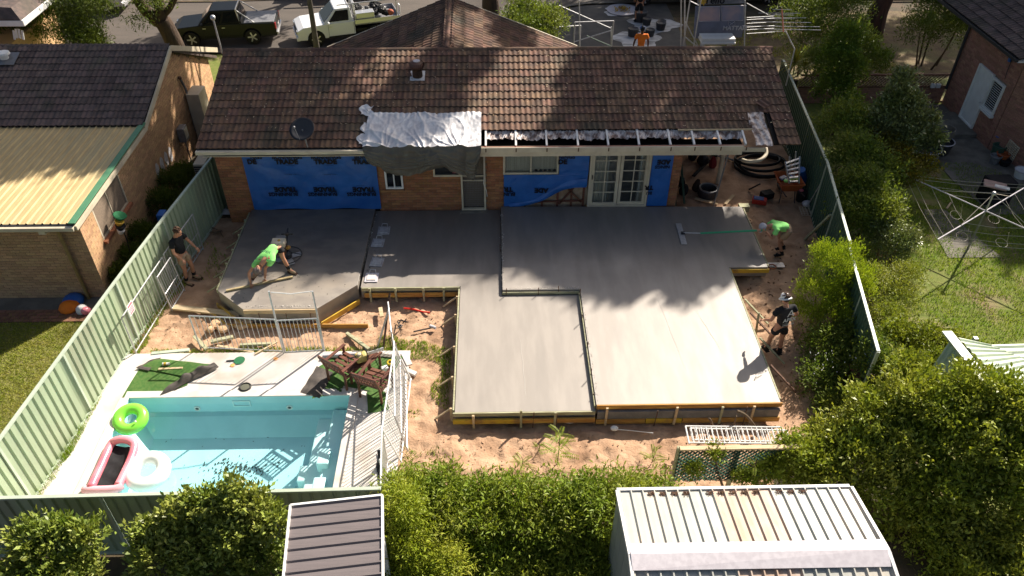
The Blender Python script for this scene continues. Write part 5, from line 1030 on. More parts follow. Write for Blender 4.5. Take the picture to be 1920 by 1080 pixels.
b_=MB(); c=P(1068,790,.12); b_.ball(c,(.12,.06,.03),8,5); tag(b_.build('paper_scrap',m_cap),'grey crumpled sheet beside the seedling','paper')
b_=MB(); c=P(430,397,.05); b_.grid(lambda u,v:c+V((.55*(u-.5),.3*(v-.5),.10*math.sin(math.pi*u)*math.sin(math.pi*v)*(1+.4*math.sin(u*13+v*7)))),14,12); tag(b_.build('cement_bag',m_cap,smooth=True),'pale crumpled cement bag at the foot of the left brick pillar','bag')
for i,(px,py) in enumerate(((392,432),(405,440),(388,421),(470,440))):
    c=P(px,py,.05); b_=MB(); [b_.tube([c+V((RND.uniform(-.25,.25),RND.uniform(-.2,.2),.01)),c+V((RND.uniform(-.25,.25),RND.uniform(-.2,.2),.06))],.012,5) for _ in range(6)]; tag(b_.build('twigs',m_stem),['bundle of twigs left of the clipped slab','second bundle of twigs nearest the slab corner','third bundle of twigs below the cement bag','few twigs on the far left of the slab'][i],'twigs')
for i,(px,py,a_,l_) in enumerate(((1400,770,0,0),)): 
    b_=MB(); pts=[PY(x,y,10.7) for x,y in ((1418,808),(1412,795),(1400,780),(1388,773),(1382,771))]; b_.tube(cat(pts),[.03]*len(cat(pts)),8); pts=[PY(x,y,10.7) for x,y in ((1413,796),(1406,802),(1403,808))]; b_.tube(pts,.015,6); tag(b_.build('dead_branch',m_stem),'forked dead branch standing before the high slab','branch')
b_=MB(); pts=[PY(x,y,10.8) for x,y in ((1337,806),(1335,795),(1332,787),(1329,784))]; b_.tube(cat(pts),.025,8); tag(b_.build('dead_branch',m_stem),'short bent dead branch left of the forked one','branch')
b_=MB(); b_.tube(cat([PY(1375,806,10.7),PY(1378,790,10.7),PY(1381,780,10.7)]),.015,6); b_.tube([PY(1356,798,10.7),PY(1384,808,10.7)],.02,6); tag(b_.build('dead_branch',m_stem),'thin crossed twigs between the two dead branches','branch')
# kneeling boards
for i,(px,py,r_) in enumerate(((720,433,.0),(709,456,-.06),(707,492,-.12),(697,521,-.02))):
    c=P(px,py,ZM+.005); k_=thing('kneeling_board',['far','second','third','near sunlit'][i]+' of the four square kneeling boards at the slab joint','kneeling board',c,'kneeling boards on the fresh concrete')
    b_=MB(); b_.box(c+V((0,0,.012)),(.34,.38,.02),r_); b_.build('board',M('knee_board%d'%i,(.42,.41,.42),(.3,.29,.3),6,.6) if i<3 else m_cap,k_,bevel=.006)  # nearest board gets a paler copy, its sunlight put into the colour
    b_=MB(); b_.box(c+V((0,0,.03)),(.24,.26,.02),r_); b_.build('pad',m_galv if i<3 else m_deck,k_,bevel=.01)
    b_=MB(); Rz=Matrix.Rotation(r_,3,'Z'); b_.tube([c+Rz@V((-.08,.18,.02)),c+Rz@V((-.07,.27,.06)),c+Rz@V((.07,.27,.06)),c+Rz@V((.08,.18,.02))],.01,6); b_.build('handle',m_galv,k_)
# power trowel
c=P(540,484,ZL); pt=thing('power_trowel','petrol power trowel with a ring guard standing on the clipped slab','power trowel',c)
b_=MB(); b_.torus(c+V((0,0,.10)),.38,.014,36,8); b_.build('ring_guard',m_dkgrey,pt)
for k in range(4): a=k*math.pi/2+.5; b_=MB(); b_.beam(c+V((.05*math.cos(a),.05*math.sin(a),.03)),c+V((.36*math.cos(a),.36*math.sin(a),.03)),.17,.008); b_.build('blade',m_galv,pt)
for k in range(4): a=k*math.pi/2; b_=MB(); b_.tube([c+V((0,0,.22)),c+V((.38*math.cos(a),.38*math.sin(a),.12))],.012,6); b_.build('spoke',m_dkgrey,pt)
b_=MB(); b_.lathe(c,[(.12,.05),(.13,.16),(.07,.24),(0,.25)],16); b_.build('gearbox',m_dkgrey,pt)
e=c+V((-.14,.02,0)); b_=MB(); b_.box(e+V((0,0,.32)),(.30,.26,.26)); b_.build('engine',m_steelR,pt,bevel=.02); b_=MB(); b_.box(e+V((-.02,0,.49)),(.36,.26,.16)); b_.build('fuel_tank',M('cream_tank',(.62,.55,.42),None,rough=.35),pt,bevel=.03); b_=MB(); b_.box(e+V((.0,.2,.5)),(.26,.14,.1)); b_.build('air_filter',m_grey,pt,bevel=.02); b_=MB(); b_.lathe(e+V((0,0,.55)),[(.04,0),(.04,.03),(0,.035)],10); b_.build('fuel_cap',m_plyY,pt); b_=MB(); b_.tube([e+V((.16,0,.32)),e+V((.24,0,.36))],.05,10); b_.build('exhaust',m_ply,pt)
h1=P(538,440,ZL+.75); b_=MB(); b_.tube([c+V((-.02,.1,.25)),c+V((-.03,.6,.55)),h1],.018,8); b_.build('handle_tube',m_black,pt); b_=MB(); b_.tube([h1+V((-.15,.02,0)),h1+V((.15,.02,0))],.018,8); b_.box(h1+V((0,.02,0)),(.08,.08,.06)); b_.build('handlebar',m_black,pt)
# bull float held by the right worker
fc=P(1278,439,ZR+.02); hd=P(1424,432,ZR+.62); bf=thing('bull_float','long-handled bull float with a grey blade and green pole on the wet concrete','bull float',fc)
b_=MB(); u_=NT(P(1283,458,ZR)-P(1272,419,ZR)); b_.beam(P(1272,419,ZR+.02),P(1283,458,ZR+.02),.16,.02); b_.build('blade',m_galv,bf,bevel=.008); b_=MB(); b_.box(fc+V((.03,0,.04)),(.1,.08,.05)); b_.build('bracket',m_dkgrey,bf)
p1=fc.lerp(hd,.25); b_=MB(); b_.tube([fc+V((.03,0,.05)),p1],.014,8); b_.build('inner_pole',m_galv,bf); b_=MB(); b_.tube([p1,hd,hd+(hd-fc)*.08],.028,8); b_.build('green_pole',M('green_anodised',(.03,.32,.16),None,rough=.35),bf)
# screed straightedge under the bent worker's hands
plank('aluminium and timber straightedge held by the bent worker in green',P(424,545,ZL+.03),P(549,519,ZL+.03),.06,.045,M('screed_timber',(.45,.36,.2),(.32,.25,.14),5,.6),nm='straightedge',cat_='straightedge')
# ------------------------------------------------------------------ under the open roof end
pc=thing('pipe_coil','large loose coil of black pipe under the open roof end','pipe',P(1425,305,.1))
for k,(cx,cy,rx,ry,z,t) in enumerate(((1425,303,.82,.60,.10,.0),(1432,310,.78,.58,.18,.06),(1420,298,.72,.5,.26,-.05),(1428,312,.86,.62,.05,.02))):
    c=P(cx,cy,z); b_=MB(); b_.torus(c,1,.055/1,60,8,Matrix.Rotation(t,3,'X')@Matrix.Diagonal((1,1,1)).to_3x3(),1,1); 
    b_.v=[(c.x+(x-c.x)*rx,c.y+(y-c.y)*ry,z_) for x,y,z_ in b_.v]; b_.build('loop',m_black,pc,smooth=True)
b_=MB(); b_.tube(cat([PY(1436,278,20.4),PY(1436,290,20.2),PY(1425,300,20.0),PY(1405,303,20.0),PY(1392,300,20.2)]),.055,10); b_.build('pale_pipe_end',m_cream,pc,smooth=True)
b_=MB(); b_.tube(cat([P(1400,308,.1),P(1380,302,.1),P(1360,295,.05),P(1350,292,.0)]),.035,8); b_.build('pipe_tail',m_dkgrey,pc,smooth=True)
c=P(1326,366,.02); ty=thing('planter_ring','round dark concrete planter ring on the soil beside the slab','planter',c); b_=MB(); b_.lathe(c,[(.30,0),(.31,.05),(.31,.22),(.29,.26),(.24,.26),(.22,.2),(.21,.05)],28); b_.build('ring',m_dkgrey,ty,smooth=False,bevel=.01); b_=MB(); b_.torus(c+V((0,0,.265)),.27,.025,28,8); b_.build('rim',m_grey,ty)
# wheelbarrow
c=P(1470,372,.0); wbw=thing('wheelbarrow','orange wheelbarrow filled with blue packaging near the dark fence','wheelbarrow',c); m_or=M('orange_enamel',(.42,.11,.03),(.34,.08,.03),5,.5)
z0,z1=.42,.72; r0=[V((c.x+sx*.22,c.y+sy*.26,z0)) for sx,sy in ((-1,-1),(1,-1),(1,1),(-1,1))]; r1=[V((c.x+sx*.36,c.y+sy*.40,z1)) for sx,sy in ((-1,-1),(1,-1),(1,1),(-1,1))]
b_=MB(); b_.add(r0+r1,[(3,2,1,0),(0,1,5,4),(1,2,6,5),(2,3,7,6),(3,0,4,7)]); b_.build('tray',m_or,wbw,solid=.008); b_=MB(); [b_.tube([r1[i],r1[(i+1)%4]],.014,6) for i in range(4)]; b_.build('rim',m_or,wbw)
for s_ in (-1,1):
    b_=MB(); b_.tube([c+V((s_*.1,.55,.2)),c+V((s_*.22,0,.40)),c+V((s_*.28,-.75,.55))],.018,6); b_.build('handle',m_dkgrey,wbw); b_=MB(); b_.tube([c+V((s_*.2,-.15,.40)),c+V((s_*.24,-.28,.0))],.016,6); b_.build('leg',m_dkgrey,wbw)
b_=MB(); b_.torus(c+V((0,.55,.19)),.14,.05,20,8,Matrix.Rotation(math.pi/2,3,'Y')); b_.build('wheel',m_black,wbw)
for i,(dx,dy,mm,rz) in enumerate(((-.14,.08,m_blueT,.3),(-.05,-.05,m_white,-.5),(.06,.1,m_blueT,.9),(-.1,-.15,m_hiviz,.1),(.14,-.06,M('olive_pack',(.3,.4,.08),None),.2),(-.2,0,m_cap,.6))):
    b_=MB(); b_.box(c+V((dx,dy,.66+.02*i)),(.22,.12,.04),rz); tag(b_.build('packet',mm,bevel=.01),['blue packet on the left inside the wheelbarrow','white packet in the middle of the wheelbarrow','blue packet at the far side of the wheelbarrow','green packet at the near left of the wheelbarrow','olive packet at the right of the wheelbarrow','pale packet at the left rim of the wheelbarrow'][i],'packet')
# ladder leaning on fence
ld=thing('step_ladder','folded aluminium step ladder leaning near the dark fence behind the wheelbarrow','ladder',P(1487,345,0)); a1,a2=PY(1480,344,19.5),PY(1498,344,19.5); t1_,t2_=PY(1472,303,19.9),PY(1499,293,19.9)
for p,q in ((a1,t1_),(a2,t2_)): b_=MB(); b_.beam(p,q,.03,.06); b_.build('rail',m_alu,ld)
for k in range(6): t=(k+.5)/6; b_=MB(); b_.beam(a1.lerp(t1_,t),a2.lerp(t2_,t),.08,.022); b_.build('tread',m_alu,ld)
for p,q in ((a1+V((.1,.3,0)),t1_+V((.13,.1,.12))),(a2+V((-.05,.3,0)),t2_+V((-.1,.1,.1)))): b_=MB(); b_.beam(p,q,.03,.03); b_.build('rear_rail',m_alu,ld)
p=P(1510,350,.1); q=P(1503,318,.9); b_=MB(); b_.tube([p,q],.11,14); tag(b_.build('blue_roll',m_blueT,smooth=False),'rolled blue plastic leaning on the dark fence','roll')
c=P(1498,347,.05); b_=MB(); b_.lathe(c,[(.13,0),(.15,.28),(.16,.29),(.13,.28),(.12,.03)],16); tag(b_.build('bucket',m_or),'orange bucket between the ladder and the wheelbarrow','bucket')
c=P(1500,377,.0); bb=thing('black_bucket','black bucket with a red lid beside the wheelbarrow','bucket',c); b_=MB(); b_.lathe(c,[(.14,0),(.17,.34),(.18,.35)],16); b_.build('bucket',m_black,bb); b_=MB(); b_.ball(c+V((-.05,.05,.36)),(.1,.08,.05),8,5); b_.build('contents',m_pink,bb)
c=P(1512,386,.05); b_=MB(); b_.ball(c+V((0,0,.08)),(.16,.14,.1),9,6); tag(b_.build('plastic_bag',m_cap),'pale plastic bag beside the black bucket','bag')
c=P(1511,400,.03); cr=thing('wire_crate','small wire crate lying on the soil near the dark fence','crate',c); b_=MB(); 
for k in range(5): b_.tube([c+V((-.18+.09*k,-.17,.05)),c+V((-.18+.09*k,.17,.12))],.007,5); b_.tube([c+V((-.18,-.17+.085*k,.05+.017*k)),c+V((.18,-.17+.085*k,.05+.017*k))],.007,5)
b_.build('mesh',m_cream,cr,kind='stuff')
b_=MB(); b_.tube([P(1513,388,.1),P(1547,330,1.4)],.014,6); tag(b_.build('pole',m_galv),'thin pale pole leaning on the dark fence by the wheelbarrow','pole')
c=P(1423,380,.03); tb=thing('tool_box','open red and blue toolbox near the slab corner','toolbox',c); b_=MB(); b_.box(c+V((0,0,.07)),(.42,.24,.14),-.3); b_.build('box',M('red_case',(.35,.03,.02),None),tb,bevel=.01); b_=MB(); b_.box(c+V((-.03,.02,.15)),(.3,.18,.03),-.3); b_.build('tray',M('blue_case',(.05,.08,.2),None),tb)
c=P(1393,395,.05); b_=MB(); b_.box(c+V((0,.0,.1)),(.3,.2,.2),0); tag(b_.build('wood_box',m_pineG),'plywood box end by the back right slab corner','box')
b_=MB(); b_.beam(P(1405,355,.05),P(1425,345,.4),.05,.05); b_.box(P(1438,365,.1),(.35,.25,.2),.3); tag(b_.build('tool_bag',m_tblack),'dark tool bag left of the wheelbarrow','bag')
for i,(a,b,w_,m_,l_) in enumerate((((1266,385,.05),(1272,292,.9),.06,m_greenD,'dark green post leaning behind the brick pier'),((1283,382,.05),(1276,290,.9),.06,m_greenD,'second dark green post leaning behind the brick pier'),((1300,330,.1),(1330,300,.1),.1,m_tblack,'dark rubbish heap board in the carport shade'),((1303,372,.06),(1345,383,.06),.09,m_pine,'pale board on the soil behind the high slab'),((1360,383,.03),(1375,366,.03),.08,m_pine,'sunlit pale board behind the slab corner'))):
    b_=MB(); b_.beam(P(*a),P(*b),w_,.04); tag(b_.build('board',m_),l_,'board')
for i,(px,py,s,m_) in enumerate(((1298,296,.16,m_tblack),(1318,305,.2,m_black),(1336,312,.13,M('dark_red_can',(.2,.02,.02),None)),(1275,345,.18,m_black),(1280,362,.15,m_tblack),(1262,378,.12,m_plyY),(1305,355,.14,m_barkr),(1340,290,.15,m_black))):
    c=P(px,py,.05); r=random.Random(i+40); b_=MB(); b_.lathe(c,[(s*.7,-.04),(s,.05),(s*.9,.18),(s*.4,.26+.1*r.random()),(0,.28)],7+i%3,Matrix.Rotation(r.random()*3,3,'Z')@Matrix.Rotation(r.uniform(-.3,.3),3,'X')); tag(b_.build('rubble_sack',m_),['leftmost dark sack in the carport shade','large black sack in the carport shade','dark red can in the carport shade','black sack behind the brick pier','charcoal sack below the black one behind the pier','yellow sack at the foot of the brick pier','brown heap beside the planter ring','black sack deep under the roof'][i],'sack')
b_=MB(); b_.tube([P(1345,292,.35),P(1376,300,.35)],.03,8); tag(b_.build('grey_pipe',m_grey),'grey pipe crossing the carport shade','pipe')
b_=MB(); b_.beam(P(1440,497,.15),P(1470,497,.15),.2,.02); tag(b_.build('steel_sheet',m_galv),'small bright steel sheet beside the slab notch','sheet')
b_=MB(); c=P(1448,500,.2); b_.torus(c,.10,.015,16,6); tag(b_.build('orange_ring',m_or),'orange ring beside the slab notch','ring')
# ------------------------------------------------------------------ people
def skin_mesh(nodes,edges,root=0,sub=2):
    """nodes: list of (pos, r); returns verts, faces of a skinned, subdivided limb graph"""
    me=bpy.data.meshes.new('s'); me.from_pydata([tuple(p) for p,r in nodes],edges,[]); ob=bpy.data.objects.new('s',me); COL.objects.link(ob)
    m=ob.modifiers.new('k','SKIN'); m.branch_smoothing=.6; m.use_smooth_shade=True
    for i,(p,r) in enumerate(nodes):
        sv=me.skin_vertices[0].data[i]; sv.radius=(r,r) if isinstance(r,(int,float)) else r; sv.use_root=(i==root)
    s=ob.modifiers.new('u','SUBSURF'); s.levels=s.render_levels=sub
    dg=bpy.context.evaluated_depsgraph_get(); e=bpy.data.meshes.new_from_object(ob.evaluated_get(dg)); vs=[v.co.copy() for v in e.vertices]; fs=[tuple(p.vertices) for p in e.polygons]
    bpy.data.objects.remove(ob); bpy.data.meshes.remove(me); bpy.data.meshes.remove(e); return vs,fs
def hand(mb,wr,el,side,curl=.5,pn=None):
    """palm, four fingers and a thumb at the wrist, pointing on from the forearm"""
    d=NT(wr-el); pn=NT(V(pn) if pn is not None else V((0,0,1))); pn=NT(pn-d*pn.dot(d)) if abs(pn.dot(d))<.95 else d.orthogonal(); lat=d.cross(pn)*side
    pc=wr+d*.045; mb.ball(pc,V((.048,.040,.018)),12,8,Matrix((d,lat,pn)).transposed())
    for i,(o,L,r) in enumerate(((-.030,.072,.0095),(-.010,.082,.010),(.010,.076,.0095),(.029,.060,.0085))):
        p=wr+d*.075+lat*o; pts=[p-d*.02,p]; dd=d.copy(); q=p
        for k in range(3): dd=NT(dd*math.cos(curl*.8)-pn*math.sin(curl*.8)) ; q=q+dd*L*(.42,.33,.25)[k]; pts.append(q)
        mb.tube(pts,[r*1.05,r,r*.95,r*.85,r*.6],7)
    p=wr+d*.025-lat*.032; mb.tube([p+lat*.01,p-lat*.02+d*.02-pn*.01,p-lat*.028+d*.045-pn*.02,p-lat*.022+d*.065-pn*.03],[.013,.012,.010,.007],7)
def person(label,J,shirt,shorts,boots,hair=None,cap=None,look=(0,-1,0),headup=None,sleeve=.62,legcov=.55,skin=m_skin,sz=1.,curl=(.5,.5),pn=(None,None),sock=None,brim=False):
    J={k:V(v) for k,v in J.items()}; lo=min(J['anL'].z,J['anR'].z)-.08; T=thing('person',label,'person',((J['anL'].x+J['anR'].x)/2,(J['anL'].y+J['anR'].y)/2,lo))
    pe,ch,nk,hd=J['pe'],J['ch'],J['nk'],J['hd']; mid=pe.lerp(ch,.5); sd=NT(J['shL']-J['shR']); hs=NT(J['hipL']-J['hipR'])
    N=[(pe,.125),(mid,.115),(ch,.135),(nk,.058),(nk.lerp(hd,.5),.055)]; E=[(0,1),(1,2),(2,3),(3,4)]
    def add(p,r,c): N.append((p,r*sz)); E.append((c,len(N)-1)); return len(N)-1
    for s in 'LR':
        a=add(J['sh'+s],.062,2); a=add(J['sh'+s].lerp(J['el'+s],.5),.048,a); a=add(J['el'+s],.040,a); a=add(J['el'+s].lerp(J['wr'+s],.35),.041,a); add(J['wr'+s],.026,a)
        a=add(J['hip'+s],.098,0); a=add(J['hip'+s].lerp(J['kn'+s],.5),.080,a); a=add(J['kn'+s],.056,a); a=add(J['kn'+s].lerp(J['an'+s],.35),.056,a); a=add(J['an'+s],.036,a); add(J['an'+s]+(J['to'+s]-J['an'+s])*.7,.034,a)
    vs,fs=skin_mesh(N,E); mb=MB(); mb.add(vs,fs)
    # head with face
    up=NT(hd-nk) if headup is None else NT(V(headup)); f=V(look); f=NT(f-up*f.dot(up)); r=f.cross(up); R=Matrix((r,f,up)).transposed(); c=hd+up*.03
    mb.ball(c,V((.077,.098,.122)),20,14,R); mb.ball(c+f*.035-up*.07,V((.052,.058,.05)),12,8,R)
    mb.tube([c+f*.090+up*.022,c+f*.112-up*.018,c+f*.098-up*.026],[.008,.016,.010],7)
    for s in (1,-1): mb.ball(c+r*s*.078-up*.005,V((.012,.022,.034)),8,6,R); mb.ball(c+r*s*.030+f*.084+up*.028,V((.022,.012,.006)),8,5,R)
    mb.ball(c+f*.092-up*.058,V((.024,.012,.006)),8,5,R)
    hand(mb,J['wrL'],J['elL'],1,curl[0],pn[0]); hand(mb,J['wrR'],J['elR'],-1,curl[1],pn[1])
    body=mb.build('body',skin,T,smooth=True)
    b_=MB(); [b_.ball(c+r*s*.030+f*.092+up*.015,.010,8,6) for s in (1,-1)]; b_.build('eyes',m_black,T)
    # shirt
    e=.028; N=[(pe.lerp(mid,-.12),.168),(mid,.155),(ch,.165),(nk.lerp(ch,.25),.085)]; E=[(0,1),(1,2),(2,3)]
    for s in 'LR': N.append((J['sh'+s],.088)); E.append((2,len(N)-1)); N.append((J['sh'+s].lerp(J['el'+s],sleeve*.6),.078)); E.append((len(N)-2,len(N)-1)); N.append((J['sh'+s].lerp(J['el'+s],sleeve),.075)); E.append((len(N)-2,len(N)-1))
    vs,fs=skin_mesh(N,E); mb=MB(); mb.add([p+V((.006*math.sin(p.z*60+p.x*30),.006*math.sin(p.z*47+p.y*40),.004*math.sin(p.x*50))) for p in vs],fs); mb.build('shirt',shirt,T,smooth=True)
    N=[(pe.lerp(mid,.45),.150),(pe,.158)]; E=[(0,1)]
    for s in 'LR': N.append((J['hip'+s],.122)); E.append((1,len(N)-1)); N.append((J['hip'+s].lerp(J['kn'+s],legcov*.6),.110)); E.append((len(N)-2,len(N)-1)); N.append((J['hip'+s].lerp(J['kn'+s],legcov),.105)); E.append((len(N)-2,len(N)-1))
    vs,fs=skin_mesh(N,E); mb=MB(); mb.add([p+V((.005*math.sin(p.z*50),.005*math.sin(p.z*60+p.x*30),0)) for p in vs],fs); mb.build('shorts',shorts,T,smooth=True)
    for s in 'LR':
        a,t,k=J['an'+s],J['to'+s],J['kn'+s]; d=NT(t-a); vs,fs=skin_mesh([(a.lerp(k,.22),.048),(a,.050),(a-V((0,0,.035)),.050),(a.lerp(t,.6)-V((0,0,.02)),.048),(t,.038)],[(0,1),(1,2),(2,3),(3,4)],2); mb=MB(); mb.add(vs,fs); mb.build('boot',boots,T,smooth=True)
        mb=MB(); mb.beam(a-d*.06-V((0,0,.068)),t+d*.03-V((0,0,.033+.0)),.095,.022); mb.build('sole',m_tblack if boots!=m_boot else m_barkr,T)
        if sock: mb=MB(); mb.tube([a.lerp(k,.12),a.lerp(k,.34)],[.052,.056],12); mb.build('sock',sock,T)
    if hair:
        mb=MB(); rr=random.Random(4); mb.ball(c+up*.028-f*.022,V((.090,.098,.112)),18,12,R); mb.v=[tuple(V(p)+V((rr.uniform(-1,1),rr.uniform(-1,1),rr.uniform(-1,1)))*.008) for p in mb.v]
        for _ in range(60):
            a=rr.uniform(0,6.28); t=rr.uniform(0,1.35); q=c+up*.028-f*.022+R@V((.09*math.sin(t)*math.cos(a),.098*math.sin(t)*math.sin(a),.112*math.cos(t))); mb.ball(q,rr.uniform(.014,.026),6,4)
        # keep the face clear
        mb.build('hair',hair,T)
    if cap:
        mb=MB(); mb.lathe(c+up*.03,[(.104,-.01),(.104,.03),(.092,.075),(.06,.105),(.02,.117),(0,.118)],22,R); 
        if brim: mb.lathe(c+up*.02,[(.150,-.022),(.104,.008),(.104,.02),(.152,-.016)],24,R)
        else: mb.hull([c+up*.025+f*.09+r*x+f*(.09*math.cos(x*14) if 1 else 0)-up*.012 for x in (-.075,-.04,0,.04,.075)]+[c+up*.03+f*.06+r*x for x in (.075,-.075)],[c+up*.035+f*.09+r*x+f*(.09*math.cos(x*14))-up*.012 for x in (-.075,-.04,0,.04,.075)]+[c+up*.04+f*.06+r*x for x in (.075,-.075)])
        mb.build('hat' if brim else 'cap',cap,T,smooth=brim)
    return T,R,c
# man in black watching from the left, hands low
o=V((-8.13,16.22,0)); fx=V((.94,-.34,0)); sx=V((.34,.94,0))       # facing, his left side
def L_(f,s,z): return o+fx*f+sx*s+V((0,0,z))
person('man in black T-shirt and khaki shorts standing by the left fence looking down',dict(pe=L_(-.03,0,.93),ch=L_(-.06,0,1.28),nk=L_(-.03,0,1.50),hd=L_(.06,0,1.60),shL=L_(-.05,.19,1.43),shR=L_(-.05,-.19,1.43),elL=L_(.04,.30,1.14),elR=L_(.02,-.29,1.13),wrL=L_(.20,.30,.96),wrR=L_(.16,-.22,.92),hipL=L_(-.02,.10,.88),hipR=L_(-.02,-.10,.88),knL=L_(.04,.13,.49),knR=L_(.02,-.12,.48),anL=L_(-.0,.15,.09),anR=L_(-.04,-.13,.09),toL=L_(.18,.18,.05),toR=L_(.14,-.15,.05)),m_tblack,m_khaki,m_boot,hair=m_hair,look=fx*1+V((0,0,-.75)),headup=fx*.45+V((0,0,1)),sock=m_tblack,legcov=.62)
q=L_(.105,.07,1.36); b_=MB(); 
# worker in green bent double over the straightedge
z=ZL
hL=P(497,523,z+.10); hR=P(470,531,z+.10)
J=dict(pe=P(500,462,z+.86),ch=P(491,462,z+.80)+V((0,-.30,-.10)),hd=P(475,494,z+.62))
pe=V((-5.70,15.72,z+.84)); ch=V((-5.80,15.42,z+.86)); 
pe=P(500,468,z+.80); ch=P(489,470,z+.74); 
fl=P(543,506,z+.09); fr=P(479,511,z+.09)
pe=V((-5.62,16.02,z+.80)); ch=V((-5.78,15.66,z+.74)); nk=V((-5.88,15.50,z+.66)); hd=V((-5.96,15.42,z+.56))
person('worker in a lime green shirt and grey cap bent double smoothing the clipped slab',dict(pe=pe,ch=ch,nk=nk,hd=hd,shL=ch+V((.17,-.10,-.04)),shR=ch+V((-.20,-.03,-.06)),elL=hL+V((.03,.12,.26)),elR=hR+V((-.02,.10,.25)),wrL=hL,wrR=hR,hipL=pe+V((.10,-.01,-.03)),hipR=pe+V((-.10,.02,-.03)),knL=pe.lerp(fl,.5)+V((.02,-.06,.08)),knR=pe.lerp(fr,.5)+V((.0,-.20,.04)),anL=fl,anR=fr,toL=fl+V((.17,-.08,-.045)),toR=fr+V((-.05,-.17,-.045))),m_hiviz,m_tblack,m_boot,cap=M('grey_cap',(.14,.11,.10),None),look=(-.2,-.35,-.9),headup=(-.35,-.75,-.25),legcov=.55,curl=(.9,.9),pn=((0,1,.2),(0,1,.2)),sock=m_tblack)
b_=MB(); cc=(pe+ch)/2; nrm=V((-.1,-.1,1)); text_into(b_,'APEX',ch+V((.02,-.02,.175)),(.93,-.37,0),(.37,.93,.1),.11,bold=.003); b_.build('shirt_print',M('green_print',(.03,.12,.05),None),bpy.data.objects['person.001'])
# worker on the right reaching with the bull float
ft=P(1459,480,.12); fr=V((ft.x+.05,ft.y-.05,.2)); 
pe=P(1478,428,1.08); ch=P(1455,421,1.20); nk=P(1442,424,1.18); hd=P(1434,427,1.14)
kn=P(1461,453,.62)
hp=P(1428,433,ZR+.62)
person('worker in green shirt and pale cap bending to push the bull float',dict(pe=pe,ch=ch,nk=nk,hd=hd,shL=ch+V((-.02,-.19,-.03)),shR=ch+V((-.02,.17,-.02)),elL=ch+V((-.13,-.30,-.26)),elR=ch+V((-.22,.16,-.25)),wrL=hp+V((.12,-.03,-.0)),wrR=hp+V((-.04,.03,.02)),hipL=pe+V((0,-.10,-.03)),hipR=pe+V((.03,.10,-.03)),knL=kn,knR=kn+V((.05,.22,.02)),anL=fr+V((0,0,.07)),anR=fr+V((.12,.25,.09)),toL=fr+V((-.17,-.03,.03)),toR=fr+V((-.06,.24,.05))),m_hiviz,m_khaki,m_tblack,cap=m_cap,look=(-.7,-.2,-.7),headup=(-.8,-.1,.55),legcov=.72,curl=(1.1,1.1))
# foreman in the black shirt with white lettering, walking away
fx=V((-.30,.95,0)); sx=V((-.95,-.30,0)); o=P(1450,664,.1)
T,_,_=person('man in black APEX shirt and white bucket hat beside the highest slab, seen from behind',dict(pe=L_(0,0,.93),ch=L_(.05,0,1.28),nk=L_(.08,0,1.50),hd=L_(.13,0,1.60),shL=L_(.05,.20,1.43),shR=L_(.05,-.20,1.43),elL=L_(.03,.33,1.16),elR=L_(.0,-.34,1.17),wrL=L_(.22,.36,1.02),wrR=L_(.18,-.33,1.02),hipL=L_(0,.10,.88),hipR=L_(0,-.10,.88),knL=L_(.12,.12,.50),knR=L_(.0,-.11,.48),anL=L_(.10,.14,.13),anR=L_(-.06,-.11,.10),toL=L_(.27,.14,.09),toR=L_(.12,-.11,.05)),m_tblack,m_tblack,m_tblack,hair=m_hair,cap=m_white,brim=True,look=fx+V((0,0,-.35)),legcov=.60,sock=m_tblack)
b_=MB(); xr_=-sx; yu=V((.09*fx.x,.09*fx.y,1)); bp=L_(-.155,0,1.26)
text_into(b_,'APEX',bp-V((0,0,.02)),xr_,yu,.14,bold=.004); [b_.add([bp+xr_*x+V((0,0,z_))-fx*.004 for x,z_ in ((x0,z0),(x0+w0,z0),(x0+w0,z0+h0),(x0,z0+h0))],[(0,1,2,3)]) for x0,w0,z0,h0 in [(-.16+.034*k,.024,-.12,.012) for k in range(9)]+[(-.15+.031*k,.022,-.18,.032) for k in range(10)]]
t0=bp+V((0,0,.17))+fx*.012
def bq(x,zz): return t0+xr_*x+yu*zz
for (x0,z0,x1,z1) in ((-.075,-.09,0,.09),(0,.09,.08,-.09),(-.04,-.02,.10,-.05)): 
    d=V((x1-x0,z1-z0,0)); n_=V((-d.y,d.x,0)).normalized()*.013; b_.add([bq(x0-n_.x,z0-n_.y),bq(x1-n_.x,z1-n_.y),bq(x1+n_.x,z1+n_.y),bq(x0+n_.x,z0+n_.y)],[(0,1,2,3)])
b_.v=[tuple(V(p)-fx*.012) for p in b_.v]; b_.build('shirt_print',m_white,T)
# man in orange in the front yard
fx=V((0,1,0)); sx=V((-1,0,0)); o=V((6.05,31.3,-.62)); o.z=terr(o.x,o.y)
o=V((5.95,30.3,terr(5.95,30.3)+.10))
person('man in a bright orange T-shirt seen from behind in the shaded driveway',dict(pe=L_(0,0,.93),ch=L_(.02,0,1.28),nk=L_(.03,0,1.50),hd=L_(.05,0,1.60),shL=L_(0,.20,1.43),shR=L_(0,-.20,1.43),elL=L_(-.0,.28,1.14),elR=L_(.0,-.28,1.14),wrL=L_(.06,.30,.90),wrR=L_(.06,-.30,.90),hipL=L_(0,.10,.88),hipR=L_(0,-.10,.88),knL=L_(.02,.12,.50),knR=L_(.0,-.12,.50),anL=L_(0,.13,.09),anR=L_(0,-.13,.09),toL=L_(.18,.14,.05),toR=L_(.18,-.14,.05)),m_orange,m_tblack,m_boot,hair=m_tblack,cap=m_blueT,look=fx+V((0,0,-.5)),skin=M('dark_skin',(.10,.05,.03),None),legcov=.9)
c=G(1196,42); o=V((c.x,c.y,terr(c.x,c.y)))
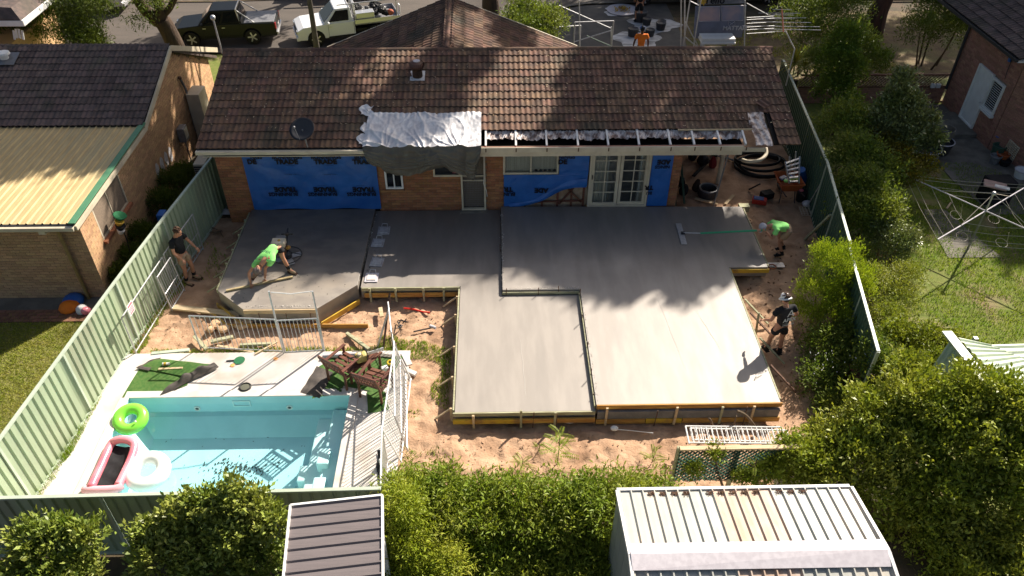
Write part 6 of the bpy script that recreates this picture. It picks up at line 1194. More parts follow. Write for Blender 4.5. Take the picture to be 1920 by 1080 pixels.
person('worker in dark clothes standing at the top of the driveway, cut by the photo edge',dict(pe=L_(0,0,.93),ch=L_(.02,0,1.28),nk=L_(.03,0,1.50),hd=L_(.05,0,1.60),shL=L_(0,.20,1.43),shR=L_(0,-.20,1.43),elL=L_(-.0,.28,1.14),elR=L_(.0,-.28,1.14),wrL=L_(.16,.22,.98),wrR=L_(.16,-.22,.98),hipL=L_(0,.10,.88),hipR=L_(0,-.10,.88),knL=L_(.02,.12,.50),knR=L_(.0,-.12,.50),anL=L_(0,.13,.09),anR=L_(0,-.13,.09),toL=L_(.18,.14,.05),toR=L_(.18,-.14,.05)),m_tblack,m_tblack,m_tblack,hair=m_hair,look=fx+V((0,0,-.5)),legcov=.95)
# ------------------------------------------------------------------ vehicles and things in the street
def car(name,label,cat_,loc,ang,paint,kind='dual',s=1.,L=5.2,W=1.86,extra=None):
    """x forward, y left; local frame mapped to the world"""
    T=thing(name,label,cat_,loc); R=Matrix.Rotation(ang,3,'Z'); o=V(loc)
    def X(x,y,z): return o+R@(V((x,y,z))*s)
    h=L/2
    prof={'dual':[(-h,.55),(-h,1.08),(-.55,1.12),(1.0,1.12),(h-.35,1.02),(h-.03,.86),(h,.5)],'single':[(-.35,.55),(-.35,1.12),(1.0,1.12),(h-.35,1.05),(h-.03,.9),(h,.5)],'hatch':[(-h,.5),(-h,.9),(-h+.15,1.0),(.9,1.0),(h-.3,.85),(h,.6),(h,.4)],'van':[(-h,.4),(-h,2.0),(1.2,2.1),(1.9,1.3),(h,1.0),(h,.4)]}[kind]
    fw_,rw_=h-.92,-h+1.25; rr=.40 if kind in('dual','single') else .34
    def arch(cx): return [(cx+rr*1.12*math.cos(a),.40+rr*1.12*math.sin(a)*1.02) for a in [math.pi*k/8 for k in range(9)]]
    bot=[p for p in arch(fw_) if p[1]>=.39]; bot2=arch(rw_) if kind!='single' else []
    poly=prof+[(h,.42)]+bot+bot2+([(prof[0][0],.42)])
    mb=MB(); hw=W/2
    def side(y,k): return [X(x,y*(1-.05*max(0,(z-.85))*2) if z>.9 else y,z) for x,z in poly]
    a_=side(hw,0); b2=side(-hw,0); mb.hull(a_,b2); mb.build('body',paint,T,bevel=.03*s)
    # inner wheel wells stay dark
    mb=MB(); mb.box(X(0,0,.5),(L*.9*s,(W-.3)*s,.3*s),R); mb.build('underbody',m_black,T)
    # cabin
    if kind!='van':
        x0,x1,x2,x3={'dual':(-.95,-.75,.55,1.25),'single':(-.30,-.22,.55,1.25),'hatch':(-h+.1,-h+.55,.1,1.1)}[kind]; zb,zt=(1.10,1.76) if kind!='hatch' else (.98,1.46); iw=hw-.06; it=hw-.24
        bl=[X(x0,iw,zb),X(x3,iw,zb),X(x3,-iw,zb),X(x0,-iw,zb)]; tl=[X(x1,it,zt),X(x2,it,zt),X(x2,-it,zt),X(x1,-it,zt)]
        mb=MB(); mb.hull(bl,tl); mb.build('cabin',paint,T,bevel=.04*s)
        def pane(nm,q,off=.012):
            c=sum((V(p) for p in q),V())/4; n=(V(q[1])-V(q[0])).cross(V(q[2])-V(q[0])).normalized(); ctr=X(.2,0,1.3)
            if n.dot(c-ctr)<0: n=-n
            mb=MB(); mb.add([V(p)+n*off*s for p in q],[(0,1,2,3)]); mb.build(nm,m_cglass,T)
        def on(f0,f1,g0,g1,sgn):   # side panes between fractions along and up
            def pt(f,g): 
                b=V((x0+(x3-x0)*f,sgn*iw,zb)); t=V((x1+(x2-x1)*f,sgn*it,zt)); q=b.lerp(t,g); return X(*q)
            return [pt(f0,g0),pt(f1,g0),pt(f1,g1),pt(f0,g1)]
        for sg in (1,-1):
            if kind=='dual' or kind=='hatch': pane('side_window',on(.06,.46,.12,.86,sg)); pane('side_window',on(.52,.90,.12,.86,sg))
            else: pane('side_window',on(.15,.86,.12,.86,sg))
            mb=MB(); mb.ball(X(x3-.25,sg*(hw+.10),zb+.08),V((.08,.12,.09))*s,8,6,R); mb.build('mirror',paint,T)
            for xd in ((-.0,.95) if kind=='dual' else (.9,)): mb=MB(); mb.box(X(xd,sg*(hw+.003),.95),(.16*s,.02*s,.035*s),R); mb.build('door_handle',m_alu,T)
            for xd in ((-.9,.05,1.02) if kind=='dual' else (1.02,-.3)): mb=MB(); mb.box(X(xd,sg*(hw+.001),.78),(.012*s,.008*s,.55*s),R); mb.build('door_gap',m_black,T)
            mb=MB(); mb.box(X(.1,sg*(hw-.01),.44),(1.9*s,.06*s,.07*s),R); mb.build('side_step',m_black,T)
        pane('windscreen',[X(x3-.06,iw*.9,zb+.06),X(x3-.06,-iw*.9,zb+.06),X(x2+.05,-it*.9,zt-.06),X(x2+.05,it*.9,zt-.06)],.03)
        pane('rear_window',[X(x0+.03,iw*.85,zb+.14),X(x0+.03,-iw*.85,zb+.14),X(x1-.03,-it*.85,zt-.1),X(x1-.03,it*.85,zt-.1)],.03)
    for sg in (1,-1):
        for wx in ((fw_,rw_)):
            c=X(wx,sg*(hw-.12),rr); Rx=R@Matrix.Rotation(math.pi/2,3,'X'); mb=MB(); mb.lathe(c,[(rr*.62*s,-.11*s),(rr*.93*s,-.12*s),(rr*s,-.08*s),(rr*s,.08*s),(rr*.93*s,.12*s),(rr*.62*s,.11*s)],24,Rx); w_=mb.build('wheel',m_black,T)
            mb=MB(); mb.lathe(c,[(rr*.62*s,-.09*s),(rr*.62*s,.09*s)],20,Rx); 
            for k in range(5): a=k*1.257; mb.box(c+Rx@V((rr*.33*math.cos(a)*s,rr*.33*math.sin(a)*s,-sg*.10*s)),(rr*.6*s,.07*s,.03*s),Rx@Matrix.Rotation(a,3,'Z'))
            mb.build('rim',m_alu,w_)
        mb=MB(); mb.box(X(h-.12,sg*(hw-.22),.80),(.28*s,.34*s,.16*s),R); mb.build('headlight',m_glassl,T,bevel=.03)
        if kind!='single': mb=MB(); mb.box(X(-h+.02,sg*(hw-.09),.92),(.06*s,.16*s,.32*s),R); mb.build('tail_light',m_redl,T)
    mb=MB(); mb.box(X(h+.01,0,.72),(.04*s,.9*s,.22*s),R); mb.build('grille',m_black,T); mb=MB(); mb.box(X(h-.02,0,.47),(.18*s,(W-.1)*s,.18*s),R); mb.build('front_bumper',paint if kind!='dual' else m_dkgrey,T,bevel=.03); 
    if kind!='single': mb=MB(); mb.box(X(-h,0,.52),(.16*s,(W-.12)*s,.16*s),R); mb.build('rear_bumper',m_alu if kind=='dual' else paint,T,bevel=.02); mb=MB(); mb.box(X(-h-.02,0,.75),(.012*s,.36*s,.10*s),R); mb.build('number_plate',m_white,T)
    if kind=='dual':
        mb=MB(); mb.box(X(-h+.82,0,1.10),(1.5*s,(W-.22)*s,.05*s),R); mb.build('tray_cover',m_grey,T,bevel=.01)
        mb=MB(); mb.tube([X(-.85,hw-.1,1.1),X(-.72,it,1.78),X(-.72,-it,1.78),X(-.85,-hw+.1,1.1)],.035*s,8); mb.tube([X(-.72,it,1.76),X(-1.55,hw-.1,1.12)],.03*s,8); mb.tube([X(-.72,-it,1.76),X(-1.55,-hw+.1,1.12)],.03*s,8); mb.build('sports_bar',m_galv,T)
    if extra: extra(T,X,R,s)
    return T
m_glassl=M('lamp_glass',(.6,.6,.58),None,rough=.1,metal=.3); m_redl=M('red_lamp',(.35,.01,.015),None,rough=.25)
m_pgreen=M('dark_olive_paint',(.008,.009,.007),None,rough=.4,spec=.25,coat=.12); m_pwhite=M('white_car_paint',(.78,.78,.78),None,rough=.25,coat=.5); m_pblack=M('black_car_paint',(.015,.015,.017),None,rough=.2,coat=.6); m_psilver=M('silver_car_paint',(.45,.46,.48),None,rough=.25,coat=.5,metal=.5)
c=(G(337,82)+G(516,74))/2; ang=math.pi+.06
def grd(px,py,dz=0): q=G(px,py); return q
u0=G(350,88); u1=G(512,80); CA=math.atan2(u0.y-u1.y,u0.x-u1.x)
cc=G(428,78); car('parked_ute','dark olive dual-cab ute with a hard tray cover parked at the kerb','ute',(cc.x,cc.y+.35,terr(cc.x,cc.y)-.02),CA,m_pgreen,'dual',.98)
def whiteute(T,X,R,s):
    mb=MB(); mb.box(X(-1.55,0,.92),(2.35*s,1.9*s,.06*s),R); mb.build('tray_floor',m_grey,T)
    for y in (.93,-.93): mb=MB(); mb.box(X(-1.55,y,1.02),(2.35*s,.03*s,.26*s),R); mb.build('tray_side',m_alu,T)
    mb=MB(); mb.box(X(-2.72,0,1.02),(.03*s,1.9*s,.26*s),R); mb.build('tailgate',m_alu,T)
    mb=MB()
    for k in range(7): mb.tube([X(-.42,-.85+.28*k,.95),X(-.42,-.85+.28*k,1.85)],.018*s,6)
    mb.tube([X(-.42,-.88,1.85),X(-.42,.88,1.85)],.03*s,8); mb.build('headboard',m_alu,T)
    mb=MB(); 
    for y in (.88,): mb.tube([X(.45,y,2.0),X(-2.75,y,2.0)],.03*s,8); mb.tube([X(-2.6,y,1.0),X(-2.6,y,2.0)],.03*s,8); mb.tube([X(-.42,y,1.0),X(-.42,y,2.0)],.03*s,8)
    mb.tube([X(-2.6,.88,2.0),X(-2.6,-.88,2.0)],.03*s,8); mb.tube([X(-.42,.88,2.0),X(-.42,-.88,2.0)],.03*s,8); mb.build('ladder_rack',m_galv,T)
    mb=MB(); mb.box(X(-1.6,.0,.66),(2.2*s,.8*s,.2*s),R); mb.build('chassis',m_black,T)
    mb=MB(); mb.box(X(-.95,.6,1.22),(.95*s,.5*s,.45*s),R); mb.build('tool_chest',m_alu,T,bevel=.02)
u0=G(560,84); u1=G(735,62); CB=math.atan2(u0.y-u1.y,u0.x-u1.x); cc=G(655,68)
WU=car('tray_ute','white single-cab ute with a loaded aluminium tray and ladder rack','ute',(cc.x-.1,cc.y,terr(cc.x,cc.y)-.02),CB,m_pwhite,'single',.98,extra=whiteute)
R=Matrix.Rotation(CB,3,'Z'); o=V((cc.x-.1,cc.y,terr(cc.x,cc.y)-.02))
rr=random.Random(2); mb=MB()
for k in range(16): mb.ball(o+R@V((rr.uniform(-2.5,-.6),rr.uniform(-.1,.6) if k%2 else rr.uniform(-.7,.2),rr.uniform(1.15,1.4))),V((rr.uniform(.18,.34),rr.uniform(.14,.26),rr.uniform(.10,.18))),9,6)
mb.v=[tuple(V(p)+V((rr.uniform(-1,1),rr.uniform(-1,1),rr.uniform(-1,1)))*.04) for p in mb.v]; tag(mb.build('load_heap',m_black),'heap of black netting and hose piled on the white ute tray','load')
mb=MB(); mb.ball(o+R@V((-2.25,.62,1.22)),V((.2,.16,.16)),10,7); tag(mb.build('orange_sack',M('faded_red_sack',(.45,.13,.07),(.3,.08,.05),6)),'faded red sack at the tail of the white ute tray','sack')
mb=MB(); mb.box(o+R@V((-2.75,.5,1.3)),(.08,.3,.5),R); tag(mb.build('white_sack',m_white,bevel=.03),'white bag hanging at the tail of the white ute','bag')
cc=G(150,22); car('parked_hatchback','silver and white hatchback across the road, half hidden by foliage','car',(cc.x,cc.y+.5,terr(cc.x,cc.y)-.02),math.pi*0+.03,m_psilver,'hatch',1.)
cc=G(30,35); car('parked_hatchback','white car at the far left behind the leaves','car',(cc.x-1.5,cc.y,terr(cc.x,cc.y)-.02),.03,m_pwhite,'hatch',1.)
def trailer(T,X,R,s): mb=MB(); mb.box(X(0,0,.62),(5.2*s,.05*s,.06*s),R); mb.build('red_sill',m_orange,T)
cc=G(650,-6); car('delivery_truck','orange-sided low truck cut off by the top photo edge','truck',(cc.x,cc.y+1.2,terr(cc.x,cc.y)-.02),.06,m_pwhite,'dual',1.05,L=6.,extra=None)
mb=MB(); a=G(552,8); b=G(660,4); mb.beam(a+V((0,0,.55)),b+V((0,0,.6)),.12,.08); tag(mb.build('rail',M('faded_orange_rail',(.55,.18,.08),None)),'faded orange rail along the truck at the top photo edge','rail')
cc=G(1300,6); car('parked_car','black car at the kerb beyond the shaded driveway','car',(cc.x-1.2,cc.y+.6,terr(cc.x,cc.y)-.02),.02,m_pblack,'hatch',1.0)
cc=G(1470,5); car('white_van','white van parked at the top edge behind the sign','van',(cc.x+.4,cc.y+.6,terr(cc.x,cc.y)-.02),.02,m_pwhite,'van',1.0,L=5.2)
# slender street pole by the verge
a=V((PY(594,95,33).x,33,terr(-7.5,33)-.1)); t=PY(571,-60,33); mb=MB(); mb.tube([a,a.lerp(t,.5),t],[.20,.12,.09],12); tag(mb.build('light_pole',M('weathered_pole',(.12,.10,.09),(.08,.07,.06),6,.9)),'weathered grey light pole standing before the white ute','pole')
# temporary mesh fencing and signs on the right of the front yard
def tfence(label,A,B,h,n=10,braces=()):
    A,B=V(A),V(B); F=thing('temporary_fence',label,'fence',(A+B)/2,'temporary fence panels in the front yard'); up=V((0,0,h))
    for p in (A,B): mb=MB(); mb.tube([p,p+up],.025,6); mb.build('post',m_galv,F)
    for t in (.03,1): mb=MB(); mb.tube([A+up*t,B+up*t],.02,6); mb.build('rail',m_galv,F)
    for a,b in braces: mb=MB(); mb.tube([a,b],.02,6); mb.build('brace',m_galv,F)
    return F
Yf=30.0
for i,(a,b,l) in enumerate((((1075,95),(1146,92),'low temporary fence with slanted brace left of the orange shirt'),((1280,92),(1300,90),'temporary fence bay left of the banner sign'),((1045,100),(1086,97),'temporary fence bay at the wing roof edge'))):
    A=PY(a[0],a[1],28.5+i); B=PY(b[0],b[1],28.8+i); tfence(l,(A.x,A.y,A.z-.3),(B.x,B.y,B.z-.3),1.4 if i!=1 else 2.6)
for i,(x0,y0,x1,y1,Y,l) in enumerate(((1048,10,1145,53,33,'long slanted galvanised brace above the driveway'),(1075,79,1146,57,29,'galvanised brace beside the dark bushes'),(1100,67,1158,92,29.5,'green slanted brace left of the orange shirt'),(1283,37,1316,100,30,'steep galvanised brace at the banner'),(1283,68,1310,90,29.6,'short lower brace at the banner'),(1294,2,1310,10,31,'thin brace at the top of the banner'),(1400,6,1440,28,32,'slanted rail right of the banner top'),(616,48,677,92,0,''))):
    if not l: continue
    mb=MB(); mb.tube([PY(x0,y0,Y),PY(x1,y1,Y)],.022,6); tag(mb.build('brace',m_galv if i!=2 else m_greenD),l,'brace','galvanised braces in the front yard')
for i,(px,l) in enumerate(((1277,'tall left scaffold pole beside the banner'),(1284,'second tall scaffold pole beside the banner'),(1146,'pole at the end of the low temporary fence'),(1086,'thin pole beyond the dark bushes'),(1397,'pole at the right edge of the banner'))):
    b=PY(px+3,96,29.5); t=PY(px,(-20,-20,50,0,0)[i],29.5); mb=MB(); mb.tube([(b.x,b.y,b.z-.5),t],.024,6); tag(mb.build('scaffold_pole',m_galv),l,'pole','scaffold poles in the front yard')
for i,yy in enumerate((30,34,41,48,53,60)): mb=MB(); mb.tube([PY(1400,yy+3,31),PY(1452,yy,31.4)],.010,6); tag(mb.build('fence_wire',m_galv),['topmost','second','third','fourth','fifth','lowest'][i]+' thin rail between the banner and the aerial','rail')
# banner
BN=thing('banner_sign','tall grey mesh banner printed with windows and a geometric logo','sign',(9.3,30.5,-.3))
q=[PY(1304,12,30.6),PY(1400,10,30.6),PY(1391,70,30.6),PY(1300,72,30.6)]
m_ban=M('banner_mesh',(.17,.19,.26),(.14,.16,.22),3,.7)
mb=MB(); mb.add([*q,*[p+V((0,.02,0)) for p in q]],[(0,3,2,1),(4,5,6,7),(0,1,5,4),(2,3,7,6),(0,4,7,3),(1,2,6,5)]); mb.build('sheet',m_ban,BN)
yf=30.585
def bpt(x,y): return PY(x,y,yf)
for (x0,y0,x1,y1) in ((1310,13,1350,40),(1352,11,1394,39)):
    A=[bpt(x0,y0),bpt(x1,y0-1),bpt(x1-1,y1-1),bpt(x0+1,y1)]; mb=MB(); mb.add(A,[(0,3,2,1)]); mb.build('pale_window',M('faded_picture%d'%x0,(.22,.24,.33),(.45,.33,.33),.8,.8,coord='World'),BN)
    mb=MB(); [mb.beam(A[k]+V((0,-.004,0)),A[(k+1)%4]+V((0,-.004,0)),.008,.05,up=(0,1,0)) for k in range(4)]; mb.build('window_border',m_cap,BN)
m_prt=M('pale_print',(.50,.51,.56),None)
mb=MB(); text_into(mb,'MATTAM',bpt(1378,53),(-1,0,0),(0,0,1),.24,bold=.006); mb.build('print',m_prt,BN)
mb=MB(); 
L_m=[(1366,49),(1366,40),(1372,45),(1378,40),(1378,49)]
for a,b in zip(L_m,L_m[1:]): mb.beam(bpt(*a),bpt(*b),.006,.035,up=(0,1,0))
mb.beam(bpt(1366,49),bpt(1378,40),.006,.03,up=(0,1,0)); mb.beam(bpt(1378,49),bpt(1366,40),.006,.03,up=(0,1,0)); mb.build('logo',m_prt,BN)
SG=thing('shop_sign','pale grey board reading Yello with a yellow splash above the banner','sign',(9.4,30.7,1)); q=[PY(1307,-14,30.75),PY(1396,-16,30.75),PY(1396,6,30.75),PY(1308,9,30.75)]
mb=MB(); mb.add([*q,*[p+V((0,.04,0)) for p in q]],[(0,3,2,1),(4,5,6,7),(0,1,5,4),(2,3,7,6),(0,4,7,3),(1,2,6,5)]); mb.build('board',m_grey,SG)
mb=MB(); text_into(mb,'Yello',PY(1340,1,30.72),(1,0,0),(0,0,1),.40,bold=.01); mb.build('print',m_blackp,SG)
c=PY(1319,2,30.72); mb=MB(); mb.add([c+V((.20*(1 if k%2 else .55)*math.cos(k*math.pi/7),0,.20*(1 if k%2 else .55)*math.sin(k*math.pi/7))) for k in range(14)],[tuple(range(14))]); mb.build('splash',m_plyY,SG)
# pallet of white blocks, small objects
c=PY(1345,70,30.0); bp_=thing('block_pallet','stack of white building blocks on a small table before the banner','pallet',(c.x,30,-.6))
mb=MB(); mb.box((c.x,30,c.z-.12),(1.35,.7,.05)); mb.build('table_top',m_white,bp_)
bm=MB().box((0,0,0),(.215,.30,.14)).mesh('block',m_white)
for i in range(6):
    for j in range(2): inst('block',bm,bp_,(c.x-.55+i*.22,29.85+j*.31,c.z-.02))
for sx_ in (-1,1): mb=MB(); mb.box((c.x+sx_*.55,30,c.z-.5),(.05,.5,.7)); mb.build('leg',m_galv,bp_)
c=G(1167,20); mh=thing('rubble_tray','round white tray of yellow debris on the far driveway','tray',c); mb=MB(); mb.lathe(c,[(.75,.01),(.78,.06),(.7,.05),(0,.04)],26); mb.build('tray',m_cap,mh)
crumbs('rubble',lambda r:(c.x+r.gauss(0,.22),c.y+r.gauss(0,.2),c.z+.1),70,.04,.10,m_plyY,'yellow rubble heaped on the round tray')
for i,(px,py,s) in enumerate(((1200,40,.32),(1212,47,.22),(1240,50,.20),(1238,56,.24),(1186,68,.25),(1218,68,.22))):
    c=G(px,py); mb=MB(); mb.lathe(c,[(s*.8,0),(s,s*1.4),(s*.95,s*1.5),(s*.5,s*1.3)],14); tag(mb.build('mixing_tub',m_dkgrey),['large dark tub behind the orange shirt','small dark tub right of the large one','round grey tub on the pale slurry','grey tub at the soil edge','dark tub left of the orange shirt','dark tub right of the orange shirt'][i],'tub')
# TV aerial at the right end of the house
AE=thing('tv_aerial','tall television aerial with many thin rods at the right end of the roof','aerial',(8.9,22.8,2.5))
b=PY(1490,92,22.9); t=PY(1465,17,22.9); mb=MB(); mb.tube([(b.x,b.y,b.z-1.2),b,PY(1473,58,22.9)],.02,6); mb.build('mast',m_galv,AE); mb=MB(); mb.tube([PY(1466,17,22.9),PY(1469,60,22.9)],.018,6); mb.build('boom',M('orange_boom',(.6,.2,.15),None),AE)
for i,(y,w0,w1) in enumerate(((17,-18,18),(23,-45,34),(27,-20,22),(31,-52,44),(34,-35,22),(39,-58,54),(46,-75,70),(52,-60,72),(58,-28,8))):
    mb=MB(); mb.tube([PY(1467+w0,y+abs(w0)*.03,22.9),PY(1467+w1,y+w1*.06,22.9)],.008,5); mb.build('element',m_galv,AE)
# rotary clothesline
hb=V((13.34,17.3,0)); CL=thing('rotary_clothesline','rotary clothesline with four arms and wires over the right lawn','clothesline',hb)
zc,zt=1.30,1.86; ctr=V((hb.x,hb.y,zc)); mb=MB(); mb.tube([hb,ctr],.028,10); mb.build('mast',m_grey,CL); mb=MB(); mb.tube([ctr,hb+V((0,0,zt))],.022,10); mb.ball(hb+V((0,0,zt)),.06,10,6); mb.build('inner_mast',m_galv,CL)
e0=P(1706,332,zc+.04); e1=P(1748,455,zc+.04); ends=[ctr+(e0-ctr).normalized()*2.35,ctr+(e1-ctr).normalized()*2.35]; ends+=[ctr-(ends[0]-ctr),ctr-(ends[1]-ctr)]
m_wire=M('line_wire',(.45,.40,.33),None,rough=.5)
for e in ends:
    mb=MB(); mb.tube([ctr,e],.018,8); mb.build('arm',m_cap,CL); mb=MB(); mb.tube([hb+V((0,0,zt)),ctr.lerp(e,.55)],.008,5); mb.build('stay',m_wire,CL)
for t in (1.,.88,.66,.44):
    for k in range(4): a=ctr.lerp(ends[k],t); b=ctr.lerp(ends[(k+1)%4],t); mb=MB(); mb.tube([a,a.lerp(b,.5)-V((0,0,.06)),b],.0055,4); mb.build('line',m_wire,CL)
for i,(px,py) in enumerate(((1792,403),(1804,443),(1878,455),(1863,411))):
    c=P(px,py,.9); mb=MB(); mb.torus(c,.15,.0035,26,5,Matrix.Rotation(.3,3,'X')); mb.tube([c+V((.15,0,0)),c+V((.1,.05,.3))],.005,4); tag(mb.build('peg_hoop',m_wire),['far left wire hoop hanging from the clothesline','near left wire hoop hanging from the clothesline','near right wire hoop under the clothesline','small wire hoop beside the clothesline mast'][i],'hoop')
# covered barbecue, pots and odds and ends in the right yard
c=P(1862,380,0); BQ=thing('barbecue','black covered barbecue with a pinkish lid behind the clothesline','barbecue',c); mb=MB(); mb.box(c+V((0,.1,.40)),(.8,.55,.8)); mb.build('cover',m_tblack,BQ,bevel=.05); q=P(1866,347,.95); mb=MB(); mb.box(q+V((0,0,0)),(.62,.42,.05),-.5); mb.build('lid',M('pink_lid',(.36,.24,.22),(.3,.2,.18),4,.5),BQ,bevel=.03); mb=MB(); mb.box(q+V((.12,-.16,.02)),(.4,.16,.05),-.5); mb.build('lid_panel',m_white,BQ,bevel=.02)
for i,(px,py,r,h,m_,l) in enumerate(((1728,290,.52,.40,m_tblack,'large shallow round planter with a pale rim'),(1758,280,.40,.45,m_dkgrey,'grey round planter behind the blue bucket'),(1760,272,.30,.75,m_concO,'birdbath-shaped pot on the round planter'),(1741,302,.20,.30,m_blueT,'small blue bucket among the pots'),(1671,334,.22,.30,m_cap,'pale pot on a stand under the large shrub'),(1866,288,.22,.42,m_greenD,'dark green bin at the cottage wall'),(1867,276,.22,.55,m_blueT,'blue tub on the dark green bin'),(1862,300,.18,.28,m_grey,'grey pot beside the terracotta pots'),(1875,297,.20,.3,m_or,'terracotta pot beside the white lattice'),(1882,305,.16,.2,m_tblack,'low black pot below the white lattice'),(1912,327,.24,.28,m_white,'white bucket on the paving at the right edge'))):
    c=P(px,py+6,0); T=thing('plant_pot' if i not in(5,6,10,3) else 'tub',l,'pot' if i not in(5,6,10,3) else 'bucket',c); mb=MB(); mb.lathe(c,[(r*.75,0),(r*.95,h*.9),(r,h),(r*.93,h),(r*.85,h*.8),(0,h*.78)],20); mb.build('pot',m_,T); mb=MB(); mb.torus(c+V((0,0,h)),r*.97,.02,24,6); mb.build('rim',m_cap if i in (0,1,10) else m_,T)
LT=thing('garden_lattice','small cream lattice panel leaning on the cottage wall','lattice',PX(1898,300,16.6))
a,b,c_,d=PX(1878,283,16.55),PX(1899,303,16.4),PX(1910,280,16.6),PX(1891,263,16.6)
a,b,c_,d=P(1880,285,.1),P(1897,304,.1),P(1911,278,.85),P(1894,262,.85)
for k in range(6): mb=MB(); mb.beam(a.lerp(b,k/5),d.lerp(c_,k/5),.02,.03); mb.build('lath',m_cream,LT)
for k in range(9): mb=MB(); mb.beam(a.lerp(d,k/8)+V((0,-.02,0)),b.lerp(c_,k/8)+V((0,-.02,0)),.02,.03); mb.build('lath',m_cream,LT)
mb=MB(); mb.beam(P(1775,391,.04),P(1783,380,.04),.05,.03); tag(mb.build('stick',m_pine),'pale stick on the lawn left of the clothesline mast','stick')
# toys and tubs behind the left house, kitchen bits at its window
for i,(px,py,s,m_,l) in enumerate(((131,577,.26,m_orange,'orange plastic shell toy on the brick path'),(138,566,.28,m_blueT,'blue plastic sheet heaped on the brick path'),(155,582,.15,m_white,'white and blue toy on the brick path'),(163,584,.12,m_pink,'red toy beside the fence on the brick path'))):
    c=P(px,py,.05); mb=MB(); mb.lathe(c,[(s*.9,-.04),(s,.04),(s*.8,.12),(s*.35,.17),(0,.18)],12,Matrix.Rotation(.2*i,3,'X')); tag(mb.build('toy',m_,smooth=True),l,'toy')
c=PX(222,425,LX+.25); WP=thing('window_planter','yellow and green pots clustered at the corner of the neighbour window','planter',c)
for dx,dz,m_,s in ((0,0,m_tblack,.13),(.02,.12,m_plyY,.12),(.15,.22,M('deep_green_bowl',(.02,.15,.06),None),.17),(-.05,-.1,m_white,.1)): mb=MB(); mb.lathe(c+V((.05,dx,dz)),[(s*.6,-.08),(s,.04),(s*.9,.05),(0,.0)],12,Matrix.Rotation(.4,3,'Y')); mb.build('pot',m_,WP)
mb=MB(); mb.tube([PX(228,425,LX+.3),PX(238,450,LX+.35),PX(245,475,LX+.4)],.015,5); mb.build('hose',m_black,WP)
mb=MB(); c=P(304,404,1.0); mb.box(c,(.2,.3,.2)); tag(mb.build('blue_box',m_blueT,bevel=.02),'small blue box behind the green fence beside the buff house','box')
# ------------------------------------------------------------------ vegetation
def foliage(name,lobes,n,L,mat,parent,seed=1,wid=.42,cl=8,spread=.11,upb=.45,inner=.35,aniso=None,bend=.2,kind=None,jag=.2):
    r=np.random.RandomState(seed); lo=np.array([(l[0],l[1],l[2],l[3],l[3],l[4] if len(l)>4 else l[3]) for l in lobes],float)
    k=max(1,n//cl); wgt=lo[:,3]**2; idx=r.choice(len(lo),k,p=wgt/wgt.sum()); d=r.normal(size=(k,3)); d/=np.linalg.norm(d,axis=1)[:,None]; d[:,2]=np.where(d[:,2]<-.5,-d[:,2],d[:,2])
    rad=1-inner*r.rand(k)**1.6; bumps=1+jag*1.5*(np.sin(d[:,0]*8+idx*2.1)*np.sin(d[:,1]*7+idx)+.6*np.sin(d[:,2]*9+idx*.7)*np.sin(d[:,0]*11+idx))+r.normal(0,.09,k)
    c=lo[idx,:3]+d*lo[idx,3:6]*(rad*bumps)[:,None]
    # thin out clusters buried in other lobes
    keep=np.ones(k,bool)
    for j in range(len(lo)):
        q=np.linalg.norm((c-lo[j,:3])/lo[j,3:6],axis=1); keep&=~((q<.62)&(idx!=j)&(r.rand(k)<.8))
    c,d=c[keep],d[keep]; k=len(c); P_=np.repeat(c,cl,0)+r.normal(0,spread,(k*cl,3))*np.array([1,1,.7]); od=np.repeat(d+r.normal(0,.35,d.shape),cl,0); m=len(P_)
    v=od*.55+r.normal(0,.55,(m,3))+np.array([0,0,upb]); 
    if aniso is not None: v+=np.array(aniso)
    v/=np.linalg.norm(v,axis=1)[:,None]; nn=np.array([0,0,1.])+r.normal(0,.55,(m,3)); s=np.cross(v,nn); s/=np.linalg.norm(s,axis=1)[:,None]+1e-9; nr=np.cross(s,v)
    ll=(L*r.uniform(.45,1.4,m))[:,None]; a=P_; b=P_+v*ll*.5+s*ll*wid*.5+nr*ll*.04; t=P_+v*ll-nr*ll*bend*.5; e=P_+v*ll*.5-s*ll*wid*.5+nr*ll*.04
    co=np.stack([a,b,t,e],1).reshape(-1,3); off=np.zeros(3); q=parent
    while q is not None: off+=np.array(q.location); q=q.parent
    co=co-off; me=bpy.data.meshes.new(name); me.vertices.add(4*m); me.vertices.foreach_set('co',co.ravel()); me.loops.add(4*m); me.loops.foreach_set('vertex_index',np.arange(4*m)); me.polygons.add(m); me.polygons.foreach_set('loop_start',np.arange(0,4*m,4)); me.materials.append(mat); me.update(); me.validate()
    o=bpy.data.objects.new(name,me); COL.objects.link(o); o.parent=parent
    if kind: o['kind']=kind
    return o
def ly(px,py,Y,r,rz=None): q=PY(px,py,Y); return (q.x,q.y,q.z,r,rz or r)
def plant(name,label,cat_,lobes,n,L,mat,seed,group=None,stems=5,stem_m=None,**k):
    c=np.mean([l[:3] for l in lobes],0); rad=max(.2,float(np.mean([l[3] for l in lobes]))); T=thing(name,label,cat_,(float(c[0]),float(c[1]),min(0.,terr(c[0],c[1]))),group)
    foliage('foliage',lobes,n,L,mat,T,seed,**k); r=random.Random(seed); mb=MB(); z0=terr(c[0],c[1])-.05
    for i in range(min(len(lobes),stems)):
        l=lobes[i*len(lobes)//min(len(lobes),stems)]; b=V((c[0]*.5+l[0]*.5+r.uniform(-.1,.1),c[1]*.5+l[1]*.5,z0)); t=V(l[:3]); mb.tube([b,b.lerp(t,.5)+V((r.uniform(-.1,.1),r.uniform(-.1,.1),.05)),t],[.03+.02*rad,.02+.012*rad,.01],7)
    mb.build('stem',stem_m or m_stem,T); return T
